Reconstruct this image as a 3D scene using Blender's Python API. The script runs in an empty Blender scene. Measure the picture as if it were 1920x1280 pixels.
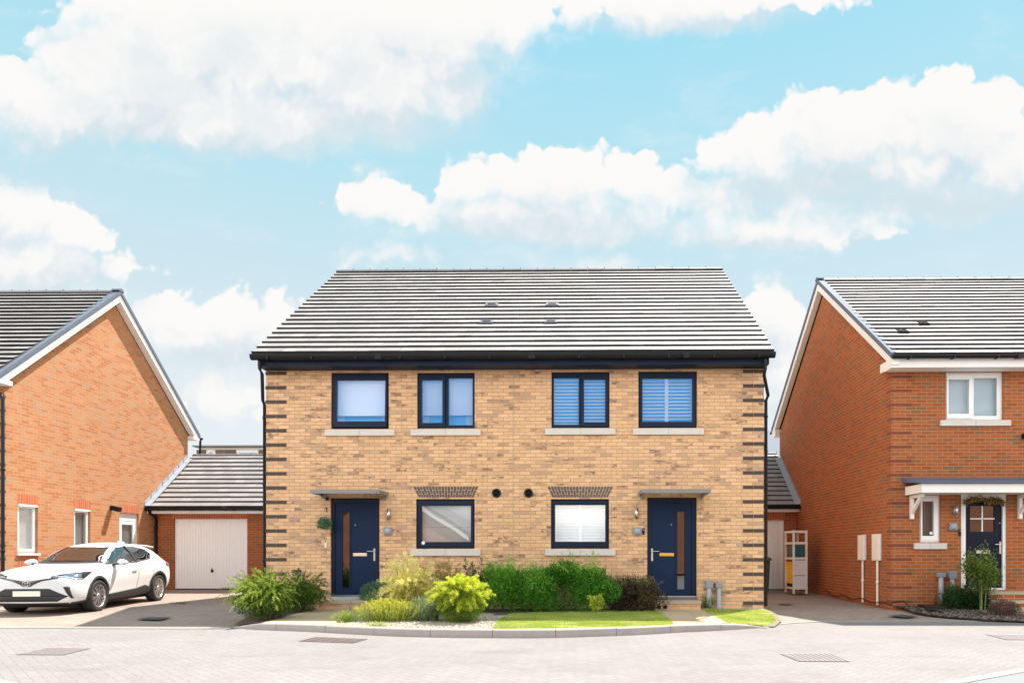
import bpy, bmesh, math, random
import numpy as np
from mathutils import Vector, Matrix
from mathutils.bvhtree import BVHTree

random.seed(7)
S = bpy.context.scene
COL = S.collection
rad = math.radians

# ------------------------------------------------------------------ camera
CX, CY, F, YAW, HC = 1065.0, 1034.0, 1280.0, rad(0.9), 1.18
cd = bpy.data.cameras.new('camera')
cam = bpy.data.objects.new('camera', cd)
COL.objects.link(cam)
cam.location = (0, 0, HC)
cam.rotation_euler = (math.pi/2, 0, YAW)
cd.sensor_width = 36.0
cd.lens = F/1920*36.0
cd.shift_x = (960-CX)/1920
cd.shift_y = (CY-640)/1920
cd.clip_end = 3000
cd.clip_start = 0.1
S.camera = cam

def ray(px, py):
    u, v = (px-CX)/F, -(py-CY)/F
    c, s = math.cos(YAW), math.sin(YAW)
    return Vector((u*c - s, u*s + c, v))

def W(px, py, Y):
    "world point seen at a photo pixel on the plane y=Y"
    d = ray(px, py)
    t = Y/d.y
    return Vector((d.x*t, Y, HC + d.z*t))

def GZ(px, py, z=0.0):
    "world point seen at a photo pixel on the level z"
    d = ray(px, py)
    t = (z-HC)/d.z
    return Vector((d.x*t, d.y*t, z))

def WX(px, py, X):
    d = ray(px, py)
    t = X/d.x
    return Vector((X, d.y*t, HC+d.z*t))

# ------------------------------------------------------------------ objects
BASE = {}

def tag(o, label=None, cat=None, group=None, kind=None):
    if label: o['label'] = label
    if cat: o['category'] = cat
    if group: o['group'] = group
    if kind: o['kind'] = kind
    return o

def thing(name, label, cat, loc=(0, 0, 0), rotz=0.0, group=None):
    o = bpy.data.objects.new(name, None)
    COL.objects.link(o)
    o.empty_display_size = 0.3
    o.location = loc
    o.rotation_euler = (0, 0, rotz)
    BASE[o.name] = Vector(loc)
    return tag(o, label, cat, group)

class MB:
    "collects shapes in world coordinates; build() links them as one mesh object"
    def __init__(self):
        self.v, self.f, self.m, self.sm = [], [], [], []
    def face(self, pts, mat=0, smooth=False):
        i = len(self.v)
        self.v += [tuple(p) for p in pts]
        self.f.append(tuple(range(i, i+len(pts))))
        self.m.append(mat); self.sm.append(smooth)
    def mesh(self, verts, faces, mat=0, smooth=False):
        i = len(self.v)
        self.v += [tuple(p) for p in verts]
        for f in faces:
            self.f.append(tuple(i+k for k in f)); self.m.append(mat); self.sm.append(smooth)
    def box(self, a, b, mat=0):
        x0, x1 = sorted((a[0], b[0])); y0, y1 = sorted((a[1], b[1])); z0, z1 = sorted((a[2], b[2]))
        self.mesh([(x0,y0,z0),(x1,y0,z0),(x1,y1,z0),(x0,y1,z0),(x0,y0,z1),(x1,y0,z1),(x1,y1,z1),(x0,y1,z1)],
                  [(0,3,2,1),(4,5,6,7),(0,1,5,4),(1,2,6,5),(2,3,7,6),(3,0,4,7)], mat)
    def prism(self, poly, off, mat=0):
        "polygon (list of 3d points) extruded by vector off"
        off = Vector(off); n = len(poly)
        a = [Vector(p) for p in poly]; b = [p+off for p in a]
        self.mesh(a+b, [tuple(range(n))[::-1], tuple(range(n, 2*n))] + [(i, (i+1) % n, n+(i+1) % n, n+i) for i in range(n)], mat)
    def tube(self, pts, r, n=10, mat=0, cap=True):
        pts = [Vector(p) for p in pts]
        rs = r if isinstance(r, (list, tuple)) else [r]*len(pts)
        rings = []
        for i, p in enumerate(pts):
            d = (pts[min(i+1, len(pts)-1)] - pts[max(i-1, 0)])
            d = d.normalized() if d.length > 1e-9 else Vector((0, 0, 1))
            ref = Vector((0, 0, 1)) if abs(d.z) < 0.9 else Vector((1, 0, 0))
            a = d.cross(ref).normalized(); b = d.cross(a)
            rings.append([p + a*rs[i]*math.cos(2*math.pi*k/n) + b*rs[i]*math.sin(2*math.pi*k/n) for k in range(n)])
        vs = [q for rg in rings for q in rg]
        fs = [(i*n+k, i*n+(k+1) % n, (i+1)*n+(k+1) % n, (i+1)*n+k) for i in range(len(pts)-1) for k in range(n)]
        self.mesh(vs, fs, mat, True)
        if cap:
            self.mesh(rings[0], [tuple(range(n))], mat); self.mesh(rings[-1], [tuple(range(n))[::-1]], mat)
    def lathe(self, c, axis, prof, n=24, mat=0):
        "prof: list of (radius, height along axis)"
        axis = Vector(axis).normalized(); c = Vector(c)
        ref = Vector((0, 0, 1)) if abs(axis.z) < 0.9 else Vector((1, 0, 0))
        a = axis.cross(ref).normalized(); b = axis.cross(a)
        vs = [c + axis*h + (a*math.cos(2*math.pi*k/n)+b*math.sin(2*math.pi*k/n))*r for (r, h) in prof for k in range(n)]
        fs = [(i*n+k, i*n+(k+1) % n, (i+1)*n+(k+1) % n, (i+1)*n+k) for i in range(len(prof)-1) for k in range(n)]
        self.mesh(vs, fs, mat, True)
    def build(self, name, mats, parent=None, local=False, bevel=0.0):
        if not isinstance(mats, (list, tuple)): mats = [mats]
        off = Vector((0, 0, 0))
        if parent is not None and not local:
            r = parent
            while r.parent is not None: r = r.parent
            off = BASE.get(r.name, Vector(r.location))
        me = bpy.data.meshes.new(name)
        me.from_pydata([(x-off.x, y-off.y, z-off.z) for x, y, z in self.v], [], self.f)
        for m in mats: me.materials.append(m)
        me.polygons.foreach_set('material_index', self.m)
        me.polygons.foreach_set('use_smooth', self.sm)
        me.update()
        bm = bmesh.new(); bm.from_mesh(me)
        if not any(self.sm) or bevel:
            bmesh.ops.remove_doubles(bm, verts=bm.verts, dist=1e-6) if bevel else None
        bmesh.ops.recalc_face_normals(bm, faces=bm.faces)
        if bevel:
            es = [e for e in bm.edges if len(e.link_faces) == 2 and e.calc_face_angle(0) > 0.6]
            bmesh.ops.bevel(bm, geom=es, offset=bevel, segments=2, affect='EDGES', profile=0.5)
        bm.to_mesh(me); bm.free()
        o = bpy.data.objects.new(name, me)
        COL.objects.link(o)
        if parent is not None: o.parent = parent
        return o

# ------------------------------------------------------------------ node helpers
class NT:
    def __init__(self, tree): self.t = tree; self.L = tree.links
    def n(self, typ, **kw):
        nd = self.t.nodes.new(typ)
        for k, v in kw.items(): setattr(nd, k, v)
        return nd
    def put(self, sock, val):
        if val is None: return
        if hasattr(val, 'is_output'): self.L.new(val, sock)
        else: sock.default_value = val
    def math(self, op, a, b=None, c=None, clamp=False):
        nd = self.n('ShaderNodeMath', operation=op, use_clamp=clamp)
        self.put(nd.inputs[0], a)
        if b is not None: self.put(nd.inputs[1], b)
        if c is not None: self.put(nd.inputs[2], c)
        return nd.outputs[0]
    def vmath(self, op, a, b=None, c=None, out=0):
        nd = self.n('ShaderNodeVectorMath', operation=op)
        self.put(nd.inputs[0], a)
        if b is not None: self.put(nd.inputs[1], b)
        if c is not None: self.put(nd.inputs[2], c)
        return nd.outputs[out]
    def comb(self, x=0.0, y=0.0, z=0.0):
        nd = self.n('ShaderNodeCombineXYZ')
        for s, v in zip(nd.inputs, (x, y, z)): self.put(s, v)
        return nd.outputs[0]
    def sep(self, v):
        nd = self.n('ShaderNodeSeparateXYZ'); self.put(nd.inputs[0], v); return nd.outputs
    def mix(self, f, a, b, blend='MIX'):
        nd = self.n('ShaderNodeMix', data_type='RGBA', blend_type=blend)
        self.put(nd.inputs[0], f)
        for s, v in ((nd.inputs[6], a), (nd.inputs[7], b)):
            if isinstance(v, tuple) and len(v) == 3: v = (*v, 1)
            self.put(s, v)
        return nd.outputs[2]
    def mixf(self, f, a, b):
        nd = self.n('ShaderNodeMix', data_type='FLOAT')
        self.put(nd.inputs[0], f); self.put(nd.inputs[2], a); self.put(nd.inputs[3], b)
        return nd.outputs[0]
    def noise(self, vec, scale, detail=3.0, rough=0.55, dim='3D', col=False):
        nd = self.n('ShaderNodeTexNoise', noise_dimensions=dim)
        if vec is not None: self.put(nd.inputs['Vector'], vec)
        nd.inputs['Scale'].default_value = scale; nd.inputs['Detail'].default_value = detail
        nd.inputs['Roughness'].default_value = rough
        return nd.outputs[1 if col else 0]
    def wn(self, vec):
        nd = self.n('ShaderNodeTexWhiteNoise', noise_dimensions='3D'); self.put(nd.inputs['Vector'], vec); return nd.outputs
    def ramp(self, fac, stops, interp='LINEAR'):
        nd = self.n('ShaderNodeValToRGB'); nd.color_ramp.interpolation = interp
        el = nd.color_ramp.elements
        while len(el) < len(stops): el.new(0.5)
        for e, (p, c) in zip(el, stops):
            e.position = p; e.color = (*c, 1) if len(c) == 3 else c
        self.put(nd.inputs[0], fac); return nd.outputs[0]
    def smooth(self, v, a, b):
        nd = self.n('ShaderNodeMapRange', interpolation_type='SMOOTHSTEP')
        self.put(nd.inputs[0], v); nd.inputs[1].default_value = a; nd.inputs[2].default_value = b
        return nd.outputs[0]
    def bump(self, h, strength=0.3, dist=0.01):
        nd = self.n('ShaderNodeBump'); nd.inputs['Strength'].default_value = strength
        nd.inputs['Distance'].default_value = dist; self.put(nd.inputs['Height'], h); return nd.outputs[0]

def newmat(name):
    m = bpy.data.materials.new(name); m.use_nodes = True
    nt = NT(m.node_tree)
    bs = m.node_tree.nodes['Principled BSDF']
    return m, nt, bs

def sc(r, g, b):
    "photo colour (0-255, sRGB) to linear"
    return tuple((c/255/12.92 if c <= 10 else ((c/255+0.055)/1.055)**2.4) for c in (r, g, b))

def plain(name, col, rough=0.5, metal=0.0, var=0.12, scale=6.0, bump=0.0, spec=0.5, coat=0.0):
    "a single-colour material with slight procedural mottling"
    m, nt, bs = newmat(name)
    pos = nt.n('ShaderNodeNewGeometry').outputs['Position']
    nz = nt.noise(pos, scale, 4.0)
    k = nt.math('MULTIPLY_ADD', nz, 2*var, 1.0-var)
    c = nt.vmath('SCALE', tuple(col)); nt.put(c.node.inputs['Scale'], k)
    nt.put(bs.inputs['Base Color'], c)
    nz2 = nt.noise(pos, scale*4, 2.0)
    nt.put(bs.inputs['Roughness'], nt.math('MULTIPLY_ADD', nz2, 0.15, rough-0.07))
    bs.inputs['Metallic'].default_value = metal
    bs.inputs['Specular IOR Level'].default_value = spec
    bs.inputs['Coat Weight'].default_value = coat
    if bump: nt.put(bs.inputs['Normal'], nt.bump(nt.noise(pos, scale*12, 3.0), bump, 0.005))
    return m

def wall_uv(nt):
    g = nt.n('ShaderNodeNewGeometry')
    p = nt.sep(g.outputs['Position']); nn = nt.sep(g.outputs['True Normal'])
    side = nt.math('GREATER_THAN', nt.math('ABSOLUTE', nn[0]), 0.7)
    u = nt.mixf(side, p[0], p[1])
    flat = nt.math('GREATER_THAN', nt.math('ABSOLUTE', nn[2]), 0.7)
    v = nt.mixf(flat, p[2], p[1])
    return u, v, g

def brick(name, stops, mortar, bw=0.225, bh=0.075, shift=0.5, ox=0.0, oz=0.0, joint=0.011, mott=0.28, patch=0.0, streak=None, streak_amt=0.0, bump=0.5):
    m, nt, bs = newmat(name)
    u, v, g = wall_uv(nt)
    vv = nt.math('DIVIDE', nt.math('SUBTRACT', v, oz), bh)
    row = nt.math('FLOOR', vv); fz = nt.math('SUBTRACT', vv, row)
    uu = nt.math('DIVIDE', nt.math('SUBTRACT', u, ox), bw)
    if shift:
        uu = nt.math('MULTIPLY_ADD', nt.math('FLOORED_MODULO', row, 2.0), shift, uu)
    colm = nt.math('FLOOR', uu); fx = nt.math('SUBTRACT', uu, colm)
    wn = nt.wn(nt.comb(colm, row, 3.7))
    r = wn[0]
    uv = nt.comb(u, v, 0.0)
    if patch:
        big = nt.noise(uv, 0.9, 2.0)
        r = nt.math('ADD', r, nt.math('MULTIPLY_ADD', big, 2*patch, -patch), clamp=True)
    base = nt.ramp(r, stops)
    cell = nt.vmath('ADD', nt.vmath('MULTIPLY', uv, (14.0, 46.0, 1.0)), nt.vmath('SCALE', wn[1], None))
    cell.node.inputs[1].links[0].from_node.inputs['Scale'].default_value = 40.0
    nz = nt.noise(cell, 1.0, 3.0, 0.6)
    k = nt.math('MULTIPLY_ADD', nz, 2*mott, 1.0-mott)
    c = nt.vmath('SCALE', base); nt.put(c.node.inputs['Scale'], k)
    if streak:
        r2 = nt.wn(nt.comb(colm, row, 9.1))[0]
        big2 = nt.noise(uv, 1.6, 2.0)
        has = nt.smooth(nt.math('ADD', r2, nt.math('MULTIPLY_ADD', big2, 0.8, -0.4)), 0.70, 0.95)
        sm = nt.smooth(nt.noise(cell, 0.55, 4.0, 0.7), 0.40, 0.62)
        c = nt.mix(nt.math('MULTIPLY', nt.math('MULTIPLY', has, sm), streak_amt), c, streak)
    jx = joint/bw; jz = joint/bh
    mx = nt.math('LESS_THAN', fx, jx); mz = nt.math('LESS_THAN', fz, jz)
    mm = nt.math('MAXIMUM', mx, mz)
    # soft grime of the wall: wide, low-contrast weathering
    wz = nt.noise(uv, 0.35, 4.0)
    c2 = nt.mix(mm, c, mortar)
    c3 = nt.vmath('SCALE', c2); nt.put(c3.node.inputs['Scale'], nt.math('MULTIPLY_ADD', wz, 0.22, 0.89))
    nt.put(bs.inputs['Base Color'], c3)
    bs.inputs['Roughness'].default_value = 0.85
    bs.inputs['Specular IOR Level'].default_value = 0.25
    h = nt.math('ADD', nt.math('SUBTRACT', 1.0, mm), nt.math('MULTIPLY', nz, 0.35))
    nt.put(bs.inputs['Normal'], nt.bump(h, bump, 0.006))
    return m

def paving(name, stops, jointcol, rot=45.0, unit=0.1, jw=0.045, lichen=None):
    "2:1 blocks in herringbone"
    m, nt, bs = newmat(name)
    pos = nt.n('ShaderNodeNewGeometry').outputs['Position']
    p = nt.sep(pos); c, s = math.cos(rad(rot))/unit, math.sin(rad(rot))/unit
    x = nt.math('MULTIPLY_ADD', p[0], c, nt.math('MULTIPLY', p[1], s))
    y = nt.math('MULTIPLY_ADD', p[0], -s, nt.math('MULTIPLY', p[1], c))
    i = nt.math('FLOOR', x); j = nt.math('FLOOR', y)
    fx = nt.math('SUBTRACT', x, i); fy = nt.math('SUBTRACT', y, j)
    k = nt.math('FLOORED_MODULO', nt.math('SUBTRACT', i, j), 4.0)
    def eq(v): return nt.math('COMPARE', k, v, 0.1)
    k0, k1, k2, k3 = eq(0.0), eq(1.0), eq(2.0), eq(3.0)
    dl = nt.math('ADD', fx, k1); dr = nt.math('ADD', nt.math('SUBTRACT', 1.0, fx), k0)
    db = nt.math('ADD', fy, k2); dt = nt.math('ADD', nt.math('SUBTRACT', 1.0, fy), k3)
    d = nt.math('MINIMUM', nt.math('MINIMUM', dl, dr), nt.math('MINIMUM', db, dt))
    bi = nt.math('SUBTRACT', i, k1); bj = nt.math('ADD', j, k3)
    wn = nt.wn(nt.comb(bi, bj, 1.3))
    base = nt.ramp(wn[0], stops)
    nz = nt.noise(pos, 30.0, 4.0, 0.65)
    big = nt.noise(pos, 0.55, 4.0, 0.6)
    kk = nt.math('MULTIPLY', nt.math('MULTIPLY_ADD', nz, 0.3, 0.85), nt.math('MULTIPLY', nt.math('MULTIPLY_ADD', nt.smooth(big, 0.25, 0.75), 0.18, 0.91), nt.math('MULTIPLY_ADD', nt.smooth(nt.noise(nt.vmath('MULTIPLY', pos, (0.5, 1.6, 1.0)), 1.4, 5.0, 0.6), 0.28, 0.48), 0.13, 0.87)))
    c1 = nt.vmath('SCALE', base); nt.put(c1.node.inputs['Scale'], kk)
    # joints partly filled: their visibility wanders
    wander = nt.smooth(nt.noise(pos, 2.2, 3.0), 0.25, 0.62)
    j01 = nt.math('MULTIPLY', nt.math('SUBTRACT', 1.0, nt.smooth(d, jw*0.4, jw*1.5)), nt.math('MULTIPLY_ADD', wander, 0.6, 0.4))
    c2 = nt.mix(j01, c1, jointcol)
    if lichen:
        sp = nt.smooth(nt.noise(pos, 9.0, 2.0, 0.5), 0.70, 0.74)
        c2 = nt.mix(nt.math('MULTIPLY', sp, 0.5), c2, lichen)
    nt.put(bs.inputs['Base Color'], c2)
    bs.inputs['Roughness'].default_value = 0.9
    bs.inputs['Specular IOR Level'].default_value = 0.2
    h = nt.math('ADD', nt.math('SUBTRACT', 1.0, j01), nt.math('MULTIPLY', nz, 0.2))
    nt.put(bs.inputs['Normal'], nt.bump(h, 0.35, 0.006))
    return m

def tiles(name, stops, rough=0.5, spec=0.5, tw=0.3):
    m, nt, bs = newmat(name)
    at = nt.n('ShaderNodeAttribute', attribute_name='course')
    pos = nt.n('ShaderNodeNewGeometry').outputs['Position']
    p = nt.sep(pos)
    row = at.outputs['Fac']
    uu = nt.math('MULTIPLY_ADD', nt.math('FLOORED_MODULO', row, 2.0), 0.5, nt.math('DIVIDE', p[0], tw))
    cm = nt.math('FLOOR', uu); fx = nt.math('SUBTRACT', uu, cm)
    wn = nt.wn(nt.comb(cm, row, 2.2))
    base = nt.ramp(wn[0], stops)
    nz = nt.noise(pos, 18.0, 5.0, 0.65); big = nt.noise(pos, 0.7, 3.0)
    k = nt.math('MULTIPLY', nt.math('MULTIPLY_ADD', nz, 0.2, 0.9), nt.math('MULTIPLY_ADD', big, 0.2, 0.9))
    c = nt.vmath('SCALE', base); nt.put(c.node.inputs['Scale'], k)
    jm = nt.math('LESS_THAN', fx, 0.022)
    c = nt.mix(nt.math('MULTIPLY', jm, 0.55), c, (0.05, 0.045, 0.045))
    nt.put(bs.inputs['Base Color'], c)
    nt.put(bs.inputs['Roughness'], nt.math('MULTIPLY_ADD', wn[0], 0.06, rough))
    bs.inputs['Specular IOR Level'].default_value = spec
    nt.put(bs.inputs['Normal'], nt.bump(nt.math('SUBTRACT', nz, jm), 0.08, 0.004))
    return m

def glass(name, tint=(1, 1, 1), refl=0.16, rough=0.0, see=0.9, wave=0.05):
    m, nt, bs = newmat(name)
    m.node_tree.nodes.remove(bs)
    out = [n for n in m.node_tree.nodes if n.type == 'OUTPUT_MATERIAL'][0]
    tr = nt.n('ShaderNodeBsdfTransparent'); tr.inputs[0].default_value = (*[see*t for t in tint], 1)
    gl = nt.n('ShaderNodeBsdfGlossy'); gl.inputs['Roughness'].default_value = rough
    gl.inputs[0].default_value = (0.95, 0.97, 1, 1)
    fr = nt.n('ShaderNodeLayerWeight'); fr.inputs[0].default_value = 0.35
    fac = nt.math('MULTIPLY_ADD', fr.outputs['Fresnel'], 0.75, refl, clamp=True)
    # float glass is never perfectly flat
    pos = nt.n('ShaderNodeNewGeometry').outputs['Position']
    if wave:
        b = nt.bump(nt.noise(pos, 1.3, 1.0), wave, 0.02)
        nt.L.new(b, gl.inputs['Normal'])
    mx = nt.n('ShaderNodeMixShader'); nt.put(mx.inputs[0], fac)
    nt.L.new(tr.outputs[0], mx.inputs[1]); nt.L.new(gl.outputs[0], mx.inputs[2])
    nt.L.new(mx.outputs[0], out.inputs[0])
    return m

def leafmat(name, stops, trans=0.35, rough=0.5):
    "leaves: every leaf has its own tone through the 'tint' attribute"
    m, nt, bs = newmat(name)
    out = [n for n in m.node_tree.nodes if n.type == 'OUTPUT_MATERIAL'][0]
    at = nt.n('ShaderNodeAttribute', attribute_name='tint')
    c = nt.ramp(at.outputs['Fac'], stops)
    nt.put(bs.inputs['Base Color'], c)
    bs.inputs['Roughness'].default_value = rough
    bs.inputs['Specular IOR Level'].default_value = 0.3
    tl = nt.n('ShaderNodeBsdfTranslucent')
    c2 = nt.mix(1.0, c, (1.0, 1.0, 0.55), 'MULTIPLY'); nt.put(tl.inputs[0], c2)
    mx = nt.n('ShaderNodeMixShader'); mx.inputs[0].default_value = trans
    nt.L.new(bs.outputs[0], mx.inputs[1]); nt.L.new(tl.outputs[0], mx.inputs[2])
    nt.L.new(mx.outputs[0], out.inputs[0])
    return m
# ------------------------------------------------------------------ materials
BUFF = [(0.0,(0.654,0.378,0.201)),(0.30,(0.709,0.420,0.229)),(0.55,(0.752,0.457,0.255)),(0.75,(0.677,0.400,0.217)),(0.88,(0.586,0.355,0.210)),(0.97,(0.505,0.309,0.195))]
RED = [(0.0,(0.299,0.077,0.022)),(0.35,(0.343,0.094,0.026)),(0.65,(0.381,0.110,0.032)),(0.82,(0.319,0.103,0.035)),(0.93,(0.243,0.103,0.040)),(1.0,(0.200,0.109,0.047))]
REDL = [(0.0,(0.388,0.150,0.065)),(0.35,(0.426,0.190,0.088)),(0.7,(0.457,0.223,0.108)),(0.86,(0.418,0.227,0.121)),(0.96,(0.42,0.235,0.135)),(1.0,(0.36,0.225,0.145))]
M = {}
M['buff'] = brick('buff_brick', BUFF, (0.38,0.275,0.18), mott=0.30, patch=0.12, streak=(0.23,0.135,0.095), streak_amt=1.0)
M['buff_soldier'] = brick('buff_soldier', BUFF, (0.36,0.24,0.13), bw=0.225, bh=0.5, shift=0, oz=4.6, mott=0.2)
M['quoin'] = brick('dark_quoin_brick', [(0.0,(0.055,0.042,0.038)),(0.5,(0.08,0.06,0.052)),(1.0,(0.115,0.085,0.072))], (0.1,0.09,0.08), bw=5.0, bh=5.0, mott=0.4)
M['arch'] = brick('brown_arch_brick', [(0.0,(0.10,0.065,0.05)),(0.5,(0.17,0.105,0.075)),(1.0,(0.24,0.15,0.10))], (0.5,0.42,0.33), bw=5.0, bh=5.0, mott=0.35)
M['mortar'] = plain('pale_mortar', (0.55,0.47,0.38), 0.9, var=0.1)
M['joint'] = plain('buff_mastic', (0.40,0.29,0.19), 0.9)
M['red'] = brick('red_brick', RED, (0.38,0.225,0.14), mott=0.22, patch=0.10)
M['red_left'] = brick('orange_red_brick', REDL, (0.50,0.30,0.175), joint=0.009, mott=0.2, patch=0.12)
M['red_soldier'] = brick('red_soldier_brick', [(0.0,(0.42,0.11,0.05)),(1.0,(0.50,0.15,0.065))], (0.50,0.32,0.20), bw=0.075, bh=4.0, shift=0, oz=-1.0, mott=0.2)
M['red_quoin'] = brick('dark_red_quoin_brick', [(0.0,(0.17,0.050,0.028)),(1.0,(0.23,0.068,0.036))], (0.45,0.3,0.2), bw=5.0, bh=5.0, mott=0.3)
M['step'] = brick('buff_step_brick', BUFF, (0.40,0.30,0.20), mott=0.22)
M['tile'] = tiles('pale_grey_roof_tile', [(0.0,(0.250,0.234,0.230)),(0.5,(0.280,0.264,0.259)),(1.0,(0.315,0.297,0.290))], 0.6, 0.3)
M['tile_plain'] = plain('grey_vent_tile', (0.13,0.14,0.18), 0.6, var=0.1)
M['tile_edge'] = plain('dark_tile_edge', (0.034,0.029,0.028), 0.9, var=0.25, scale=3)
M['ridge'] = plain('grey_ridge_tile', (0.16,0.155,0.16), 0.6, var=0.2)
M['navy'] = plain('navy_painted_frame', (0.0085,0.015,0.036), 0.45, var=0.08, spec=0.2)
M['navy_door'] = plain('navy_door_leaf', (0.0065,0.019,0.055), 0.48, var=0.10, scale=3, spec=0.16)
M['navy_dark'] = plain('dark_navy_door_leaf', (0.004,0.006,0.022), 0.45, var=0.1, spec=0.2)
M['black'] = plain('black_plastic', (0.006,0.006,0.008), 0.45, spec=0.3)
M['upvc'] = plain('white_plastic', (0.80,0.80,0.80), 0.35, var=0.03)
M['white'] = plain('white_paint', (0.80,0.775,0.745), 0.45, var=0.04)
M['cream'] = plain('cream_plastic', (0.84,0.80,0.75), 0.5, var=0.05)
M['stone'] = plain('cast_stone', (0.60,0.555,0.505), 0.8, var=0.10, scale=9, bump=0.1)
M['lead'] = plain('lead_flashing', (0.33,0.36,0.41), 0.55, var=0.12, scale=8)
M['verge'] = plain('blue_grey_verge_cap', (0.13,0.155,0.195), 0.75, var=0.08, spec=0.15)
M['slate_blue'] = plain('grey_canopy_lead', (0.085,0.12,0.18), 0.5, var=0.15)
M['steel'] = plain('brushed_steel', (0.62,0.62,0.63), 0.3, 1.0, var=0.08, scale=30)
M['canopy'] = plain('grey_metal_canopy', (0.23,0.22,0.225), 0.45, 0.3, var=0.1)
M['gold'] = plain('brass_letterplate', (0.85,0.50,0.08), 0.28, 0.85, var=0.06)
M['copper'] = plain('pinkish_letterplate', (0.90,0.66,0.52), 0.35, 0.25, var=0.05)
M['grey_box'] = plain('grey_plastic_box', (0.24,0.25,0.29), 0.5, var=0.08)
M['lens'] = plain('frosted_lens', (0.33,0.35,0.42), 0.3, var=0.08)
M['pipe_grey'] = plain('grey_cable_duct', (0.38,0.41,0.47), 0.55, var=0.15, scale=15)
M['glass'] = glass('window_glass', (0.96,0.98,1.0), 0.20, see=0.98)
M['glass_side'] = glass('clear_side_glass', (0.97,0.98,0.98), 0.04, see=0.96)
M['glass_door'] = glass('tinted_door_glass', (0.62,0.60,0.60), 0.16, see=0.8)
M['car_glass'] = glass('car_glass', (0.22,0.235,0.26), 0.18, see=0.7, wave=0)
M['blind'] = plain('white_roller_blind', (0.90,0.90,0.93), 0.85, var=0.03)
M['blind_cream'] = plain('cream_roller_blind', (0.86,0.81,0.76), 0.9, var=0.04)
M['slat'] = plain('white_shutter_slat', (0.95,0.95,0.95), 0.5, var=0.03)
M['curtain'] = plain('white_net_curtain', (0.8,0.84,0.88), 0.9, var=0.06, scale=20)
M['blue_reflection'] = plain('blue_sky_reflection', (0.20,0.60,1.0), 0.7, var=0.06)  # saturated blue stands in for the sky reflected in the panes
M['room_in'] = plain('grey_room_wall', (0.42,0.43,0.43), 0.8, var=0.1)
M['room_pale'] = plain('pale_room_wall', (0.90,0.91,0.90), 0.8, var=0.06)
M['garage_door'] = plain('white_ribbed_door', (0.93,0.92,0.90), 0.5, var=0.02)
M['kerb'] = plain('concrete_kerb', (0.35,0.305,0.285), 0.85, var=0.16, scale=7, bump=0.25)
M['flush'] = plain('pale_concrete_edging', (0.29,0.28,0.265), 0.85, var=0.12, scale=7)
M['tarmac'] = plain('grey_tarmac', (0.20,0.21,0.212), 0.9, var=0.15, scale=25, bump=0.3)
M['iron'] = plain('rusty_cast_iron', (0.18,0.135,0.125), 0.6, 0.2, var=0.3, scale=20)
M['iron_pale'] = plain('dusty_cast_iron', (0.30,0.255,0.25), 0.7, var=0.25, scale=20)
M['gap'] = plain('drain_gap', (0.03,0.026,0.026), 0.95, spec=0.05)
M['road'] = paving('road_block_paving', [(0.0,(0.228,0.208,0.202)),(0.5,(0.238,0.218,0.212)),(1.0,(0.250,0.230,0.223))], (0.175,0.157,0.150), lichen=(0.26,0.245,0.24))
M['drive'] = paving('brindle_block_paving', [(0.0,(0.28,0.215,0.18)),(0.4,(0.305,0.24,0.203)),(0.8,(0.33,0.265,0.225)),(1.0,(0.265,0.205,0.175))], (0.17,0.13,0.11), rot=0, jw=0.06)
M['bark'] = plain('stem_bark', (0.16,0.10,0.06), 0.9, var=0.3, scale=30)
M['stem_green'] = plain('green_stem', (0.22,0.26,0.09), 0.8, var=0.2, scale=20)
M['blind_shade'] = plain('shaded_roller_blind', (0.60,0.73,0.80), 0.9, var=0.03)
M['blind_grey'] = plain('grey_pleated_blind', (0.20,0.17,0.15), 0.9, var=0.05, scale=20)
M['panel'] = plain('pale_grey_panel', (0.76,0.74,0.76), 0.5, var=0.04)
M['teal'] = plain('teal_plastic', (0.015,0.115,0.11), 0.4, var=0.08)
M['yellow'] = plain('yellow_plastic', (0.95,0.58,0.015), 0.45, var=0.06)
M['bin_green'] = plain('dark_green_plastic', (0.035,0.065,0.028), 0.5, var=0.1)
M['wood'] = plain('brown_timber', (0.2,0.12,0.07), 0.8, var=0.2)
M['red_far'] = brick('deep_red_brick', [(a, (b[0]*0.85, b[1]*0.66, b[2]*0.62)) for a, b in REDL], (0.5,0.36,0.26), mott=0.2)
# ------------------------------------------------------------------ light
SUN = Vector((0.36, 0.43, 1.0)).normalized()
SUN_EL = math.asin(SUN.z)
SUN_AZ = math.atan2(SUN.x, SUN.y)          # clockwise from +y
sd = bpy.data.lights.new('sun', 'SUN'); so = bpy.data.objects.new('sun', sd); COL.objects.link(so)
sd.energy = 4.7; sd.angle = rad(0.55); sd.color = (1.0, 0.94, 0.86)
so.rotation_euler = (-SUN).to_track_quat('-Z', 'Y').to_euler()

wd = bpy.data.worlds.new('World'); S.world = wd; wd.use_nodes = True
nt = NT(wd.node_tree)
bg = [n for n in wd.node_tree.nodes if n.type == 'BACKGROUND'][0]
sky = nt.n('ShaderNodeTexSky'); sky.sky_type = 'NISHITA'; sky.sun_disc = False
sky.sun_elevation = SUN_EL; sky.sun_rotation = SUN_AZ
sky.air_density = 1.0; sky.dust_density = 0.6; sky.ozone_density = 1.0
D = nt.n('ShaderNodeTexCoord').outputs['Generated']
dx, dy, dz = nt.sep(D)
ysafe = nt.math('MAXIMUM', nt.math('ABSOLUTE', dy), 0.08)
u0 = nt.math('DIVIDE', dx, ysafe); v0 = nt.math('DIVIDE', dz, ysafe)
front = nt.math('GREATER_THAN', dy, 0.0)
UV = nt.comb(u0, v0, 0.0)

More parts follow.
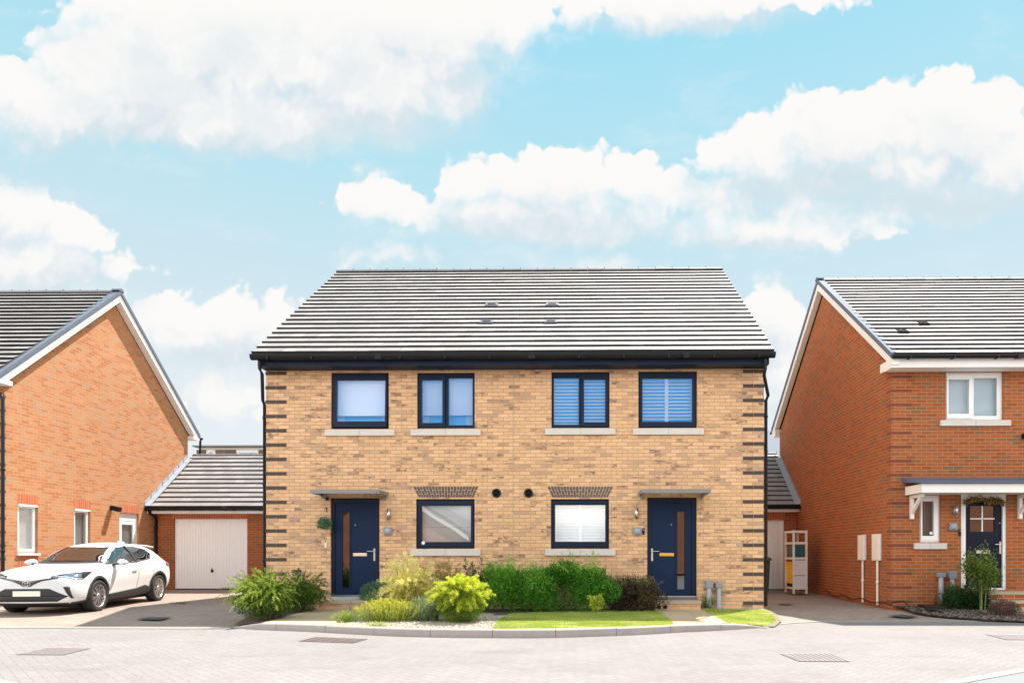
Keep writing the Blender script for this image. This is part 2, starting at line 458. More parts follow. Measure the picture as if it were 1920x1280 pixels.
# heaps of cumulus north of the street, given as ellipses on the sky (azimuth / height tangents)
BL = [  # (photo px, py, rx, ry)
 (270,125,215,115),(520,70,310,130),(130,200,175,78),(420,208,340,70),(690,150,205,92),(800,55,215,88),(960,45,100,66),(330,20,210,74),(40,165,80,52),
 (1240,2,215,42),(1420,-4,150,30),
 (1800,235,125,88),(1610,245,165,85),(1440,278,110,62),(1900,292,110,70),(1700,310,240,42),(1350,295,62,42),(1562,170,36,32),(1800,165,58,40),(1695,178,48,34),
 (1030,335,150,62),(890,345,70,55),(700,372,56,38),(1180,335,62,48),(1000,402,240,38),(820,395,130,32),(1275,365,62,34),
 (1345,378,56,38),(1455,428,205,28),(1490,398,68,32),(1630,420,52,18),
 (35,410,62,68),(120,440,82,48),(60,490,150,50),(15,365,36,36),(235,495,40,16),
 (400,600,150,46),(525,600,52,48),(310,572,70,28),(460,575,42,22),(330,640,120,40),
 (725,492,52,16),(1060,497,22,10),(1130,496,46,14),
 (1440,590,62,50),(1490,690,60,60),(420,740,110,40),(1450,760,70,40)]
def cloud_field(vec):
    acc = None
    for (px, py, rx, ry) in BL:
        d = ray(px, py); cu, cv = d.x/d.y, d.z/d.y
        su, sv = F/(rx*1.0), F/(ry*1.0)
        q = nt.vmath('MULTIPLY_ADD', vec, (su, sv, 0.0), (-cu*su, -cv*sv, 0.0))
        ln = nt.vmath('LENGTH', q, out=1)
        # distance in about the same unit for every heap
        dd = nt.math('MULTIPLY_ADD', ln, min(rx, ry)/60.0, -min(rx, ry)/60.0)
        if acc is None: acc = dd
        else: acc = nt.math('SMOOTH_MIN', acc, dd, 0.25)
    return acc
w1 = nt.vmath('SUBTRACT', nt.noise(UV, 7.0, 4.0, 0.6, '2D', col=True), (0.5, 0.5, 0.5))
w2 = nt.vmath('SUBTRACT', nt.noise(UV, 26.0, 6.0, 0.62, '2D', col=True), (0.5, 0.5, 0.5))
P1 = nt.vmath('MULTIPLY_ADD', w1, (0.085, 0.06, 0.0), UV)
P2 = nt.vmath('MULTIPLY_ADD', w2, (0.024, 0.022, 0.0), P1)
f1 = cloud_field(P2)
f2 = cloud_field(nt.vmath('ADD', P2, (0.012, 0.060, 0.0)))
# billows: rounded lumps on the outline
vor = nt.n('ShaderNodeTexVoronoi', voronoi_dimensions='2D', feature='SMOOTH_F1'); nt.put(vor.inputs['Vector'], P1)
vor.inputs['Scale'].default_value = 22.0; vor.inputs['Smoothness'].default_value = 0.6
vor2 = nt.n('ShaderNodeTexVoronoi', voronoi_dimensions='2D', feature='SMOOTH_F1'); nt.put(vor2.inputs['Vector'], P2)
vor2.inputs['Scale'].default_value = 55.0; vor2.inputs['Smoothness'].default_value = 0.5
bil = nt.math('ADD', nt.math('MULTIPLY', vor.outputs['Distance'], 0.55), nt.math('MULTIPLY', vor2.outputs['Distance'], 0.30))
ff = nt.math('ADD', f1, nt.math('MULTIPLY_ADD', bil, 1.1, -0.40))
soft = nt.smooth(f2, -0.2, 0.5)                          # 1 where there is open sky above: crisp tops; 0: soft undersides
edge_hard = nt.math('SUBTRACT', 1.0, nt.smooth(ff, -0.11, 0.14))
edge_soft = nt.math('SUBTRACT', 1.0, nt.smooth(ff, -0.70, 0.42))
a = nt.mixf(soft, edge_soft, edge_hard)
# self shading: how much cloud lies between a point and the light above it
inside = nt.math('SUBTRACT', 1.0, nt.smooth(f2, -1.3, 0.35))
lump = nt.noise(P2, 9.0, 5.0, 0.6, '2D')
shade = nt.math('MULTIPLY', inside, nt.smooth(nt.math('ADD', lump, nt.math('MULTIPLY', bil, 0.25)), 0.28, 0.78))
under = nt.math('MULTIPLY', nt.smooth(ff, -0.9, 0.0), inside)
shade = nt.math('MULTIPLY_ADD', under, 0.50, nt.math('MULTIPLY', shade, 0.55), clamp=True)
EXPO = 1.12
def lin(r, g, b, k=1.0): return tuple(k*c/2**EXPO/1.0 for c in sc(r, g, b))
ccol = nt.mix(shade, lin(253, 251, 249, 1.0), lin(213, 226, 234, 1.0))
# the sky itself: the physical sky, a little paler and more cyan as on a hazy June day
blue = nt.vmath('MULTIPLY', sky.outputs[0], (0.1, 0.1, 0.1))
SKYMUL = (1.0, 1.0, 1.0)
el = nt.math('ARCTAN2', dz, nt.vmath('LENGTH', nt.comb(dx, dy, 0.0), out=1))
clear = nt.ramp(nt.math('DIVIDE', el, 1.2), [(0.0, lin(240, 243, 245)), (0.17, lin(228, 237, 241)), (0.30, lin(207, 231, 239)), (0.43, lin(183, 229, 241)), (0.58, lin(158, 222, 243)), (1.0, lin(120, 200, 240))])
skyc = nt.mix(0.95, blue, clear)
# unseen bright clouds, behind the camera and west, added to fill the shaded walls
n3 = nt.noise(nt.vmath('MULTIPLY', D, (1.0, 1.0, 2.2)), 2.4, 5.0, 0.55)
a3 = nt.math('MULTIPLY', nt.smooth(n3, 0.36, 0.54), nt.smooth(dz, -0.05, 0.1))
# blue gap added in those unseen clouds, low in the south, for window reflections
gap = nt.math('MULTIPLY', nt.math('MULTIPLY', nt.smooth(dz, 0.11, 0.16), nt.math('SUBTRACT', 1.0, nt.smooth(dz, 0.29, 0.42))), nt.math('SUBTRACT', 1.0, nt.smooth(nt.math('ABSOLUTE', nt.math('ADD', dx, 0.04)), 0.30, 0.48)))
deep = nt.mix(gap, skyc, lin(96, 178, 250, 1.7))
a4 = nt.math('MULTIPLY', nt.math('MULTIPLY', nt.math('MULTIPLY', a3, nt.math('SUBTRACT', 1.0, gap)), 0.95), nt.math('MULTIPLY_ADD', nt.smooth(dz, 0.45, 0.75), -0.8, 1.0))
back = nt.mix(a4, deep, lin(255, 248, 238, 3.8))
behind = nt.math('MAXIMUM', nt.smooth(nt.math('MULTIPLY_ADD', dy, -1.0, nt.math('MULTIPLY', dz, 0.55)), 0.05, 0.45), nt.smooth(nt.math('MULTIPLY', dx, -1.0), 0.76, 0.90))
wisp = nt.math('MULTIPLY', nt.smooth(nt.noise(nt.vmath('MULTIPLY', P1, (2.0, 6.0, 1.0)), 2.0, 5.0, 0.6, '2D'), 0.5, 0.8), 0.35)
skyw = nt.mix(wisp, skyc, lin(235, 243, 247))
# flat blue-grey bases that trail below the heaps
UB = [(560,232,360,62),(300,235,240,45),(860,170,80,70),(1760,378,260,52),(1520,350,200,45),(1010,432,250,34),(1470,452,230,26),(80,520,190,50),(1300,30,240,40),(420,650,170,60),(1470,640,90,80)]
ua = None
for (px, py, rx, ry) in UB:
    d = ray(px, py); cu, cv = d.x/d.y, d.z/d.y
    q = nt.vmath('MULTIPLY_ADD', P1, (F/rx, F/ry, 0.0), (-cu*F/rx, -cv*F/ry, 0.0))
    s_ = nt.math('SUBTRACT', 1.0, nt.smooth(nt.vmath('LENGTH', q, out=1), 0.25, 1.15))
    ua = s_ if ua is None else nt.math('MAXIMUM', ua, s_)
skyw = nt.mix(nt.math('MULTIPLY', nt.math('MULTIPLY', ua, front), 0.85), skyw, lin(216, 229, 236))
cf = nt.mix(nt.math('MULTIPLY', a, front), skyw, ccol)
total = nt.mix(behind, cf, back)
fin = nt.vmath('SCALE', total); fin.node.inputs['Scale'].default_value = 1/0.1
nt.L.new(fin, bg.inputs['Color'])
bg.inputs['Strength'].default_value = 0.1
wd.cycles.sampling_method = 'MANUAL'; wd.cycles.sample_map_resolution = 512

S.view_settings.view_transform = 'Standard'
S.view_settings.look = 'None'
S.view_settings.exposure = EXPO
S.view_settings.gamma = 1.0
S.view_settings.use_curve_mapping = False
S.render.engine = 'CYCLES'
S.cycles.max_bounces = 8; S.cycles.transparent_max_bounces = 12
S.cycles.use_denoising = True
# ------------------------------------------------------------------ building helpers
class Plane:
    "maps (u along the wall, d into the wall, z) to the world"
    def __init__(self, kind, pos): self.k, self.p = kind, pos
    def __call__(self, u, d, z):
        if self.k == 'front': return (u, self.p + d, z)          # faces -y
        if self.k == 'right': return (self.p - d, u, z)          # faces +x
        if self.k == 'left': return (self.p + d, u, z)           # faces -x
        if self.k == 'back': return (u, self.p - d, z)           # faces +y
    def box(self, mb, u0, u1, d0, d1, z0, z1, mat=0):
        mb.box(self(u0, d0, z0), self(u1, d1, z1), mat)

def wall_face(mb, P, u0, u1, z0, z1, openings=(), reveal=0.09, gable=None, mat=0):
    us = sorted({u0, u1, *[o[0] for o in openings], *[o[1] for o in openings]})
    zs = sorted({z0, z1, *[o[2] for o in openings], *[o[3] for o in openings]})
    for a, b in zip(us, us[1:]):
        for c, d in zip(zs, zs[1:]):
            um, zm = (a+b)/2, (c+d)/2
            if any(o[0] < um < o[1] and o[2] < zm < o[3] for o in openings): continue
            mb.face([P(a, 0, c), P(b, 0, c), P(b, 0, d), P(a, 0, d)], mat)
    for (a, b, c, d) in openings:
        r = reveal
        mb.face([P(a,0,c), P(a,r,c), P(a,r,d), P(a,0,d)], mat); mb.face([P(b,0,c), P(b,r,c), P(b,r,d), P(b,0,d)], mat)
        mb.face([P(a,0,d), P(b,0,d), P(b,r,d), P(a,r,d)], mat); mb.face([P(a,0,c), P(b,0,c), P(b,r,c), P(a,r,c)], mat)
    if gable:
        mb.face([P(u0, 0, z1), P(u1, 0, z1), P(gable[0], 0, gable[1])], mat)

def tiled_slope(mb, x0, x1, ye, ze, yr, zr, n, t=0.032, tw=0.3, rng=None, jit=0.0018, courses=None, clip=None):
    "overlapping tile courses from the eaves (ye,ze) to the ridge (yr,zr); material 0 tile, 1 edge. Returns course index per face"
    rng = rng or random.Random(3)
    e = Vector((0, ye, ze)); r = Vector((0, yr, zr)); d = (r-e)
    nrm = Vector((0, -d.z, d.y)).normalized()
    if nrm.z < 0: nrm = -nrm
    nx = max(1, round((x1-x0)/tw)); ids = []
    for i in range(n):
        a = e + d*(i/n); b = e + d*((i+1)/n)
        off = 0.5*tw*(i % 2)
        xs = [x0] + [x0+off+k*tw for k in range(0 if off else 1, nx+1) if x0+0.03 < x0+off+k*tw < x1-0.03] + [x1]
        low = 0.0 if i == 0 else 0.0
        wob = rng.uniform(-jit, jit)*0.5
        for xa, xb in zip(xs, xs[1:]):
            j0 = rng.uniform(-jit, jit)+wob; j1 = j0 + rng.uniform(-jit, jit)*0.5
            pa = a + nrm*(t+j0) - d.normalized()*0.0; pa2 = a + nrm*(t+j1)
            pb = b + nrm*0.002
            q = [(xa, pa.y, pa.z), (xb, pa2.y, pa2.z), (xb, pb.y, pb.z), (xa, pb.y, pb.z)]
            mb.face(q, 0); ids.append(i)
            g = a - nrm*0.002
            mb.face([(xa, pa.y, pa.z), (xb, pa2.y, pa2.z), (xb, g.y, g.z), (xa, g.y, g.z)], 1); ids.append(i)
        # end faces of the course at both verges
        for xe in (x0, x1):
            pa = a+nrm*t; pb = b+nrm*0.002; g0 = a-nrm*0.03; g1 = b-nrm*0.03
            mb.face([(xe, pa.y, pa.z), (xe, pb.y, pb.z), (xe, g1.y, g1.z), (xe, g0.y, g0.z)], 1); ids.append(i)
    # underside
    g0 = e-nrm*0.03; g1 = r-nrm*0.03
    mb.face([(x0, g0.y, g0.z), (x1, g0.y, g0.z), (x1, g1.y, g1.z), (x0, g1.y, g1.z)], 1); ids.append(0)
    mb.face([(x0, g0.y, g0.z), (x1, g0.y, g0.z), (x1, e.y, e.z), (x0, e.y, e.z)], 1); ids.append(0)
    return ids

def roof_obj(parent, x0, x1, yf, zf, yr, zr, yb, zb, n, name='roof', **kw):
    mb = MB(); ids = tiled_slope(mb, x0, x1, yf, zf, yr, zr, n, **kw)
    ids += tiled_slope(mb, x0, x1, yb, zb, yr, zr, n, **kw)
    o = mb.build(name, [M['tile'], M['tile_edge']], parent)
    at = o.data.attributes.new('course', 'FLOAT', 'FACE')
    at.data.foreach_set('value', [float(i) for i in ids])
    return o

def ridge_tiles(parent_roof, x0, x1, y, z, r=0.11, seg=0.45):
    mb = MB(); n = max(1, int((x1-x0)/seg)); rg = random.Random(5)
    for k in range(n):
        a = x0+(x1-x0)*k/n; b = x0+(x1-x0)*(k+1)/n
        dz = rg.uniform(-0.004, 0.004)
        rr = [(math.cos(t)*r, math.sin(t)*r*0.8) for t in [math.pi*i/8 for i in range(9)]]
        va = [(a+0.004, y+p, z+q+dz) for p, q in rr]; vb = [(b-0.004, y+p, z+q+dz) for p, q in rr]
        mb.mesh(va+vb, [(i, i+1, 10+i, 9+i) for i in range(8)] + [tuple(range(9)), tuple(range(9, 18))[::-1]], 0)
        mb.box((b-0.012, y-0.02, z+r*0.8-0.002+dz), (b+0.012, y+0.02, z+r*0.8+0.028+dz))
    return mb.build('ridge_tiles', M['ridge'], parent_roof)

def gutter(parent, x0, x1, y, z, r=0.055, name='gutter', mat='black', brackets=0.9, ydrop=0.0):
    mb = MB()
    n = 10
    prof = [(math.cos(math.pi+math.pi*i/n)*r, math.sin(math.pi+math.pi*i/n)*r*1.1) for i in range(n+1)]
    prof = [(-r, 0.012)] + prof + [(r, 0.012)]
    out = [(y+p, z+q) for p, q in prof]; inn = [(y+p*0.86, z+q*0.86+0.004) for p, q in prof][::-1]
    loop = out+inn; k = len(loop)
    va = [(x0, *p) for p in loop]; vb = [(x1, *p) for p in loop]
    mb.mesh(va+vb, [(i, (i+1) % k, k+(i+1) % k, k+i) for i in range(k)], 0)
    for xe in (x0, x1):
        mb.prism([(xe, *p) for p in out], (0.008 if xe == x1 else -0.008, 0, 0))
    if brackets:
        x = x0+0.35
        while x < x1:
            mb.box((x-0.018, y-r-0.004, z-r*1.15), (x+0.018, y+r+0.02, z-r*0.4)); x += brackets
        x = x0+2.6
        while x < x1:      # union joints
            mb.box((x-0.06, y-r-0.006, z-r*1.16), (x+0.06, y+r, z+0.016)); x += 3.1
    return mb.build(name, M[mat], parent)

def frame_bars(mb, P, u0, u1, z0, z1, w, d0, d1, wb=None, wt=None):
    wb = w if wb is None else wb; wt = w if wt is None else wt
    P.box(mb, u0, u0+w, d0, d1, z0, z1); P.box(mb, u1-w, u1, d0, d1, z0, z1)
    P.box(mb, u0+w, u1-w, d0, d1, z0, z0+wb); P.box(mb, u0+w, u1-w, d0, d1, z1-wt, z1)

def window(house, P, rect, panes, fmat='navy', fw=0.05, dep=0.045, cill=None, glassmat='glass', sash=(), head_mat=None, label=None, tilt=0.0, name='window'):
    """rect (u0,u1,z0,z1); panes: list of glass rects; the bars fill what lies between the frame edge and the glass.
    sash: indices of panes that open (a proud sash)"""
    u0, u1, z0, z1 = rect
    mb = MB()
    frame_bars(mb, P, u0, u1, z0, z1, fw, dep, dep+0.075)
    order = sorted(range(len(panes)), key=lambda i: panes[i][0])
    # vertical extents of each light: split half-way between neighbours
    cuts = [u0+fw] + [(panes[a][1]+panes[b][0])/2 for a, b in zip(order, order[1:])] + [u1-fw]
    for j, i in enumerate(order):
        g = panes[i]; a, b = cuts[j], cuts[j+1]
        proud = -0.018 if i in sash else 0.012
        d0, d1 = dep+proud, dep+0.07
        eps = 0.002
        a2, b2, c2, e2 = a+eps*(j > 0), b-eps*(j < len(order)-1), z0+fw, z1-fw
        if i in sash: a2 -= 0.012*(j == 0); b2 += 0.012*(j == len(order)-1); c2 -= 0.012; e2 += 0.012
        def tb(mbx, uu0, uu1, dd0, dd1, zz0, zz1):
            k = len(mbx.v); P.box(mbx, uu0, uu1, dd0, dd1, zz0, zz1)
            if tilt and i in sash:
                for q in range(k, len(mbx.v)):
                    x, y, z = mbx.v[q]
                    o = (z1-z)*tilt
                    v = Vector(P(0, 0, 0))-Vector(P(0, 1, 0))
                    mbx.v[q] = (x+v.x*o, y+v.y*o, z)
        tb(mb, a2, g[0], d0, d1, c2, e2); tb(mb, g[1], b2, d0, d1, c2, e2)
        tb(mb, g[0], g[1], d0, d1, c2, g[2]); tb(mb, g[0], g[1], d0, d1, g[3], e2)
    fo = mb.build(name, M[fmat], house)
    if label: fo['label'] = label
    gm = MB()
    for i, g in enumerate(panes):
        d = dep+(0.01 if i in sash else 0.035)
        k = len(gm.v)
        gm.face([P(g[0]-0.01, d, g[2]-0.01), P(g[1]+0.01, d, g[2]-0.01), P(g[1]+0.01, d, g[3]+0.01), P(g[0]-0.01, d, g[3]+0.01)])
        if tilt and i in sash:
            v = Vector(P(0, 0, 0))-Vector(P(0, 1, 0))
            for q in range(k, len(gm.v)):
                x, y, z = gm.v[q]; o = (z1-z)*tilt; gm.v[q] = (x+v.x*o, y+v.y*o, z)
    gm.build('glass_pane', M[glassmat], fo)
    if cill:
        c0, c1, cz0, cz1 = cill; sm = MB(); mid = (c0+c1)/2
        for a, b in ((c0, mid-0.004), (mid+0.004, c1)):
            P.box(sm, a, b, -0.055, 0.12, cz0, cz1)
        o = sm.build('sill', M['stone'], fo, bevel=0.006)
        jm = MB(); P.box(jm, mid-0.004, mid+0.004, -0.045, 0.1, cz0+0.003, cz1-0.006)
        jm.build('sill_joint', M['mortar'], fo)
    return fo

def pxrect(x0, x1, yt, yb, Y):
    a = W(x0, yb, Y); b = W(x1, yt, Y)
    return (a.x, b.x, a.z, b.z)

def sheet(name, P, u0, u1, z0, z1, d, mat, parent, th=0.006):
    mb = MB(); P.box(mb, u0, u1, d, d+th, z0, z1); return mb.build(name, M[mat], parent)

def slats(name, P, u0, u1, z0, z1, d, parent, pitch=0.055, tilt=0.62, stile=None, mat='slat'):
    mb = MB(); n = int((z1-z0)/pitch)
    cols = [(u0, u1)] if stile is None else [(u0, stile-0.035), (stile+0.035, u1)]
    for (a, b) in cols:
        for k in range(n):
            z = z0+(k+0.5)*(z1-z0)/n; h = pitch*0.5*tilt; w = 0.02
            mb.prism([P(a, d-w, z-h), P(a, d-w+0.006, z-h), P(a, d+w+0.006, z+h), P(a, d+w, z+h)], Vector(P(b, 0, 0))-Vector(P(a, 0, 0)))
    if stile is not None: P.box(mb, stile-0.035, stile+0.035, d-0.03, d+0.03, z0, z1)
    for (a, b) in ((u0-0.03, u0), (u1, u1+0.03)): P.box(mb, a, b, d-0.02, d+0.02, z0, z1)
    return mb.build(name, M[mat], parent)

def room(P, rect, house, mat, depth=1.6, name='room_lining', extra=0.15):
    "the plastered inside of the room behind a window"
    u0, u1, z0, z1 = rect; mb = MB(); a, b, c, d = u0-extra, u1+extra, z0-extra, z1+extra
    f, k = 0.13, depth
    mb.face([P(a,k,c), P(b,k,c), P(b,k,d), P(a,k,d)]); mb.face([P(a,f,c), P(a,k,c), P(a,k,d), P(a,f,d)])
    mb.face([P(b,f,c), P(b,k,c), P(b,k,d), P(b,f,d)]); mb.face([P(a,f,d), P(b,f,d), P(b,k,d), P(a,k,d)])
    mb.face([P(a,f,c), P(b,f,c), P(b,k,c), P(a,k,c)])
    return mb.build(name, M[mat], house)

def downpipe(parent, pts, r=0.034, mat='black', clips=()):
    mb = MB(); mb.tube(pts, r, 10)
    for z in clips:
        p = pts[-1]; mb.lathe((p[0], p[1], z), (0, 0, 1), [(r+0.001, -0.03), (r+0.009, -0.028), (r+0.009, 0.028), (r+0.001, 0.03)], 12)
    return mb.build('downpipe', M[mat], parent)

def barge(parent, X, sgn, yf, zf, yr, zr, yb, zb, depth=0.22, th=0.15, cap=0.085, zcut=None):
    "white bargeboard and soffit with a grey dry-verge cap; sgn: direction the overhang points"
    mb = MB()
    x0, x1 = X, X+sgn*th
    for (ya, za) in ((yf, zf), (yb, zb)):
        if zcut is None: mb.prism([(x0, ya, za), (x0, yr, zr), (x0, yr, zr-depth), (x0, ya, za-depth)], (x1-x0, 0, 0))
        else:
            t = (zcut-(za-depth))/(zr-za); yc = ya+(yr-ya)*t
            mb.prism([(x0, ya, za), (x0, yr, zr), (x0, yr, zr-depth), (x0, yc, zcut), (x0, ya, zcut)], (x1-x0, 0, 0))
    o = mb.build('bargeboard', M['white'], parent)
    cm = MB()
    xo = X+sgn*(th+0.025); xi = X+sgn*0.015
    for (ya, za) in ((yf, zf), (yb, zb)):
        cm.prism([(xi, ya, za+0.004), (xi, yr, zr+0.004), (xi, yr, zr+cap), (xi, ya, za+cap)], (xo-xi, 0, 0))
        # the black shadow gap strip below the cap
    for (ya, za) in ((yf, zf), (yb, zb)):
        d = 0.012
        cm.prism([(xo, ya, za-0.035), (xo, yr, zr-0.035), (xo, yr, zr+0.004), (xo, ya, za+0.004)], (-sgn*0.02, 0, 0), 1)
    cm.mesh(*ridge_cap_geo(xi, xo+sgn*0.01, yr, zr+cap-0.01), 0)
    cm.build('verge_cap', [M['verge'], M['slate_blue']], parent)
    return o

def ridge_cap_geo(x0, x1, y, z, r=0.11):
    rr = [(math.cos(t)*r, math.sin(t)*r*0.75-0.03) for t in [math.pi*i/8 for i in range(9)]]
    va = [(x0, y+p, z+q) for p, q in rr]; vb = [(x1, y+p, z+q) for p, q in rr]
    return va+vb, [(i, i+1, 10+i, 9+i) for i in range(8)] + [tuple(range(9)), tuple(range(9, 18))[::-1]]

def wall_light(house, P, u, z, name='wall_light'):
    mb = MB(); P.box(mb, u-0.03, u+0.03, -0.012, 0.0, z-0.09, z+0.11)
    c = P(u, -0.075, z)
    mb.lathe(c, (0, 0, 1), [(0.0, 0.12), (0.035, 0.12), (0.035, -0.10), (0.028, -0.10), (0.028, -0.115), (0.0, -0.115)], 16)
    P.box(mb, u-0.012, u+0.012, -0.05, -0.01, z-0.02, z+0.03)
    o = mb.build(name, M['steel'], house)
    k = MB(); k.lathe(P(u, -0.075, z), (0, 0, 1), [(0.0, -0.116), (0.027, -0.116), (0.030, -0.13), (0.0, -0.13)], 14)
    k.build('lamp_lens', M['lens'], o)
    return o

def square_box(house, P, u, z, s=0.085, name='bulkhead_box'):
    mb = MB(); P.box(mb, u-s, u+s, -0.055, 0.0, z-s*0.95, z+s*0.95)
    o = mb.build(name, M['grey_box'], house, bevel=0.014)
    d = MB(); d.lathe(P(u, -0.055, z), (Vector(P(0,-1,0))-Vector(P(0,0,0))), [(s*0.72, -0.004), (s*0.72, 0.008), (s*0.6, 0.018), (0.0, 0.022)], 20)
    d.build('lens', M['lens'], o)
    return o

def handle(door, P, u, z, side, mat='steel'):
    mb = MB()
    P.box(mb, u-0.018, u+0.018, -0.012, 0.0, z-0.20, z+0.06)
    mb.tube([P(u, -0.01, z), P(u, -0.055, z), P(u+side*0.02, -0.06, z), P(u+side*0.14, -0.06, z)], 0.011, 8)
    return mb.build('door_handle', M[mat], door)
# ------------------------------------------------------------------ the pair of buff brick houses
YF = 14.22
XL, XR = W(499, 1034, YF).x, W(1432, 1034, YF).x
YB = YF+8.8; YM = YF+4.4
house = thing('semi_detached_house', 'buff brick pair of houses with two navy front doors and striped grey tiled roof', 'house', ((XL+XR)/2, YF, 0))
P = Plane('front', YF)
R = lambda a, b, c, d: pxrect(a, b, c, d, YF)
wins = {'ul1': R(621,729,698,804), 'ul2': R(782,890,698,803), 'ur1': R(1034,1143,696.5,802), 'ur2': R(1197,1307,695.5,802),
        'll': R(780,890,935,1028), 'lr': R(1033,1142,935,1028)}
doors = {'l': R(619.5,711.5,933,1122.5), 'r': R(1213.5,1306.5,932,1123.5)}
ZT = 5.0
mb = MB()
wall_face(mb, P, XL, XR, -0.1, ZT, list(wins.values())+list(doors.values()), 0.10)
for X, kind in ((XL, 'left'), (XR, 'right')):
    wall_face(mb, Plane(kind, X), YF, YB, -0.1, ZT, (), 0, gable=(YM, 8.55))
wall_face(mb, Plane('back', YB), XL, XR, -0.1, ZT)
wall = mb.build('wall', M['buff'], house)
# dark protruding quoin bricks, every fourth course
mb = MB()
for row in range(1, 66, 4):
    z0 = row*0.075+0.0115; z1 = z0+0.064
    for (a, b) in ((XL-0.012, XL+0.205), (XL+0.217, XL+0.43), (XR-0.43, XR-0.217), (XR-0.205, XR+0.012)):
        mb.box((a, YF-0.012, z0), (b, YF+0.08, z1))
    mb.box((XL-0.012, YF+0.08, z0), (XL+0.05, YF+0.32, z1)); mb.box((XR-0.05, YF+0.08, z0), (XR+0.012, YF+0.32, z1))
mb.build('quoin_bricks', M['quoin'], wall)
# movement joint between the two homes
mb = MB(); xj = W(962, 900, YF).x; mb.box((xj-0.006, YF-0.002, 0.1), (xj+0.006, YF+0.01, 4.95)); mb.build('movement_joint', M['joint'], wall)
# splayed flat arches
def flat_arch(cx0, cx1, bx0, bx1, yt, yb):
    a, b = W(cx0, yt, YF), W(cx1, yt, YF); c, d = W(bx0, yb, YF), W(bx1, yb, YF)
    mb = MB()
    mb.prism([(c.x, YF-0.003, c.z), (d.x, YF-0.003, c.z), (b.x, YF-0.003, a.z), (a.x, YF-0.003, a.z)], (0, 0.02, 0), 1)
    n = 21
    def pt(t, s): return ((c.x+(d.x-c.x)*t)*(1-s)+(a.x+(b.x-a.x)*t)*s, YF-0.008, c.z+(a.z-c.z)*s)
    for i in range(n):
        t0, t1 = (i+0.09)/n, (i+0.91)/n
        sp = 0.33 if i % 2 else 0.66
        for (s0, s1) in ((0.0, sp-0.025), (sp+0.025, 1.0)):
            mb.prism([pt(t0, s0), pt(t1, s0), pt(t1, s1), pt(t0, s1)], (0, 0.02, 0), 0)
    o = mb.build('flat_arch', [M['arch'], M['mortar']], house)
    return o
M['arch_var'] = M['arch']
flat_arch(774, 897.5, 785, 888.5, 912, 932); flat_arch(1026, 1150.5, 1036, 1140, 912, 932)

# windows
def pane(a, b, c, d): return pxrect(a, b, c, d, YF)
CL = lambda a, b, c, d: pxrect(a, b, c, d, YF-0.05)
f1 = window(house, P, wins['ul1'], [pane(631,722,711.5,790)], sash=(0,), cill=CL(608.5,739,804.5,816.5), tilt=0.045, label='top-hung navy window left ajar, white blind half down')
f2 = window(house, P, wins['ul2'], [pane(790,829,711,792), pane(840,887,707,796)], sash=(0,), cill=CL(769.5,901,804,816), label='navy two-light window with white blind')
f3 = window(house, P, wins['ur1'], [pane(1037.8,1085,707,795), pane(1095,1135,710,791)], sash=(1,), cill=CL(1022,1154,802.5,814.5), label='navy two-light window with slatted white blinds')
f4 = window(house, P, wins['ur2'], [pane(1205,1298.5,708,790)], sash=(0,), cill=CL(1187,1320,802.5,814.5), label='navy window with pair of white shutters')
f5 = window(house, P, wins['ll'], [pane(790,882.5,947.5,1015.5)], sash=(0,), cill=CL(769,900.5,1029,1041.5), label='navy ground-floor window with cream blind')
f6 = window(house, P, wins['lr'], [pane(1040.7,1135,946,1015)], sash=(0,), cill=CL(1022,1154,1029,1041), label='navy ground-floor window with closed white shutters')
def inside(fr, rc, zpx, Y=YF):
    a, b, c, d = rc; zb = W(800, zpx, YF+0.16).z
    sheet('roller_blind', P, a+0.02, b-0.02, zb, d, 0.17, 'blind', fr)
    m = MB(); m.tube([P(a+0.02, 0.173, zb), P(b-0.02, 0.173, zb)], 0.012, 8); m.build('blind_bar', M['upvc'], fr)
    for (p, q) in ((a+0.04, a+0.20), (b-0.22, b-0.08)):
        cm = MB()
        n = 10
        for k in range(n):
            x0 = p+(q-p)*k/n; x1 = p+(q-p)*(k+1)/n; w0 = 0.25+0.02*(k % 2); w1 = 0.25+0.02*((k+1) % 2)
            cm.face([P(x0, w0, c), P(x1, w1, c), P(x1, w1, d), P(x0, w0, d)])
        cm.build('net_curtain', M['curtain'], fr)
inside(f1, wins['ul1'], 778.5); inside(f2, wins['ul2'], 778.0)
for k in ('ul1', 'ul2', 'ur1', 'ur2'): room(P, wins[k], house, 'blue_reflection', 0.27 if k[1] == 'l' else 0.19)  # blue linings paint the sky's reflection behind the upper panes
for k in ('ll', 'lr'): room(P, wins[k], house, 'room_in', 1.2)
a, b, c, d = wins['ur1']; mid = W(1090, 750, YF).x
slats('slatted_blind', P, a+0.06, mid-0.05, c+0.06, d-0.05, 0.135, f3, pitch=0.070, tilt=0.62)
slats('slatted_blind', P, mid+0.03, b-0.07, c+0.06, d-0.05, 0.135, f3, pitch=0.070, tilt=0.62)
a, b, c, d = wins['ur2']
slats('window_shutters', P, a+0.10, b-0.10, c+0.10, d-0.06, 0.135, f4, pitch=0.070, tilt=0.62, stile=W(1249.5, 750, YF+0.13).x)
a, b, c, d = wins['lr']
slats('window_shutters', P, a+0.08, b-0.08, c+0.09, d-0.06, 0.19, f6, pitch=0.062, tilt=0.98, stile=W(1088, 980, YF+0.19).x)
a, b, c, d = wins['ll']
sheet('roller_blind', P, a+0.03, b-0.03, c+0.06, d, 0.14, 'blind_cream', f5)
m = MB(); zz = W(800, 988.5, YF+0.2).z; P.box(m, a+0.03, b-0.03, 0.136, 0.14, zz-0.004, zz+0.004); m.build('blind_seam', M['room_in'], f5)
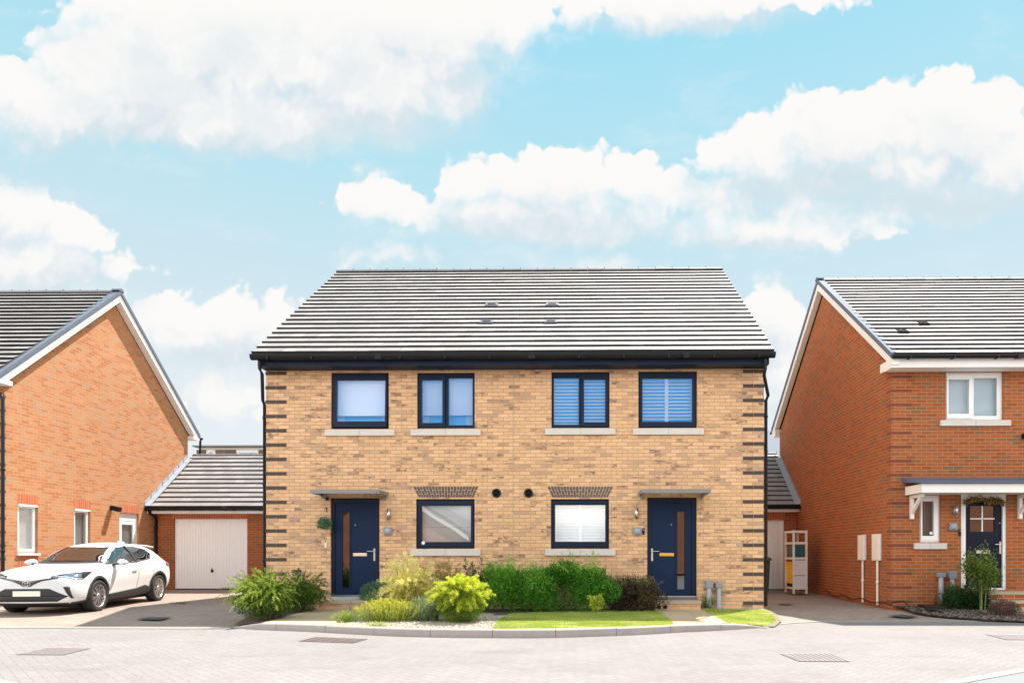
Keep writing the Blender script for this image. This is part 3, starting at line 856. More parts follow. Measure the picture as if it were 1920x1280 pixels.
m = MB(); q = W(793, 1017.5, YF); m.lathe((q.x, YF+0.026, q.z), (0, -1, 0), [(0.038, -0.002), (0.036, 0.004), (0.02, 0.007), (0, 0.008)], 18); m.build('window_sticker', M['upvc'], f5)

# doors
def front_door(key, leaf, glassr, lb, lbm, hx, hside, spy, label):
    u0, u1, z0, z1 = doors[key]
    l0, l1, lz0, lz1 = pxrect(*leaf, YF+0.08)
    fm = MB()
    P.box(fm, u0, l0-0.003, 0.05, 0.14, z0+0.05, z1); P.box(fm, l1+0.003, u1, 0.05, 0.14, z0+0.05, z1); P.box(fm, l0-0.003, l1+0.003, 0.05, 0.14, lz1+0.003, z1)
    fr = fm.build('door_frame', M['navy'], house)
    g0, g1, gz0, gz1 = pxrect(*glassr, YF+0.08)
    dm = MB(); D0, D1 = 0.075, 0.13
    P.box(dm, l0, g0, D0, D1, lz0, lz1); P.box(dm, g1, l1, D0, D1, lz0, lz1); P.box(dm, g0, g1, D0, D1, lz0, gz0); P.box(dm, g0, g1, D0, D1, gz1, lz1)
    # raised bead round the glazing
    w = 0.028
    frame_bars(dm, P, g0-w, g1+w, gz0-w, gz1+w, w, D0-0.012, D0+0.01)
    # shallow horizontal grooves' lips
    for t in (0.36, 0.66):
        zz = lz0+(lz1-lz0)*t
        if hside > 0: P.box(dm, g1+0.08, l1-0.1, D0-0.002, D0+0.01, zz, zz+0.006)
        else: P.box(dm, l0+0.1, g0-0.08, D0-0.002, D0+0.01, zz, zz+0.006)
    dr = dm.build('front_door', M['navy_door'], house); dr['label'] = label
    m = MB(); m.face([P(g0, 0.095, gz0), P(g1, 0.095, gz0), P(g1, 0.095, gz1), P(g0, 0.095, gz1)]); m.build('door_glazing', M['glass_door'], dr)
    b0, b1, bz0, bz1 = pxrect(*lb, YF+0.07)
    m = MB(); P.box(m, b0, b1, D0-0.012, D0, bz0, bz1); P.box(m, b0+0.02, b1-0.02, D0-0.018, D0-0.012, bz0+0.014, bz1-0.016); m.build('letter_plate', M[lbm], dr, bevel=0.003)
    PD = Plane('front', YF+D0)
    h = W(hx, 1033, YF+0.05); handle(dr, PD, h.x, h.z, hside)
    s = W(*spy, YF+0.07); m = MB(); m.lathe((s.x, YF+D0, s.z), (0, -1, 0), [(0.014, 0), (0.014, 0.006), (0, 0.008)], 12); m.build('spyhole', M['steel'], dr)
    m = MB(); P.box(m, u0+0.02, u1-0.02, 0.02, 0.14, z0+0.055, lz0-0.004); m.build('threshold', M['steel'], fr)
    m = MB(); P.box(m, u0-0.0, u1+0.0, -0.03, 0.2, z0-0.02, z0+0.05); m.build('door_sill', M['room_in'] if key == 'l' else M['iron'], fr)
    room(P, (u0, u1, z0, z1), house, 'room_in', 1.6, name='hall_lining', extra=0.0)
front_door('l', (628.5,704,942.5,1114), (642,655.5,959,1101), (662,688,1036,1042), 'copper', 701.5, -1, (666,984), 'navy door, slim glazing on the left, pink letter plate')
front_door('r', (1221,1297,941.7,1116), (1270,1283.5,959,1104), (1236.7,1263.5,1036,1042), 'gold', 1222.8, 1, (1258.8,983.3), 'navy door, slim glazing on the right, brass letter plate')
def canopy(x0, x1):
    mb = MB()
    yf = YF-0.64
    mb.prism([(x0, YF, 2.40), (x0, yf, 2.385), (x0, yf, 2.405), (x0, YF, 2.42)], (x1-x0, 0, 0))
    mb.box((x0, yf-0.012, 2.345), (x1, yf+0.012, 2.415))
    for x in (x0, x1-0.025): mb.box((x, yf+0.012, 2.35), (x+0.025, YF, 2.398))
    o = mb.build('door_canopy', M['canopy'], house)
    for x in (x0+0.04, x1-0.10):
        m = MB(); m.box((x, YF-0.035, 2.27), (x+0.06, YF, 2.395)); m.tube([(x+0.03, YF-0.02, 2.30), (x+0.03, yf+0.1, 2.38)], 0.012, 6)
        m.lathe((x+0.03, yf-0.012, 2.375), (0, -1, 0), [(0.022, 0), (0.022, 0.006), (0, 0.008)], 12); m.build('canopy_bracket', M['grey_box'], o)
canopy(W(604, 928, YF).x, W(728.5, 928, YF).x); canopy(W(1197, 928, YF).x, W(1322, 928, YF).x)
# small things fixed to the front
for (x, y) in ((931, 924), (991, 924)):
    c = W(x, y, YF); m = MB()
    m.lathe((c.x, YF, c.z), (0, -1, 0), [(0.093, -0.002), (0.093, 0.03), (0.078, 0.045), (0.06, 0.045), (0.056, 0.02), (0.0, 0.02)], 28)
    m.lathe((c.x, YF, c.z), (0, -1, 0), [(0.025, 0.02), (0.025, 0.05), (0.0, 0.052)], 16)
    m.build('flue_vent', M['black'], house)
for (x, y) in ((730.5, 965), (1192.8, 963)):
    c = W(x, y, YF); wall_light(house, P, c.x, c.z)
for (x, y) in ((728, 995), (1195, 995.5)):
    c = W(x, y, YF); square_box(house, P, c.x, c.z)
c = W(611, 1019, YF); m = MB(); P.box(m, c.x-0.022, c.x+0.022, -0.025, 0, c.z-0.075, c.z+0.06); o = m.build('doorbell', M['upvc'], house, bevel=0.008); o['label'] = 'white doorbell'
m = MB(); m.lathe((c.x, YF-0.025, c.z+0.045), (0, -1, 0), [(0.016, -0.002), (0.016, 0.004), (0, 0.006)], 14); m.build('bell_lens', M['black'], o)
c = W(1206.5, 995.5, YF); m = MB(); P.box(m, c.x-0.022, c.x+0.022, -0.03, 0, c.z-0.065, c.z+0.065); o = m.build('doorbell', M['black'], house, bevel=0.008); o['label'] = 'black doorbell'
m = MB(); m.lathe((c.x, YF-0.03, c.z+0.03), (0, -1, 0), [(0.014, -0.002), (0.014, 0.004), (0, 0.006)], 14); m.build('bell_lens', M['lens'], o)
c = W(614, 935, YF); m = MB(); m.lathe((c.x, YF, c.z), (0, -1, 0), [(0.03, -0.002), (0.03, 0.03), (0.02, 0.05), (0.0, 0.052)], 14); m.build('door_camera', M['black'], house)
c = W(559.5, 1072.5, YF); m = MB(); P.box(m, c.x-0.06, c.x+0.06, -0.07, 0, c.z-0.05, c.z+0.035); o = m.build('wall_socket', M['grey_box'], house, bevel=0.008)
m = MB(); P.box(m, c.x-0.065, c.x+0.065, -0.08, 0, c.z+0.02, c.z+0.055); m.build('socket_lid', M['black'], o)
# weep vents: thin dark slits above the openings
for (xs, y) in (((812, 852, 892, 771), 901.5), ((1033, 1070, 1110), 900.5), ((738,), 929)):
    for x in xs:
        c = W(x, y, YF); m = MB(); P.box(m, c.x-0.005, c.x+0.005, -0.002, 0.01, c.z-0.03, c.z+0.03); m.build('weep_vent', M['black'], wall)
# steps
def step(x0, x1, label):
    a, b = W(x0, 1130, 13.82).x, W(x1, 1130, 13.82).x
    m = MB(); m.box((a, 13.82, -0.05), (b, YF+0.0, 0.125)); o = m.build('door_step', M['step'], house)
    t = MB(); t.box((a-0.012, 13.80, 0.126), (b+0.012, YF-0.002, 0.185)); t.build('step_tread', M['stone_buff'], o, bevel=0.004)
    return o
M['stone_buff'] = plain('buff_step_top', (0.46, 0.36, 0.25), 0.85, var=0.2, scale=8)
step(600, 703, ''); o = step(1229, 1314, '')
for x in (1236, 1247.5):
    c = W(x, 1137, 13.82); m = MB(); m.lathe((c.x, 13.82, c.z), (0, -1, 0), [(0.042, -0.002), (0.042, 0.006), (0.034, 0.009), (0, 0.004)], 16); m.build('air_vent', M['black'], o)

# roof
ye, ze, yr, zr = 13.72, 5.20, YM, 8.83
RX0, RX1 = W(471.5, 668, ye).x, W(1451.5, 664, ye).x
roof = roof_obj(house, RX0, RX1, ye, ze, yr, zr, 2*YM-ye, ze, 21, t=0.040)
ridge_tiles(roof, RX0, RX1, yr, zr-0.02)
def on_slope(px, py, ye, ze, yr, zr, off=0.0):
    d = ray(px, py); n = Vector((0, -(zr-ze), (yr-ye))).normalized()
    p0 = Vector((0, ye, ze))+n*off; o = Vector((0, 0, HC))
    t = (p0-o).dot(n)/d.dot(n); return o+d*t
sl = Vector((0, yr-ye, zr-ze)).normalized(); nn = Vector((0, -sl.z, sl.y))
for (x, y) in ((922, 571.5), (1035.5, 571), (912, 603.5), (1033, 603)):
    c = on_slope(x, y, ye, ze, yr, zr, 0.03); m = MB(); w = 0.15
    m.prism([c+Vector((-w, 0, 0))-sl*0.07, c+Vector((w, 0, 0))-sl*0.07, c+Vector((w, 0, 0))+sl*0.09, c+Vector((-w, 0, 0))+sl*0.09], nn*0.022, 0)
    for k in range(3):
        s0 = -0.035+k*0.028
        m.prism([c+Vector((-w*0.62, 0, 0))+sl*s0, c+Vector((w*0.62, 0, 0))+sl*s0, c+Vector((w*0.62, 0, 0))+sl*(s0+0.018), c+Vector((-w*0.62, 0, 0))+sl*(s0+0.018)], nn*0.028, 1)
    m.build('vent_tile', [M['tile_plain'] if 'tile_plain' in M else M['verge'], M['black']], roof)
# fascia, soffit, gutter
m = MB(); m.box((RX0+0.06, 13.86, 4.972), (RX1-0.06, 13.885, 5.17)); m.box((RX0+0.06, 13.885, 4.972), (RX1-0.06, YF, 4.99))
m.build('fascia', M['navy'], house)
m = MB(); m.box((RX0+0.06, 2*YM-13.885, 4.955), (RX1-0.06, 2*YM-13.86, 5.17)); m.build('fascia', M['navy'], house)
m = MB()      # boxed ends of the eaves and dark verge undercloak
for xe, s in ((RX0+0.06, 1), (RX1-0.06, -1)):
    m.prism([(xe, 13.87, 4.97), (xe, YF+0.3, 4.97), (xe, YF+0.3, 5.5), (xe, 13.87, 5.19)], (s*0.02, 0, 0))
m.build('eaves_end', M['navy'], house)
gutter(house, RX0-0.02, RX1+0.02, 13.77, 5.163, r=0.086)
m = MB(); m.box((RX0+0.01, 13.735, 5.12), (RX1-0.01, 13.859, 5.196)); m.build('eaves_tray', M['black'], house)
xa = XL-0.06
downpipe(house, [(RX0+0.14, 13.78, 5.05), (RX0+0.14, 13.78, 4.90), (RX0+0.17, 13.82, 4.80), (xa-0.02, YF+0.02, 4.36), (xa, YF+0.06, 4.26), (xa, YF+0.06, 0.05)], clips=(1.0, 2.6, 4.0))
xa = XR+0.06
downpipe(house, [(RX1-0.16, 13.78, 5.05), (RX1-0.16, 13.78, 4.86), (RX1-0.17, 13.83, 4.74), (xa+0.03, YF+0.0, 4.42), (xa, YF+0.06, 4.32), (xa, YF+0.06, 0.05)], clips=(1.0, 2.6, 4.0))

# ---- things by the house
def duct_post(cx, bt, bb, bw, pyb, Y, label, group='grey cable ducts rising at house walls', w2=0.05):
    top = W(cx, bt, Y); bot = W(cx, bb, Y); g = W(cx, pyb, Y)
    t = thing('cable_duct', label, 'cable duct', (top.x, Y, g.z), group=group)
    hw = bw/2/F*Y
    m = MB(); m.box((top.x-hw, Y-0.06, bot.z), (top.x+hw, Y+0.055, top.z)); m.build('cap_box', M['grey_box'], t, bevel=0.01)
    m = MB(); m.tube([(top.x, Y, bot.z), (top.x, Y, g.z)], w2, 12); m.build('pipe', M['pipe_grey'], t)
duct_post(1329.3, 1088, 1101.6, 13.5, 1137, YF-0.07, 'taller grey cable duct beside right front door, left of the pair')
duct_post(1348, 1092, 1101, 13.5, 1139, YF-0.07, 'grey cable duct with flat cap, right of the pair by the navy door', w2=0.045)

# ------------------------------------------------------------------ red brick house on the left, its gable end to the drive
LX, LYF, LYB = -12.745, 14.95, 22.06
LYM = (LYF+LYB)/2; LZ = 4.99; LXE = -21.5
lh = thing('brick_house', 'orange brick house at left edge, sunlit blank gable above white car', 'house', ((LX+LXE)/2, LYF, 0))
G = Plane('right', LX); PF = Plane('front', LYF)
def op(px0, px1, pyt, zb):
    a = WX(px0, pyt, LX); b = WX(px1, pyt, LX); return (a.y, b.y, zb, a.z)
w1 = WX(33, 943.5, LX); w1b = WX(33, 1037, LX); o1 = (w1.y, WX(71, 950, LX).y, w1b.z, w1.z)
w2 = WX(139, 953.5, LX); o2 = (w2.y, WX(169.5, 955, LX).y, w1b.z, w2.z)
w3 = WX(224, 961, LX); o3 = (w3.y, WX(260, 962, LX).y, 0.08, w1.z)
o2 = (o2[0], o2[1], o2[2], o1[3])
mb = MB()
wall_face(mb, G, LYF, LYB, -0.1, LZ, [o1, o2, o3], 0.12, gable=(LYM, 8.0))
fw_ = [(LX-3.4, LX-2.2, 3.35, 4.5), (LX-3.4, LX-2.2, 0.95, 2.1)]
wall_face(mb, PF, LXE, LX, -0.1, LZ, fw_, 0.1)
wall_face(mb, Plane('back', LYB), LXE, LX, -0.1, LZ)
wall_face(mb, Plane('left', LXE), LYF, LYB, -0.1, LZ, gable=(LYM, 7.93))
lw = mb.build('wall', M['red_left'], lh)
mb = MB()
for row in range(1, 66, 4):
    z0 = row*0.075+0.0115; z1 = z0+0.064
    for (a, b) in ((LX-0.43, LX-0.217), (LX-0.205, LX+0.010)): mb.box((a, LYF-0.012, z0), (b, LYF+0.03, z1))
mb.build('quoin_bricks', M['quoin'], lw)
# brick-on-end lintels and sill courses
def soldier(o, zt, h, mat='red_soldier', e=0.0):
    m = MB(); G.box(m, o[0]-e, o[1]+e, -0.004, 0.02, zt, zt+h); return m.build('brick_lintel', M[mat], lh)
for o in (o1, o2, o3): soldier(o, o[3], 0.225)
m = MB(); G.box(m, o1[0], o1[1], -0.004, 0.02, o1[2]-0.30, o1[2]-0.06); m.build('brick_sill_course', M['red_soldier'], lh)
m = MB(); G.box(m, o2[0], o2[1], -0.004, 0.02, o2[2]-0.30, o2[2]-0.06); m.build('brick_sill_course', M['red_soldier'], lh)
for o, lab in ((o1, 'tall narrow white window, nearest the street'), (o2, 'narrow white window half behind the car')):
    fr = window(lh, G, (o[0], o[1], o[2], o[3]), [(o[0]+0.09, o[1]-0.09, o[2]+0.10, o[3]-0.09)], fmat='upvc', fw=0.055, dep=0.06, glassmat='glass_side', sash=(0,), label=lab)
    m = MB(); G.box(m, o[0]-0.03, o[1]+0.03, -0.05, 0.08, o[2]-0.05, o[2]-0.004); m.build('sill', M['upvc'], fr, bevel=0.008)
    m = MB(); G.box(m, o[0]+0.02, o[1]-0.02, -0.01, 0.06, o[3]-0.05, o[3]-0.004); m.build('head_trim', M['upvc'], fr)
    sheet('pane_backing', G, o[0]+0.02, o[1]-0.02 if o is o1 else o[0]+0.45, o[2]+0.02, o[3]-0.02, 0.125, 'room_pale' if o is o1 else 'room_in', fr)  # sheets added close behind the panes, standing in for the daylit interior
    room(G, o, lh, 'room_pale', 0.4, extra=0.04)
dm = MB(); frame_bars(dm, G, o3[0], o3[1], o3[2], o3[3], 0.07, 0.05, 0.13); G.box(dm, o3[0]+0.07, o3[1]-0.07, 0.05, 0.13, o3[3]-0.22, o3[3]-0.07)
sf = dm.build('door_frame', M['upvc'], lh)
dm = MB(); a, b, c, d = o3[0]+0.075, o3[1]-0.075, o3[2]+0.08, o3[3]-0.225
frame_bars(dm, G, a, b, c, d, 0.10, 0.055, 0.11, wb=0.95); sdr = dm.build('side_door', M['upvc'], lh)
m = MB(); m.face([G(a+0.1, 0.08, c+0.95), G(b-0.1, 0.08, c+0.95), G(b-0.1, 0.08, d-0.1), G(a+0.1, 0.08, d-0.1)]); m.build('door_glazing', M['glass_side'], sdr); sheet('door_backing', G, a+0.05, b-0.05, c+0.9, d-0.05, 0.115, 'room_in', sdr)  # grey sheet added behind the glazing so the dark room reads as lit
room(G, o3, lh, 'room_in', 0.4, name='hall_lining', extra=0.0)
for q in fw_:
    um = (q[0]+q[1])/2; fr = window(lh, PF, q, [(q[0]+0.09, um-0.03, q[2]+0.09, q[3]-0.09), (um+0.05, q[1]-0.06, q[2]+0.07, q[3]-0.07)], fmat='upvc', fw=0.05, dep=0.05, sash=(0,), cill=(q[0]-0.12, q[1]+0.12, q[2]-0.14, q[2]-0.003)); sheet('roller_blind', PF, q[0]+0.03, q[1]-0.03, q[2]+0.5, q[3]-0.01, 0.2, 'blind', fr); room(PF, q, lh, 'room_in', 0.9)
# security lamp
c = WX(208, 952, LX); m = MB()
m.box((LX, c.y-0.05, c.z-0.06), (LX+0.05, c.y+0.05, c.z+0.06)); m.prism([(LX+0.05, c.y-0.08, c.z-0.05), (LX+0.24, c.y-0.08, c.z-0.10), (LX+0.26, c.y-0.08, c.z+0.02), (LX+0.05, c.y-0.08, c.z+0.07)], (0, 0.16, 0))
sl_ = m.build('security_lamp', M['black'], lh, bevel=0.01)
m = MB(); m.prism([(LX+0.08, c.y-0.06, c.z-0.066), (LX+0.22, c.y-0.06, c.z-0.103), (LX+0.222, c.y-0.06, c.z-0.107), (LX+0.08, c.y-0.06, c.z-0.07)], (0, 0.12, 0)); m.build('lamp_lens', M['lens'], sl_)
# roof
tp = (7.93-LZ)/(LYM-LYF); OH = 0.42; TH = 0.20
ye, ze, yr, zr = LYF-OH, 5.02, LYM, 8.27
roof_l = roof_obj(lh, LXE-0.2, LX+0.10, ye, ze, yr, zr, 2*LYM-ye, ze, 21, t=0.056)
ridge_tiles(roof_l, LXE-0.2, LX+0.03, yr, zr-0.02)
barge(lh, LX, 1, LYF-OH+0.05, ze-0.06, LYM, zr-0.02, LYB+OH-0.05, ze-0.06, depth=0.225, th=0.19, zcut=4.85)
m = MB()
for (ya, yb) in ((LYF-OH+0.06, LYF), (LYB, LYB+OH-0.06)): m.box((LXE, ya, 4.852), (LX+0.189, yb, 4.95))
m.build('eaves_box', M['white'], lh)
gutter(lh, LXE, LX+0.20, LYF-OH-0.02, ze-0.07); gutter(lh, LXE, LX+0.22, LYB+OH+0.03, ze-0.07, name='gutter')
xd = WX(5.5, 1034, LX).y
px = W(5.2, 1034, LYF-0.06).x
downpipe(lh, [(px-0.35, LYF-0.3, 4.82), (px-0.30, LYF-0.25, 4.74), (px-0.04, LYF-0.07, 4.66), (px, LYF-0.06, 4.58), (px, LYF-0.06, 0.0)], r=0.036, clips=(1.2, 3.0))
downpipe(lh, [(LX+0.16, LYB+OH+0.03, ze-0.12), (LX+0.16, LYB+OH+0.03, ze-0.35), (LX+0.13, LYB+OH+0.02, ze-0.9)], r=0.036)

# ------------------------------------------------------------------ garages
def garage(name_label, YG, x0, x1, d0, d1, zdoor, zg, zt, wl, n, flash_x, fside, depth=2.48, pipe_x=None, eave=(19.88, 2.47), ridge=(22.4, 4.40), side_wall=True):
    g = thing('garage', name_label, 'garage', ((x0+x1)/2, YG, 0))
    Pg = Plane('front', YG); mb = MB()
    ztop = zt
    wall_face(mb, Pg, x0, x1, -0.1, ztop, [(d0, d1, -0.1, zdoor)], 0.14)
    yb = 2*ridge[0]-YG
    for X, k in ((x0, 'left'), (x1, 'right')): wall_face(mb, Plane(k, X), YG, yb, -0.1, ztop, gable=(ridge[0], ridge[1]-0.12))
    wall_face(mb, Plane('back', yb), x0, x1, -0.1, ztop)
    mb.build('wall', M['red'], g)
    m = MB(); Pg.box(m, d0-0.08, d1+0.02, -0.004, 0.02, zdoor+0.002, ztop-0.01); m.build('brick_lintel', M['red_soldier'], g)
    # up-and-over door: one sheet with vertical ribs
    m = MB(); ribs = int((d1-d0-0.08)/0.085); a = d0+0.04; w = (d1-d0-0.08)/ribs
    for k in range(ribs):
        u = a+k*w
        m.face([Pg(u, 0.10, zg), Pg(u+w*0.14, 0.112, zg), Pg(u+w*0.14, 0.112, zdoor-0.04), Pg(u, 0.10, zdoor-0.04)])
        m.face([Pg(u+w*0.14, 0.112, zg), Pg(u+w*0.28, 0.10, zg), Pg(u+w*0.28, 0.10, zdoor-0.04), Pg(u+w*0.14, 0.112, zdoor-0.04)])
        m.face([Pg(u+w*0.28, 0.10, zg), Pg(u+w, 0.10, zg), Pg(u+w, 0.10, zdoor-0.04), Pg(u+w*0.28, 0.10, zdoor-0.04)])
    door = m.build('garage_door', M['garage_door'], g)
    m = MB(); Pg.box(m, d0, d0+0.04, 0.07, 0.13, zg, zdoor); Pg.box(m, d1-0.04, d1, 0.07, 0.13, zg, zdoor); Pg.box(m, d0+0.04, d1-0.04, 0.07, 0.13, zdoor-0.04, zdoor)
    m.build('door_frame', M['garage_door'], g)
    m = MB(); Pg.box(m, d0, d1, 0.06, 0.12, zg-0.1, zg+0.015); m.build('door_seal', M['black'], door)
    # handle in the middle, low down
    hz = zg+0.54; hu = (d0+d1)/2
    m = MB(); m.lathe(Pg(hu, 0.10, hz), (0, -1, 0), [(0.045, 0), (0.045, 0.012), (0.02, 0.03), (0, 0.032)], 16); Pg.box(m, hu-0.012, hu+0.012, 0.06, 0.08, hz-0.02, hz+0.09); m.build('door_handle', M['black'], door)
    rf = roof_obj(g, x0-0.0 if fside < 0 else x0-0.1, x1+0.1 if fside < 0 else x1, eave[0], eave[1]+0.03, ridge[0], ridge[1]-0.02, 2*ridge[0]-eave[0], eave[1]+0.03, n, t=0.040)
    ridge_tiles(rf, x0, x1, ridge[0], ridge[1]-0.06, r=0.09)
    m = MB(); m.box((x0+0.002, eave[0]+0.07, eave[1]-0.16), (x1-0.002, eave[0]+0.095, eave[1]-0.01)); m.box((x0+0.002, eave[0]+0.095, eave[1]-0.16), (x1-0.002, YG-0.003, eave[1]-0.145)); m.build('fascia', M['white'], g)
    gutter(g, x0+0.01, x1-0.01, eave[0]-0.01, eave[1]-0.015, r=0.058, brackets=1.0)
    # lead flashing dressed up the neighbouring wall
    s = Vector((0, ridge[0]-eave[0], ridge[1]-eave[1])); nrm = Vector((0, -s.z, s.y)).normalized(); m = MB()
    sx = 1 if fside < 0 else -1
    steps = 9
    for k in range(steps):
        a = Vector((flash_x, eave[0], eave[1]))+s*(k/steps); b = Vector((flash_x, eave[0], eave[1]))+s*((k+1)/steps+0.01)
        if a.y > wl: break
        if b.y > wl: b = Vector((flash_x, eave[0], eave[1]))+s*((wl-eave[0])/s.y)
        lift = 0.003*(k % 2)
        m.prism([a+nrm*(0.075+lift), b+nrm*(0.075+lift), b+nrm*(0.075+lift)+Vector((sx*0.17, 0, -0.0)), a+nrm*(0.075+lift)+Vector((sx*0.17, 0, 0))], nrm*0.006)
        m.prism([a+nrm*0.07, b+nrm*0.07, b+nrm*0.075+Vector((0, 0, 0.13)), a+nrm*0.075+Vector((0, 0, 0.13))], (sx*0.008, 0, 0))
    m.build('flashing', M['lead'], g)
    if pipe_x is not None:
        downpipe(g, [(pipe_x, eave[0], eave[1]-0.07), (pipe_x, eave[0]+0.05, eave[1]-0.16), (pipe_x, YG-0.06, eave[1]-0.24), (pipe_x, YG-0.06, 0.03)], r=0.04, clips=(0.8, 1.9))
    return g
GY = 20.27
garage('left brick garage with white ribbed door behind the white car', GY, LX+0.004, -8.9, W(326, 1000, GY).x, W(463.5, 1000, GY).x, W(400, 972, GY).z, W(400, 1104, GY).z, 2.36, LYB, 12, LX+0.005, -1, pipe_x=W(292.5, 1000, GY-0.06).x)
# ------------------------------------------------------------------ red brick house on the right
RX, RYF, RYB = 6.679, 14.70, 22.80
RYM = (RYF+RYB)/2; RZ = 5.12; RXE = 14.0
rh = thing('brick_house', 'dark red brick house at right edge with white door canopy and navy door', 'house', ((RX+RXE)/2, RYF, 0))
GR = Plane('left', RX); PR = Plane('front', RYF)
rr = lambda a, b, c, d: pxrect(a, b, c, d, RYF)
uw = rr(1773.5,1881,697,787); sw = rr(1724.5,1763.5,928,1016); dr_ = rr(1802,1887,926,1105)
fw_ = [(10.6, 11.8, uw[2], uw[3]), (10.6, 12.3, 0.95, 2.1)]
mb = MB()
wall_face(mb, PR, RX, RXE, -0.1, RZ, [uw, sw, dr_]+fw_, 0.10)
wall_face(mb, GR, RYF, RYB, -0.1, RZ, gable=(RYM, 8.19))
wall_face(mb, Plane('right', RXE), RYF, RYB, -0.1, RZ, gable=(RYM, 8.19))
wall_face(mb, Plane('back', RYB), RX, RXE, -0.1, RZ)
rw = mb.build('wall', M['red'], rh)
mb = MB()
for row in range(1, 68, 4):
    z0 = row*0.075+0.0115; z1 = z0+0.064
    for (a, b) in ((RX-0.004, RX+0.21), (RX+0.222, RX+0.43)): mb.box((a, RYF-0.004, z0), (b, RYF+0.03, z1))
    mb.box((RX-0.004, RYF+0.03, z0), (RX+0.03, RYF+0.21, z1))
mb.build('quoin_bricks', M['red_quoin'], rw)
f = window(rh, PR, uw, [rr(1780,1819,710,775), rr(1829,1873,707,778.5)], fmat='upvc', fw=0.05, dep=0.05, sash=(0,), glassmat='glass_side', cill=pxrect(1764,1896,787,798,RYF-0.05), label='white two-light upstairs window')
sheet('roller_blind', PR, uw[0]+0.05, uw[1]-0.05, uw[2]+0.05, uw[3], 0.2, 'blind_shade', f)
room(PR, uw, rh, 'room_in', 1.0)
f = window(rh, PR, sw, [rr(1731,1752.5,939,1004)], fmat='upvc', fw=0.05, dep=0.05, sash=(0,), glassmat='glass_side', cill=pxrect(1715,1776,1017.5,1029,RYF-0.05), label='narrow white window beside the navy door')
sheet('pleated_blind', PR, sw[0]+0.04, sw[1]-0.04, sw[2]+0.05, sw[3], 0.2, 'blind_grey', f)
room(PR, sw, rh, 'room_in', 0.8)
c = rr(1745, 1751, 996, 1002); m = MB(); m.lathe(((c[0]+c[1])/2, RYF+0.045, (c[2]+c[3])/2), (0, -1, 0), [(0.036, 0), (0.034, 0.004), (0, 0.006)], 16); m.build('window_sticker', M['upvc'], f)
# door
u0, u1, z0, z1 = dr_; l0, l1, lz0, lz1 = pxrect(1809,1878,936,1101, RYF+0.06)
m = MB(); PR.box(m, u0, l0-0.003, 0.02, 0.13, z0, z1); PR.box(m, l1+0.003, u1, 0.02, 0.13, z0, z1); PR.box(m, l0-0.003, l1+0.003, 0.02, 0.13, lz1+0.003, z1); PR.box(m, l0-0.003, l1+0.003, 0.02, 0.13, z0, lz0-0.004)
fr = m.build('door_frame', M['upvc'], rh)
g0, g1, gz0, gz1 = pxrect(1819,1864.5,948,996, RYF+0.06); D0, D1 = 0.06, 0.11
m = MB(); PR.box(m, l0, g0, D0, D1, lz0, lz1); PR.box(m, g1, l1, D0, D1, lz0, lz1); PR.box(m, g0, g1, D0, D1, lz0, gz0); PR.box(m, g0, g1, D0, D1, gz1, lz1)
for k in range(1, 6):
    uu = l0+(l1-l0)*k/6; PR.box(m, uu-0.004, uu+0.004, D0-0.003, D0+0.01, lz0+0.1, gz0-0.12)
dr = m.build('front_door', M['navy_dark'], rh)
m = MB(); m.face([PR(g0, 0.08, gz0), PR(g1, 0.08, gz0), PR(g1, 0.08, gz1), PR(g0, 0.08, gz1)]); m.build('door_glazing', M['glass_door'], dr)
cx_, cz_ = W(1841.7, 971.5, RYF+0.06).x, W(1841, 972, RYF+0.06).z
m = MB(); PR.box(m, cx_-0.011, cx_+0.011, 0.055, 0.078, gz0, gz1); PR.box(m, g0, g1, 0.055, 0.077, cz_-0.011, cz_+0.011); m.build('glazing_bars', M['upvc'], dr)
b = pxrect(1830.5,1856,1031,1037, RYF+0.05); m = MB(); PR.box(m, b[0], b[1], D0-0.014, D0, b[2], b[3]); m.build('letter_plate', M['steel'], dr, bevel=0.003)
h = W(1875.5, 1020, RYF+0.05); handle(dr, Plane('front', RYF+D0), h.x, h.z, -1)
c = W(1875, 980, RYF+0.05); m = MB(); m.lathe((c.x, RYF+D0, c.z), (0, -1, 0), [(0.014, 0), (0.014, 0.006), (0, 0.008)], 12); m.build('door_stud', M['steel'], dr)
room(PR, dr_, rh, 'room_in', 1.4, name='hall_lining', extra=0.0)
for q in fw_:
    um = (q[0]+q[1])/2; fr = window(rh, PR, q, [(q[0]+0.09, um-0.03, q[2]+0.09, q[3]-0.09), (um+0.05, q[1]-0.06, q[2]+0.07, q[3]-0.07)], fmat='upvc', fw=0.05, dep=0.05, sash=(0,), cill=(q[0]-0.12, q[1]+0.12, q[2]-0.14, q[2]-0.003)); sheet('roller_blind', PR, q[0]+0.03, q[1]-0.03, q[2]+0.5, q[3]-0.01, 0.2, 'blind_shade', fr); room(PR, q, rh, 'room_in', 0.9)
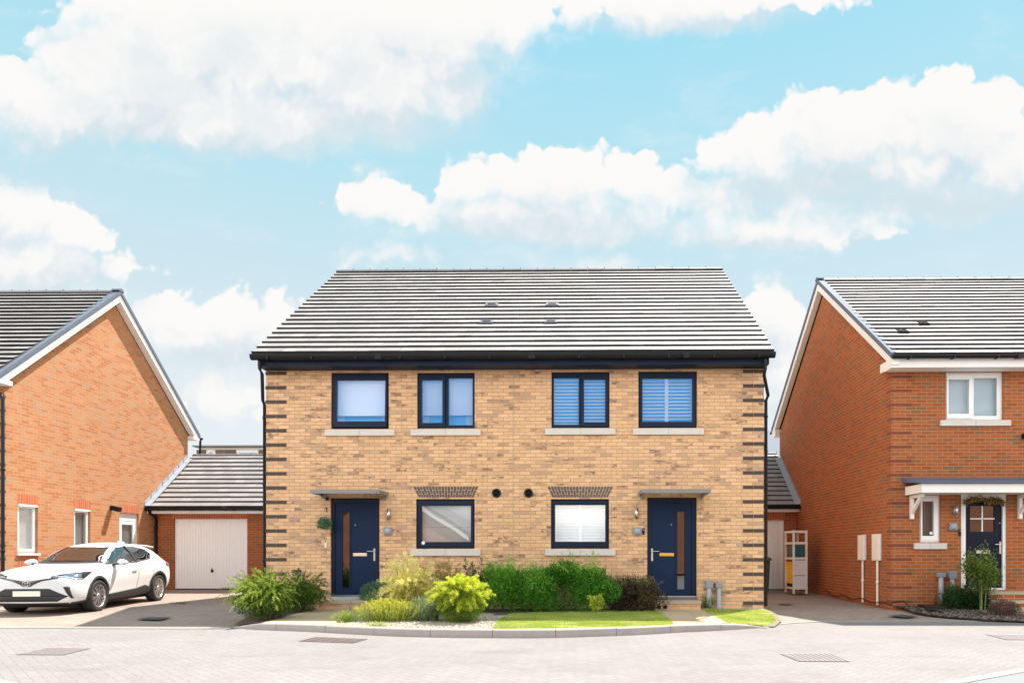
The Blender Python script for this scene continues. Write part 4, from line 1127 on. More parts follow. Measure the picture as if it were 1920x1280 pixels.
# canopy on brackets
cx0, cx1, cyf = W(1697, 913, RYF).x, 9.72, 13.99
m = MB(); m.box((cx0, cyf, 2.385), (cx1, cyf+0.03, 2.565)); m.box((cx0, cyf+0.03, 2.385), (cx0+0.03, RYF-0.003, 2.565)); m.box((cx1-0.03, cyf+0.03, 2.385), (cx1, RYF-0.003, 2.565)); m.box((cx0+0.03, cyf+0.03, 2.40), (cx1-0.03, RYF-0.003, 2.42))
can = m.build('door_canopy', M['white'], rh)
m = MB(); m.prism([(cx0-0.07, cyf-0.06, 2.568), (cx0-0.07, RYF-0.003, 2.66), (cx0-0.07, RYF-0.003, 2.76), (cx0-0.07, cyf-0.06, 2.60)], (cx1-cx0+0.14, 0, 0)); m.build('lead_roof', M['slate_blue'], can)
for X in (W(1709.5, 940, RYF-0.03).x, W(1912, 940, RYF-0.03).x):
    m = MB(); w = 0.035
    m.box((X-w, RYF-0.07, 1.88), (X+w, RYF-0.002, 2.384)); m.box((X-w, RYF-0.5, 2.315), (X+w, RYF-0.07, 2.384))
    m.prism([(X-w*0.8, RYF-0.07, 1.98), (X-w*0.8, RYF-0.07, 2.07), (X-w*0.8, RYF-0.36, 2.315), (X-w*0.8, RYF-0.44, 2.315)], (w*1.6, 0, 0))
    m.build('canopy_bracket', M['white'], can)
c = W(1790, 957, RYF); wall_light(rh, PR, c.x, c.z)
c = W(1786, 986.5, RYF); square_box(rh, PR, c.x, c.z)
c = W(1799, 998, RYF); m = MB(); PR.box(m, c.x-0.024, c.x+0.024, -0.03, 0, c.z-0.075, c.z+0.07); o = m.build('doorbell', M['black'], rh, bevel=0.008)
m = MB(); m.lathe((c.x, RYF-0.03, c.z+0.035), (0, -1, 0), [(0.014, -0.002), (0.014, 0.004), (0, 0.006)], 14); m.build('bell_lens', M['lens'], o)
c = W(1921, 818, RYF); m = MB(); PR.box(m, c.x-0.07, c.x+0.1, -0.02, 0.0, c.z-0.05, c.z+0.05); PR.box(m, c.x-0.06, c.x+0.1, -0.16, -0.02, c.z-0.05, c.z+0.06); m.build('security_lamp', M['black'], rh, bevel=0.01)
# steps
x0 = W(1853, 1108, 14.1).x
M['red_step'] = brick('red_step_brick', RED, (0.50,0.36,0.25))
for k, (yy, zt, zb, xa) in enumerate(((14.06, 0.355, 0.20, x0), (13.66, 0.20, 0.075, x0), (13.26, 0.075, -0.08, W(1900, 1140, 13.3).x))):
    m = MB(); yb = 14.06 if k == 1 else (13.66 if k == 2 else RYF); m.box((xa, yy+0.02, zb-0.02), (xa+2.4, yb, zt-0.045)); o = m.build('entrance_step', M['red_step'], rh)
    m = MB(); m.box((xa-0.015, yy, zt-0.043), (xa+2.42, yb-0.002, zt)); m.build('step_tread', M['stone_buff'], o, bevel=0.004)
# meter cupboards on the gable
for (pa, pb, lab) in ((1621, 1604, 'meter cupboard nearer the garage'), (1649, 1630, 'meter cupboard nearer the street')):
    ya, yb = RX*F/(pa-1085), (RX-0.06)*F/(pb-1085)
    m = MB(); m.box((RX-0.06, ya, 0.985), (RX, yb, 1.575)); o = m.build('meter_cupboard', M['cream'], rh, bevel=0.012); o['label'] = lab
    m = MB(); m.box((RX-0.066, ya+0.03, 1.015), (RX-0.059, yb-0.03, 1.545)); m.build('cupboard_door', M['cream'], o, bevel=0.004)
    m = MB(); ym = (ya+yb)/2-0.06; m.tube([(RX-0.035, ym, 0.985), (RX-0.035, ym, 0.0)], 0.026, 10); m.lathe((RX-0.035, ym, 0.5), (0, 0, 1), [(0.027, -0.03), (0.034, -0.03), (0.034, 0.03), (0.027, 0.03)], 12); m.build('meter_pipe', M['cream'], o)
# roof
tp = (8.19-RZ)/(RYM-RYF); OH = 0.42; TH = 0.22
ye, ze, yr, zr = RYF-OH-0.02, 5.27, RYM, 8.56
roof_r = roof_obj(rh, RX-0.10, RXE, ye, ze, yr, zr, 2*RYM-ye, ze, 21, t=0.044)
ridge_tiles(roof_r, RX-0.06, RXE, yr, zr-0.02)
barge(rh, RX, -1, RYF-OH+0.03, ze-0.03, RYM, zr-0.02, RYB+OH-0.03, ze-0.03, depth=0.23, th=0.15, zcut=5.075)
m = MB(); m.box((RX-0.148, RYF-OH+0.06, ze-0.25), (RXE, RYF-OH+0.09, ze-0.02)); m.box((RX-0.148, RYF-OH+0.09, ze-0.25), (RXE, RYF-0.003, ze-0.23)); m.box((RX-0.148, RYF-OH+0.09, ze-0.23), (RX-0.12, RYF+0.2, ze-0.05)); m.build('fascia', M['white'], rh)
m = MB(); m.box((RX-0.148, RYB, ze-0.25), (RXE, RYB+OH-0.06, ze-0.03)); m.build('fascia', M['white'], rh)
gutter(rh, RX-0.17, RXE, RYF-OH-0.02, ze-0.02, r=0.062); gutter(rh, RX-0.18, RXE, RYB+OH+0.02, ze-0.06)
sl = Vector((0, yr-ye, zr-ze)).normalized(); nn = Vector((0, -sl.z, sl.y))
for (x, y) in ((1733, 607), (1694, 622)):
    c = on_slope(x, y, ye, ze, yr, zr, 0.03); m = MB()
    for sx in (-0.065, 0.065):
        prof = [(math.cos(t)*0.064, math.sin(t)*0.042) for t in [math.pi*i/8 for i in range(9)]]
        A = [c+Vector((sx+p, 0, 0))+nn*q-sl*0.05 for p, q in prof]; B = [c+Vector((sx+p*0.8, 0, 0))+nn*q*0.1+sl*0.2 for p, q in prof]
        m.mesh(A+B, [(i, i+1, 10+i, 9+i) for i in range(8)]+[tuple(range(9)), tuple(range(9, 18))[::-1]])
    m.build('roof_vent', M['gap'], roof_r)

garage('right brick garage in shade, pale ribbed door behind the shelving', 21.04, 4.05, RX-0.004, 4.35, W(1470.5, 1000, 21.04).x, W(1450, 974, 21.04).z, W(1450, 1105, 21.04).z, 2.42, RYB, 12, RX-0.005, 1, eave=(20.68, 2.55), ridge=(23.15, 4.52))

duct_post(1764.3, 1073, 1081, 14.5, 1131, RYF-0.09, 'grey cable duct with wide flat cap by red brick wall', w2=0.048)
duct_post(1785.3, 1069.6, 1084.5, 13.5, 1130, RYF-0.09, 'grey cable duct with square cap half hidden by shrub', w2=0.042)

# ------------------------------------------------------------------ things on the right drive
Y0 = 18.85; xa, xb = W(1487, 1034, Y0).x, W(1514, 1034, Y0).x; ZD = 0.03
su = thing('shelving_unit', 'white plastic shelving unit beside the right garage door', 'shelving', ((xa+xb)/2, Y0, ZD))
yb_ = Y0+0.78; H = 1.77; m = MB(); p = 0.05
for (x, y) in ((xa, Y0), (xb-p, Y0), (xa, yb_-p), (xb-p, yb_-p)):
    pm = MB(); pm.box((x, y, ZD), (x+p, y+p, H)); pm.build('post', M['white'], su)
for z in (0.16, 0.98, 1.40, 1.715):
    m = MB(); m.box((xa+0.004, Y0+0.004, z), (xb-0.004, yb_-0.004, z+0.035)); frame_ = 0.05
    m.box((xa, Y0-0.006, z-0.01), (xb, Y0+0.01, z+0.05)); m.box((xa-0.006, Y0, z-0.01), (xa+0.01, yb_, z+0.05)); m.box((xb-0.01, Y0, z-0.01), (xb+0.006, yb_, z+0.05))
    m.build('shelf', M['white'], su)
for (z0, z1) in ((0.20, 0.52), (0.54, 0.95)):
    m = MB(); m.box((xa+0.05, Y0+0.012, z0), (xb-0.05, Y0+0.03, z1)); m.build('end_panel', M['panel'], su)
cr = thing('storage_crate', 'dark teal plastic crate on the white shelving', 'crate', ((xa+xb)/2, Y0+0.3, 1.016))
def crate(root, x0, x1, y0, y1, z0, z1, mat, t=0.012, taper=0.03, lip=0.018):
    m = MB(); a = taper
    b0 = [(x0+a, y0+a), (x1-a, y0+a), (x1-a, y1-a), (x0+a, y1-a)]; t0 = [(x0, y0), (x1, y0), (x1, y1), (x0, y1)]
    bi = [(x0+a+t, y0+a+t), (x1-a-t, y0+a+t), (x1-a-t, y1-a-t), (x0+a+t, y1-a-t)]; ti = [(x0+t, y0+t), (x1-t, y0+t), (x1-t, y1-t), (x0+t, y1-t)]
    for k in range(4):
        l = (k+1) % 4
        m.face([(*b0[k], z0), (*b0[l], z0), (*t0[l], z1), (*t0[k], z1)]); m.face([(*bi[k], z0+t), (*bi[l], z0+t), (*ti[l], z1), (*ti[k], z1)])
        m.face([(*t0[k], z1), (*t0[l], z1), (*ti[l], z1), (*ti[k], z1)])
    m.face([(*q, z0) for q in b0]); m.face([(*q, z0+t) for q in bi])
    m.build('tub', M[mat], root)
    m = MB(); e = lip
    m.box((x0-e, y0-e, z1-0.03), (x1+e, y0, z1)); m.box((x0-e, y1, z1-0.03), (x1+e, y1+e, z1)); m.box((x0-e, y0, z1-0.03), (x0, y1, z1)); m.box((x1, y0, z1-0.03), (x1+e, y1, z1))
    m.build('rim', M[mat], root)
crate(cr, xa+0.03, xb-0.03, Y0+0.06, Y0+0.56, 1.016, 1.36, 'teal')
yc = thing('storage_bin', 'yellow plastic tub with black base under the white shelves', 'bin', ((xa+xb)/2, Y0+0.4, 0.20))
crate(yc, xa+0.02, xb-0.05, Y0+0.08, Y0+0.74, 0.30, 0.90, 'yellow')
m = MB(); m.box((xa+0.04, Y0+0.12, 0.196), (xb-0.07, Y0+0.70, 0.299)); m.build('base', M['black'], yc)
# wheelie bin
bx1 = W(1446.5, 1060, 19.6).x; bx0 = bx1-0.52
wb = thing('wheelie_bin', 'dark green wheelie bin half hidden behind buff house corner', 'wheelie bin', ((bx0+bx1)/2, 19.6, ZD))
m = MB(); zb0, zb1 = ZD+0.04, 0.93; a = 0.06
q0 = [(bx0+a, 19.6+a), (bx1-a, 19.6+a), (bx1-a, 20.2-a), (bx0+a, 20.2-a)]; q1 = [(bx0+0.01, 19.6), (bx1-0.03, 19.6), (bx1-0.03, 20.2), (bx0+0.01, 20.2)]
m.mesh([(*p, zb0) for p in q0]+[(*p, zb1) for p in q1], [(0,1,5,4),(1,2,6,5),(2,3,7,6),(3,0,4,7),(0,3,2,1),(4,5,6,7)]); m.build('bin_body', M['bin_green'], wb, bevel=0.02)
m = MB(); m.prism([(bx0-0.01, 19.56, 0.932), (bx0-0.01, 19.6, 1.0), (bx0-0.01, 19.95, 1.04), (bx0-0.01, 20.22, 1.0), (bx0-0.01, 20.24, 0.932)], (bx1-bx0+0.02, 0, 0)); m.build('lid', M['bin_green'], wb, bevel=0.015)
for x in (bx0+0.02, bx1-0.06):
    m = MB(); m.lathe((x, 20.2, ZD+0.10), (1, 0, 0), [(0.0, 0), (0.10, 0.0), (0.10, 0.045), (0.0, 0.045)], 18); m.build('wheel', M['black'], wb)
# black cable along the foot of the gable
pts = []
rg = random.Random(11)
for k in range(26):
    y = 18.6-k*0.16; pts.append((RX-0.05-0.02*rg.random(), y, 0.055+0.03*math.sin(k*0.9)+0.02*rg.random()+ (0.05 if k < 3 else 0)))
pts += [(RX-0.03, 14.6, 0.10), (RX+0.06, 14.3, 0.16), (RX+0.15, 14.2, 0.05)]
m = MB(); m.tube(pts, 0.012, 6); o = m.build('cable', M['black']); tag(o, 'loose black cable along foot of red brick gable wall', 'cable')
# garland over the navy door
gl = thing('leaf_garland', 'autumn leaf garland hung over the navy door of the right house', 'garland', (W(1844, 936, RYF).x, RYF-0.02, 2.25))
# hanging basket by left door
c = W(608.5, 979, YF-0.12)
hb = thing('hanging_basket', 'small hanging basket of trailing green left of front door', 'hanging basket', (c.x, YF-0.12, c.z-0.12))
m = MB(); m.lathe((c.x, YF-0.12, c.z-0.10), (0, 0, 1), [(0.0, -0.03), (0.05, -0.02), (0.085, 0.04), (0.095, 0.075), (0.088, 0.075), (0.08, 0.05), (0.0, 0.05)], 16); m.build('basket', M['bark'], hb)
m = MB(); top = W(605, 945, YF)
for a in (0, 2.1, 4.2): m.tube([(c.x+0.09*math.cos(a), YF-0.12+0.09*math.sin(a), c.z-0.03), (c.x, YF-0.12, c.z+0.27)], 0.002, 4)
m.build('chain', M['grey_box'], hb)
m = MB(); m.tube([(c.x, YF-0.12, c.z+0.27), (c.x, YF-0.10, c.z+0.30), (c.x, YF-0.02, c.z+0.30)], 0.004, 6); m.box((c.x-0.008, YF-0.012, c.z+0.22), (c.x+0.008, YF-0.002, c.z+0.32)); m.build('wall_hook', M['black'], hb)
HBC = Vector((c.x, YF-0.12, c.z))
# black plastic tray on the bark bed
a = GZ(1722, 1137, 0.06); b = GZ(1775, 1141, 0.06)
m = MB(); m.prism([(a.x, 13.72, 0.045), (b.x, 13.55, 0.045), (b.x+0.02, 13.95, 0.06), (a.x+0.02, 14.1, 0.06)], (0, 0, 0.05)); o = m.build('plastic_board', M['black'], bevel=0.006); tag(o, 'black plastic board lying on bark below red wall', 'board')

# ------------------------------------------------------------------ far buildings in the gaps
YBG = 43.0
zt = W(430, 836, YBG).z
bgb = thing('apartment_block', 'distant flat-roofed white block with brown panels above left garage roof', 'building', (W(430, 836, YBG).x, YBG, 0))
x0, x1 = W(367, 836, YBG).x, W(640, 836, YBG).x
m = MB(); m.box((x0+0.3, YBG, -0.1), (x1, YBG+9, zt-0.1)); m.build('wall', M['white'], bgb)
m = MB(); m.box((x0, YBG-0.4, zt-0.09), (x1+0.3, YBG+9.3, zt)); m.build('flat_roof', M['ridge'], bgb)
for (a, b) in ((368.5, 386), (404, 442), (485, 520), (560, 600)):
    q = pxrect(a, b, 843, 850, YBG-0.03); m = MB(); m.box((q[0], YBG-0.04, q[2]-1.4), (q[1], YBG+0.02, q[3])); m.build('brick_panel', M['arch'], bgb)
for (a, b, lo) in ((391, 400.5, 847), (446, 484, 848)):
    q = pxrect(a, b, lo, 850.5, YBG-0.03); m = MB(); m.box((q[0], YBG-0.04, q[2]-1.1), (q[1], YBG+0.02, q[3]+0.12)); fr = m.build('window', M['upvc'], bgb)
    m = MB(); m.box((q[0]+0.05, YBG-0.05, q[2]-1.0), (q[1]-0.05, YBG-0.042, q[3])); m.build('pane', M['lens'], fr)
YB2 = 46.0; c = W(1461, 842, YB2)
bh = thing('brick_house', 'distant house with a sliver of roof over the right garage', 'house', (c.x+4, YB2, 0))
za = c.z
m = MB(); m.box((c.x+0.1, YB2+0.3, -0.1), (c.x+8, YB2+8, za-1.0)); m.build('wall', M['red'], bh)
m = MB(); m.prism([(c.x-0.4, YB2, za-0.75), (c.x-0.4, YB2+4.1, za+2.0), (c.x-0.4, YB2+8.3, za-0.75)], (8.8, 0, 0)); m.build('roof', M['verge'], bh)
# ------------------------------------------------------------------ ground, road, drives
ZR = -0.095
def poly_obj(name, pts, mat, kind='structure'):
    m = MB(); m.face(pts); o = m.build(name, M[mat]); o['kind'] = kind; return o
M['earth'] = plain('dry_earth', (0.20,0.17,0.12), 0.95, var=0.3, scale=3)
M['soil'] = plain('garden_soil', (0.10,0.072,0.05), 0.95, var=0.35, scale=14, bump=0.4)
M['gravel_base'] = plain('pale_gravel_ground', (0.46,0.40,0.33), 0.95, var=0.30, scale=26, bump=0.4)
M['lawn_base'] = plain('lawn_ground', (0.30,0.30,0.10), 0.95, var=0.4, scale=9)
M['mulch'] = plain('bark_mulch', (0.055,0.042,0.036), 0.95, var=0.5, scale=30, bump=0.5)
m = MB(); m.face([(-700,-700,-0.2),(700,-700,-0.2),(700,700,-0.2),(-700,700,-0.2)]); o = m.build('ground', M['earth']); o['kind'] = 'structure'
m = MB(); m.face([(-45,-3.5,ZR),(45,-3.5,ZR),(45,13.2,ZR),(-45,13.2,ZR)]); o = m.build('road', M['road']); o['kind'] = 'structure'

KB = [(432,1177.2,-0.088),(449,1177.3,-0.06),(470,1178.6,-0.02),(493,1180,0.008),(576,1183,0.012),(659,1187.5,0.018),(740,1191.7,0.024),(827,1194,0.025),(921,1195,0.025),(1018,1195,0.025),(1111,1192.5,0.025),(1200,1189.3,0.025),(1280,1184.6,0.02),(1366,1180.3,0.0),(1410,1177.6,-0.04),(1437,1176,-0.088)]
KP = [(GZ(a, b, ZR), z) for a, b, z in KB]
def smooth_line(pts, n=6):
    out = []
    for i in range(len(pts)-1):
        p0, p1, p2, p3 = pts[max(i-1,0)], pts[i], pts[i+1], pts[min(i+2,len(pts)-1)]
        for k in range(n):
            t = k/n
            out.append(0.5*((2*p1)+(p2-p0)*t+(2*p0-5*p1+4*p2-p3)*t*t+(3*p1-p0-3*p2+p3)*t**3))
    out.append(pts[-1]); return out
KL = smooth_line([Vector((p.x, p.y, z)) for p, z in KP])
def offset_line(L, d):
    out = []
    for i, p in enumerate(L):
        t = L[min(i+1, len(L)-1)]-L[max(i-1, 0)]; n = Vector((-t.y, t.x, 0)).normalized(); out.append(p+n*d)
    return out
KBk = offset_line(KL, 0.125)
# kerb stones, 0.9 m each with open joints
m = MB(); acc = 0; seglen = [(KL[i+1]-KL[i]).length for i in range(len(KL)-1)]; tot = sum(seglen); ns = round(tot/0.92)
def at(L, s):
    acc = 0
    for i, l in enumerate(seglen):
        if acc+l >= s or i == len(seglen)-1:
            t = min(1, max(0, (s-acc)/l)); return L[i].lerp(L[i+1], t)
        acc += l
rg = random.Random(2)
for k in range(ns):
    s0, s1 = tot*k/ns+0.004, tot*(k+1)/ns-0.004; dz = rg.uniform(-0.003, 0.003)
    for q in range(3):
        a, b = s0+(s1-s0)*q/3, s0+(s1-s0)*(q+1)/3
        f0, f1, b0, b1 = at(KL, a), at(KL, b), at(KBk, a), at(KBk, b)
        F0, F1 = f0+Vector((0,0,dz)), f1+Vector((0,0,dz)); B0, B1 = b0+Vector((0,0,dz)), b1+Vector((0,0,dz))
        ch = 0.015
        n0 = (B0-F0).normalized()*ch; n1 = (B1-F1).normalized()*ch
        lo = lambda v: Vector((v.x, v.y, ZR-0.05))
        dn = Vector((0,0,-ch))
        m.face([lo(F0), lo(F1), F1+dn, F0+dn]); m.face([F0+dn, F1+dn, F1+n1, F0+n0]); m.face([F0+n0, F1+n1, B1, B0]); m.face([B0, B1, lo(B1), lo(B0)])
        if q == 0: m.face([lo(F0), F0+dn, F0+n0, B0, lo(B0)])
        if q == 2: m.face([lo(F1), F1+dn, F1+n1, B1, lo(B1)])
o = m.build('kerb', M['kerb']); o['kind'] = 'structure'
# mortar behind and in the joints
m = MB(); L2 = offset_line(KL, 0.012); L3 = offset_line(KL, 0.12)
for i in range(len(KL)-1):
    a, b, c, d = L2[i], L2[i+1], L3[i+1], L3[i]; e = Vector((0,0,-0.014)); lo = lambda v: Vector((v.x, v.y, ZR-0.05))
    m.face([a+e, b+e, c+e, d+e]); m.face([lo(a), lo(b), b+e, a+e])
o = m.build('kerb_joints', M['gap']); o['kind'] = 'structure'
# flush edging stones at both drives
def strip(name, pts, w, z, mat, th=0.05, n=6):
    L = smooth_line([Vector((p.x, p.y, z)) for p in pts], n); B = offset_line(L, w); m = MB()
    for i in range(len(L)-1): m.face([L[i], L[i+1], B[i+1], B[i]])
    lo = lambda v: v+Vector((0,0,-th))
    for i in range(len(L)-1): m.face([lo(L[i]), lo(L[i+1]), L[i+1], L[i]])
    o = m.build(name, M[mat]); o['kind'] = 'structure'; return L, B
EL = [GZ(x, y, ZR+0.012) for x, y in ((-700,1172.5),(-200,1175),(0,1176),(220,1177),(340,1177.5),(432,1177.2))]
LL_, LB_ = strip('edging_stones', EL, 0.10, ZR+0.012, 'flush')
ER = [GZ(x, y, ZR+0.012) for x, y in ((1437,1176),(1470,1168.5),(1555,1164.5),(1692,1163.5),(1920,1162.5),(2300,1160))]
RL_, RB_ = strip('edging_stones', ER, 0.11, ZR+0.012, 'flush')
# drives: gentle slope up to the garages
def drive(name, left_f, right_f, front, z0, z1, y1, mat):
    "front: list of points along the street edge; the sheet is ruled from there to y1"
    m = MB(); n = len(front); rows = 10
    grid = []
    for j in range(rows+1):
        row = []
        for i, p in enumerate(front):
            t = j/rows; y = p.y+(y1-p.y)*t
            x = p.x
            s = i/(n-1); xl, xr = left_f(y), right_f(y)
            x = xl+(xr-xl)*s if j else p.x
            z = z0+(z1-z0)*t if j else z0
            row.append((x, y, z))
        grid.append(row)
    for j in range(rows):
        for i in range(n-1): m.face([grid[j][i], grid[j][i+1], grid[j+1][i+1], grid[j+1][i]])
    o = m.build(name, M[mat]); o['kind'] = 'structure'; return o
gl0 = KL[0]
def lerp1(y, tab):
    for (a, va), (b, vb) in zip(tab, tab[1:]):
        if y <= b: return va+(vb-va)*max(0, (y-a)/(b-a))
    return tab[-1][1]
gardenL = [(KBk[0].y, KBk[0].x+0.02), (KBk[0].y+0.35, KBk[0].x+0.35), (14.1, XL+0.3), (14.3, XL+0.02), (25, XL+0.02)]
drive('driveway', lambda y: -30, lambda y: lerp1(y, gardenL), LB_, ZR+0.012, 0.10, 24.0, 'drive')
gardenR = [(KBk[-1].y, KBk[-1].x-0.1), (13.3, 3.5), (14.1, XR-0.3), (26, XR-0.02)]
mulchR = [(12.3, 10.5), (12.9, 9.2), (13.4, 8.1), (14.0, 7.2), (14.6, RX+0.02), (26, RX+0.02)]
mulch_px = [(1675,1138),(1692,1141),(1712,1147),(1740,1151.5),(1790,1155.5),(1850,1158.5),(1925,1161)]
MU = [GZ(x, y, -0.03) for x, y in mulch_px]
tab = sorted([(p.y, p.x) for p in MU]); mulchR = [(a, b+0.35) for a, b in tab]+[(RYF, RX+0.02), (30, RX+0.02)]
RBd = [p for p in RB_ if p.x < 10.2]
drive('driveway', lambda y: lerp1(y, gardenR), lambda y: lerp1(y, mulchR), RBd, ZR+0.012, 0.035, 24.0, 'drive')
# bark bed in front of the right house
bed = [Vector((p.x, p.y, -0.072+0.07*min(1, max(0, (p.y-12.2)/2.5)))) for p in MU]+[Vector((16, 12.6, -0.05)), Vector((16, RYF, 0.03)), Vector((RX+0.02, RYF, 0.03))]
m = MB(); m.face(bed); o = m.build('bark_bed', M['mulch']); o['kind'] = 'structure'
# the front garden of the pair
ZG = 0.012
def proj_px(p):
    c, s = math.cos(YAW), math.sin(YAW); u = p.x*c+p.y*s; w = -p.x*s+p.y*c
    return CX+F*u/w, CY-F*(p.z-HC)/w
def kb_at(px, back=0.0):
    "back edge of the kerb under a photo column"
    best = None
    for a, b in zip(KBk, KBk[1:]):
        for t in (0, .25, .5, .75):
            q = a.lerp(b, t); d = abs(proj_px(q)[0]-px)
            if best is None or d < best[0]: best = (d, q)
    q = best[1]; return Vector((q.x, q.y+back, q.z))
KZ = sorted([(p.x, p.z) for p in KBk])
def zg(x, y):
    "level of the front garden: flat, dipping to the dropped kerb at both ends"
    k = KZ[0][1] if x <= KZ[0][0] else KZ[-1][1]
    for (a, va), (b, vb) in zip(KZ, KZ[1:]):
        if a <= x <= b: k = va+(vb-va)*(x-a)/max(1e-6, b-a); break
    if x > 2.6: yk = 11.3
    else: yk = 10.6
    t = min(1.0, max(0.0, (y-yk)/2.2)); return min(ZG, k-0.006)*(1-t)+ZG*t
def gsheet(name, poly, mat, dz, kind='structure', step=0.18):
    "a sheet over a plan polygon that follows the garden level"
    bm = bmesh.new(); vs = [bm.verts.new((p.x, p.y, 0)) for p in poly]; bm.faces.new(vs)
    for ax in (0, 1):
        lo = min(p[ax] for p in poly); hi = max(p[ax] for p in poly); v = lo+step
        while v < hi:
            co = [0, 0, 0]; no = [0, 0, 0]; co[ax] = v; no[ax] = 1
            bmesh.ops.bisect_plane(bm, geom=bm.verts[:]+bm.edges[:]+bm.faces[:], plane_co=co, plane_no=no); v += step
    for v in bm.verts: v.co.z = zg(v.co.x, v.co.y)+dz
    bmesh.ops.recalc_face_normals(bm, faces=bm.faces)
    me = bpy.data.meshes.new(name); bm.to_mesh(me); bm.free(); me.materials.append(M[mat])
    o = bpy.data.objects.new(name, me); COL.objects.link(o); o['kind'] = kind; return o
gpoly = [Vector((p.x, p.y, 0)) for p in KBk]+[GZ(1452,1172,-0.06), GZ(1466,1164,-0.06), GZ(1456,1153,-0.03), GZ(1436,1143,0), Vector((XR-0.02, YF+0.02, ZG)), Vector((XL+0.02, YF+0.02, ZG))]
gsheet('gravel_bed', gpoly, 'gravel_base', 0.0)
def path(name, pxs, mat, z=ZG+0.006, th=0.05, gaps=()):
    pts = [GZ(x, y, z) if y else kb_at(x) for x, y in pxs]; gsheet(name, pts, mat, z-ZG); return pts
M['slab'] = brick('buff_paving_slab', [(0.0,(0.47,0.35,0.22)),(0.5,(0.50,0.385,0.25)),(1.0,(0.53,0.41,0.275))], (0.30,0.22,0.14), bw=0.62, bh=0.45, shift=0, oz=13.8, ox=2.10, joint=0.012, mott=0.15)
path('garden_path', [(598,1139),(702,1139),(668,0),(630,0),(590,0),(545,0),(492,0)], 'slab')
path('garden_path', [(1229,1142),(1313,1142),(1364,0),(1330,0),(1300,0),(1266,0)], 'slab')
gsheet('soil_bed', [KBk[0], KBk[2], KBk[5], KBk[9], kb_at(491), GZ(597,1139.5,ZG), Vector((XL+0.03, YF, 0))], 'soil', 0.003)
gsheet('soil_bed', [GZ(1452,1172,-0.06), GZ(1466,1164,-0.06), GZ(1456,1153,-0.03), GZ(1436,1143,0), GZ(1380,1150,0), kb_at(1400), kb_at(1425)], 'earth', 0.003)
lawn_px = [[(925,0),(960,0),(1000,0),(1055,0),(1110,0),(1150,0),(1200,0),(1235,0),(1265,0),(1240,1147),(1228,1142),(1150,1144),(1050,1146),(960,1150),(935,1160)],
           [(1367,0),(1390,0),(1410,0),(1440,1166),(1455,1160),(1448,1152),(1433,1143),(1316,1141),(1340,1156)]]
lawn_polys = []
for i, pl in enumerate(lawn_px):
    pts = [GZ(x, y, ZG-0.03 if x >= 1440 else ZG) if y else kb_at(x) for x, y in pl]; lawn_polys.append(pts)
    gsheet('lawn_soil', pts, 'lawn_base', 0.005)
path('soil_bed', [(872,1152),(935,1153),(1050,1147.5),(1150,1146),(1228,1143.5),(1228,1140),(880,1140)], 'soil', z=ZG+0.002)
# pavement corners nearest the camera
a, b = GZ(1800,1284,ZR), GZ(1960,1254.5,ZR)
m = MB(); z = ZR+0.012
m.face([(a.x-0.15,a.y-0.02,z),(b.x,b.y,z),(b.x+6,b.y+1.5,z),(b.x+6,a.y-8,z),(a.x-2.2,a.y-8,z)]); o = m.build('pavement', M['tarmac']); o['kind'] = 'structure'
t = (b-a).normalized(); n_ = Vector((-t.y, t.x, 0))
m = MB(); z = ZR+0.02
p0, p1 = a-t*2.0, b+t*3
m.prism([(p0.x,p0.y,z),(p1.x,p1.y,z),(p1.x+n_.x*0.13,p1.y+n_.y*0.13,z),(p0.x+n_.x*0.13,p0.y+n_.y*0.13,z)], (0,0,-0.06)); o = m.build('edging_stones', M['white_kerb'] if 'white_kerb' in M else M['flush']); o['kind'] = 'structure'
a, b = GZ(-60,1262,ZR), GZ(40,1285,ZR); t = (b-a).normalized(); n_ = Vector((-t.y, t.x, 0))
m = MB(); z = ZR+0.02; p0, p1 = a-t*3, b+t*2
m.prism([(p0.x,p0.y,z),(p1.x,p1.y,z),(p1.x-n_.x*0.14,p1.y-n_.y*0.14,z),(p0.x-n_.x*0.14,p0.y-n_.y*0.14,z)], (0,0,-0.06)); o = m.build('edging_stones', M['flush']); o['kind'] = 'structure'

# iron covers
def cover(corners, label, z=ZR, nx=9, ny=9, group='iron drain covers set in the road', mat='iron_pale'):
    q = [GZ(x, y, z+0.006) for x, y in corners]; c = sum(q, Vector())/4
    t = thing('drain_cover', label, 'drain cover', (c.x, c.y, z), group=group)
    def bl(u, v, dz=0.0): p = q[0]*(1-u)*(1-v)+q[1]*u*(1-v)+q[2]*u*v+q[3]*(1-u)*v; return Vector((p.x, p.y, z+0.006+dz))
    m = MB(); m.face([bl(0,0,-0.003), bl(1,0,-0.003), bl(1,1,-0.003), bl(0,1,-0.003)], 0)
    for i in range(nx):
        for j in range(ny):
            o_ = 0.5*(j % 2)/nx*0
            u0, u1, v0, v1 = 0.05+0.9*(i+0.14)/nx, 0.05+0.9*(i+0.86)/nx, 0.05+0.9*(j+0.14)/ny, 0.05+0.9*(j+0.86)/ny
            a = [bl(u0,v0,0.002), bl(u1,v0,0.002), bl(u1,v1,0.002), bl(u0,v1,0.002)]
            m.face(a, 1)
    m.build('cover_plate', [M['gap2'], M[mat]], t)
    f = MB(); e = 0.035
    for (A, B, C, D_) in (((0,0),(1,0),(1,e),(0,e)), ((0,1-e),(1,1-e),(1,1),(0,1)), ((0,e),(e,e),(e,1-e),(0,1-e)), ((1-e,e),(1,e),(1,1-e),(1-e,1-e))):
        f.face([bl(*A,0.003), bl(*B,0.003), bl(*C,0.003), bl(*D_,0.003)])
    f.build('frame', M[mat], t)
M['iron_dark'] = plain('dull_dark_iron', (0.10,0.095,0.105), 0.85, var=0.2, scale=12, spec=0.2)
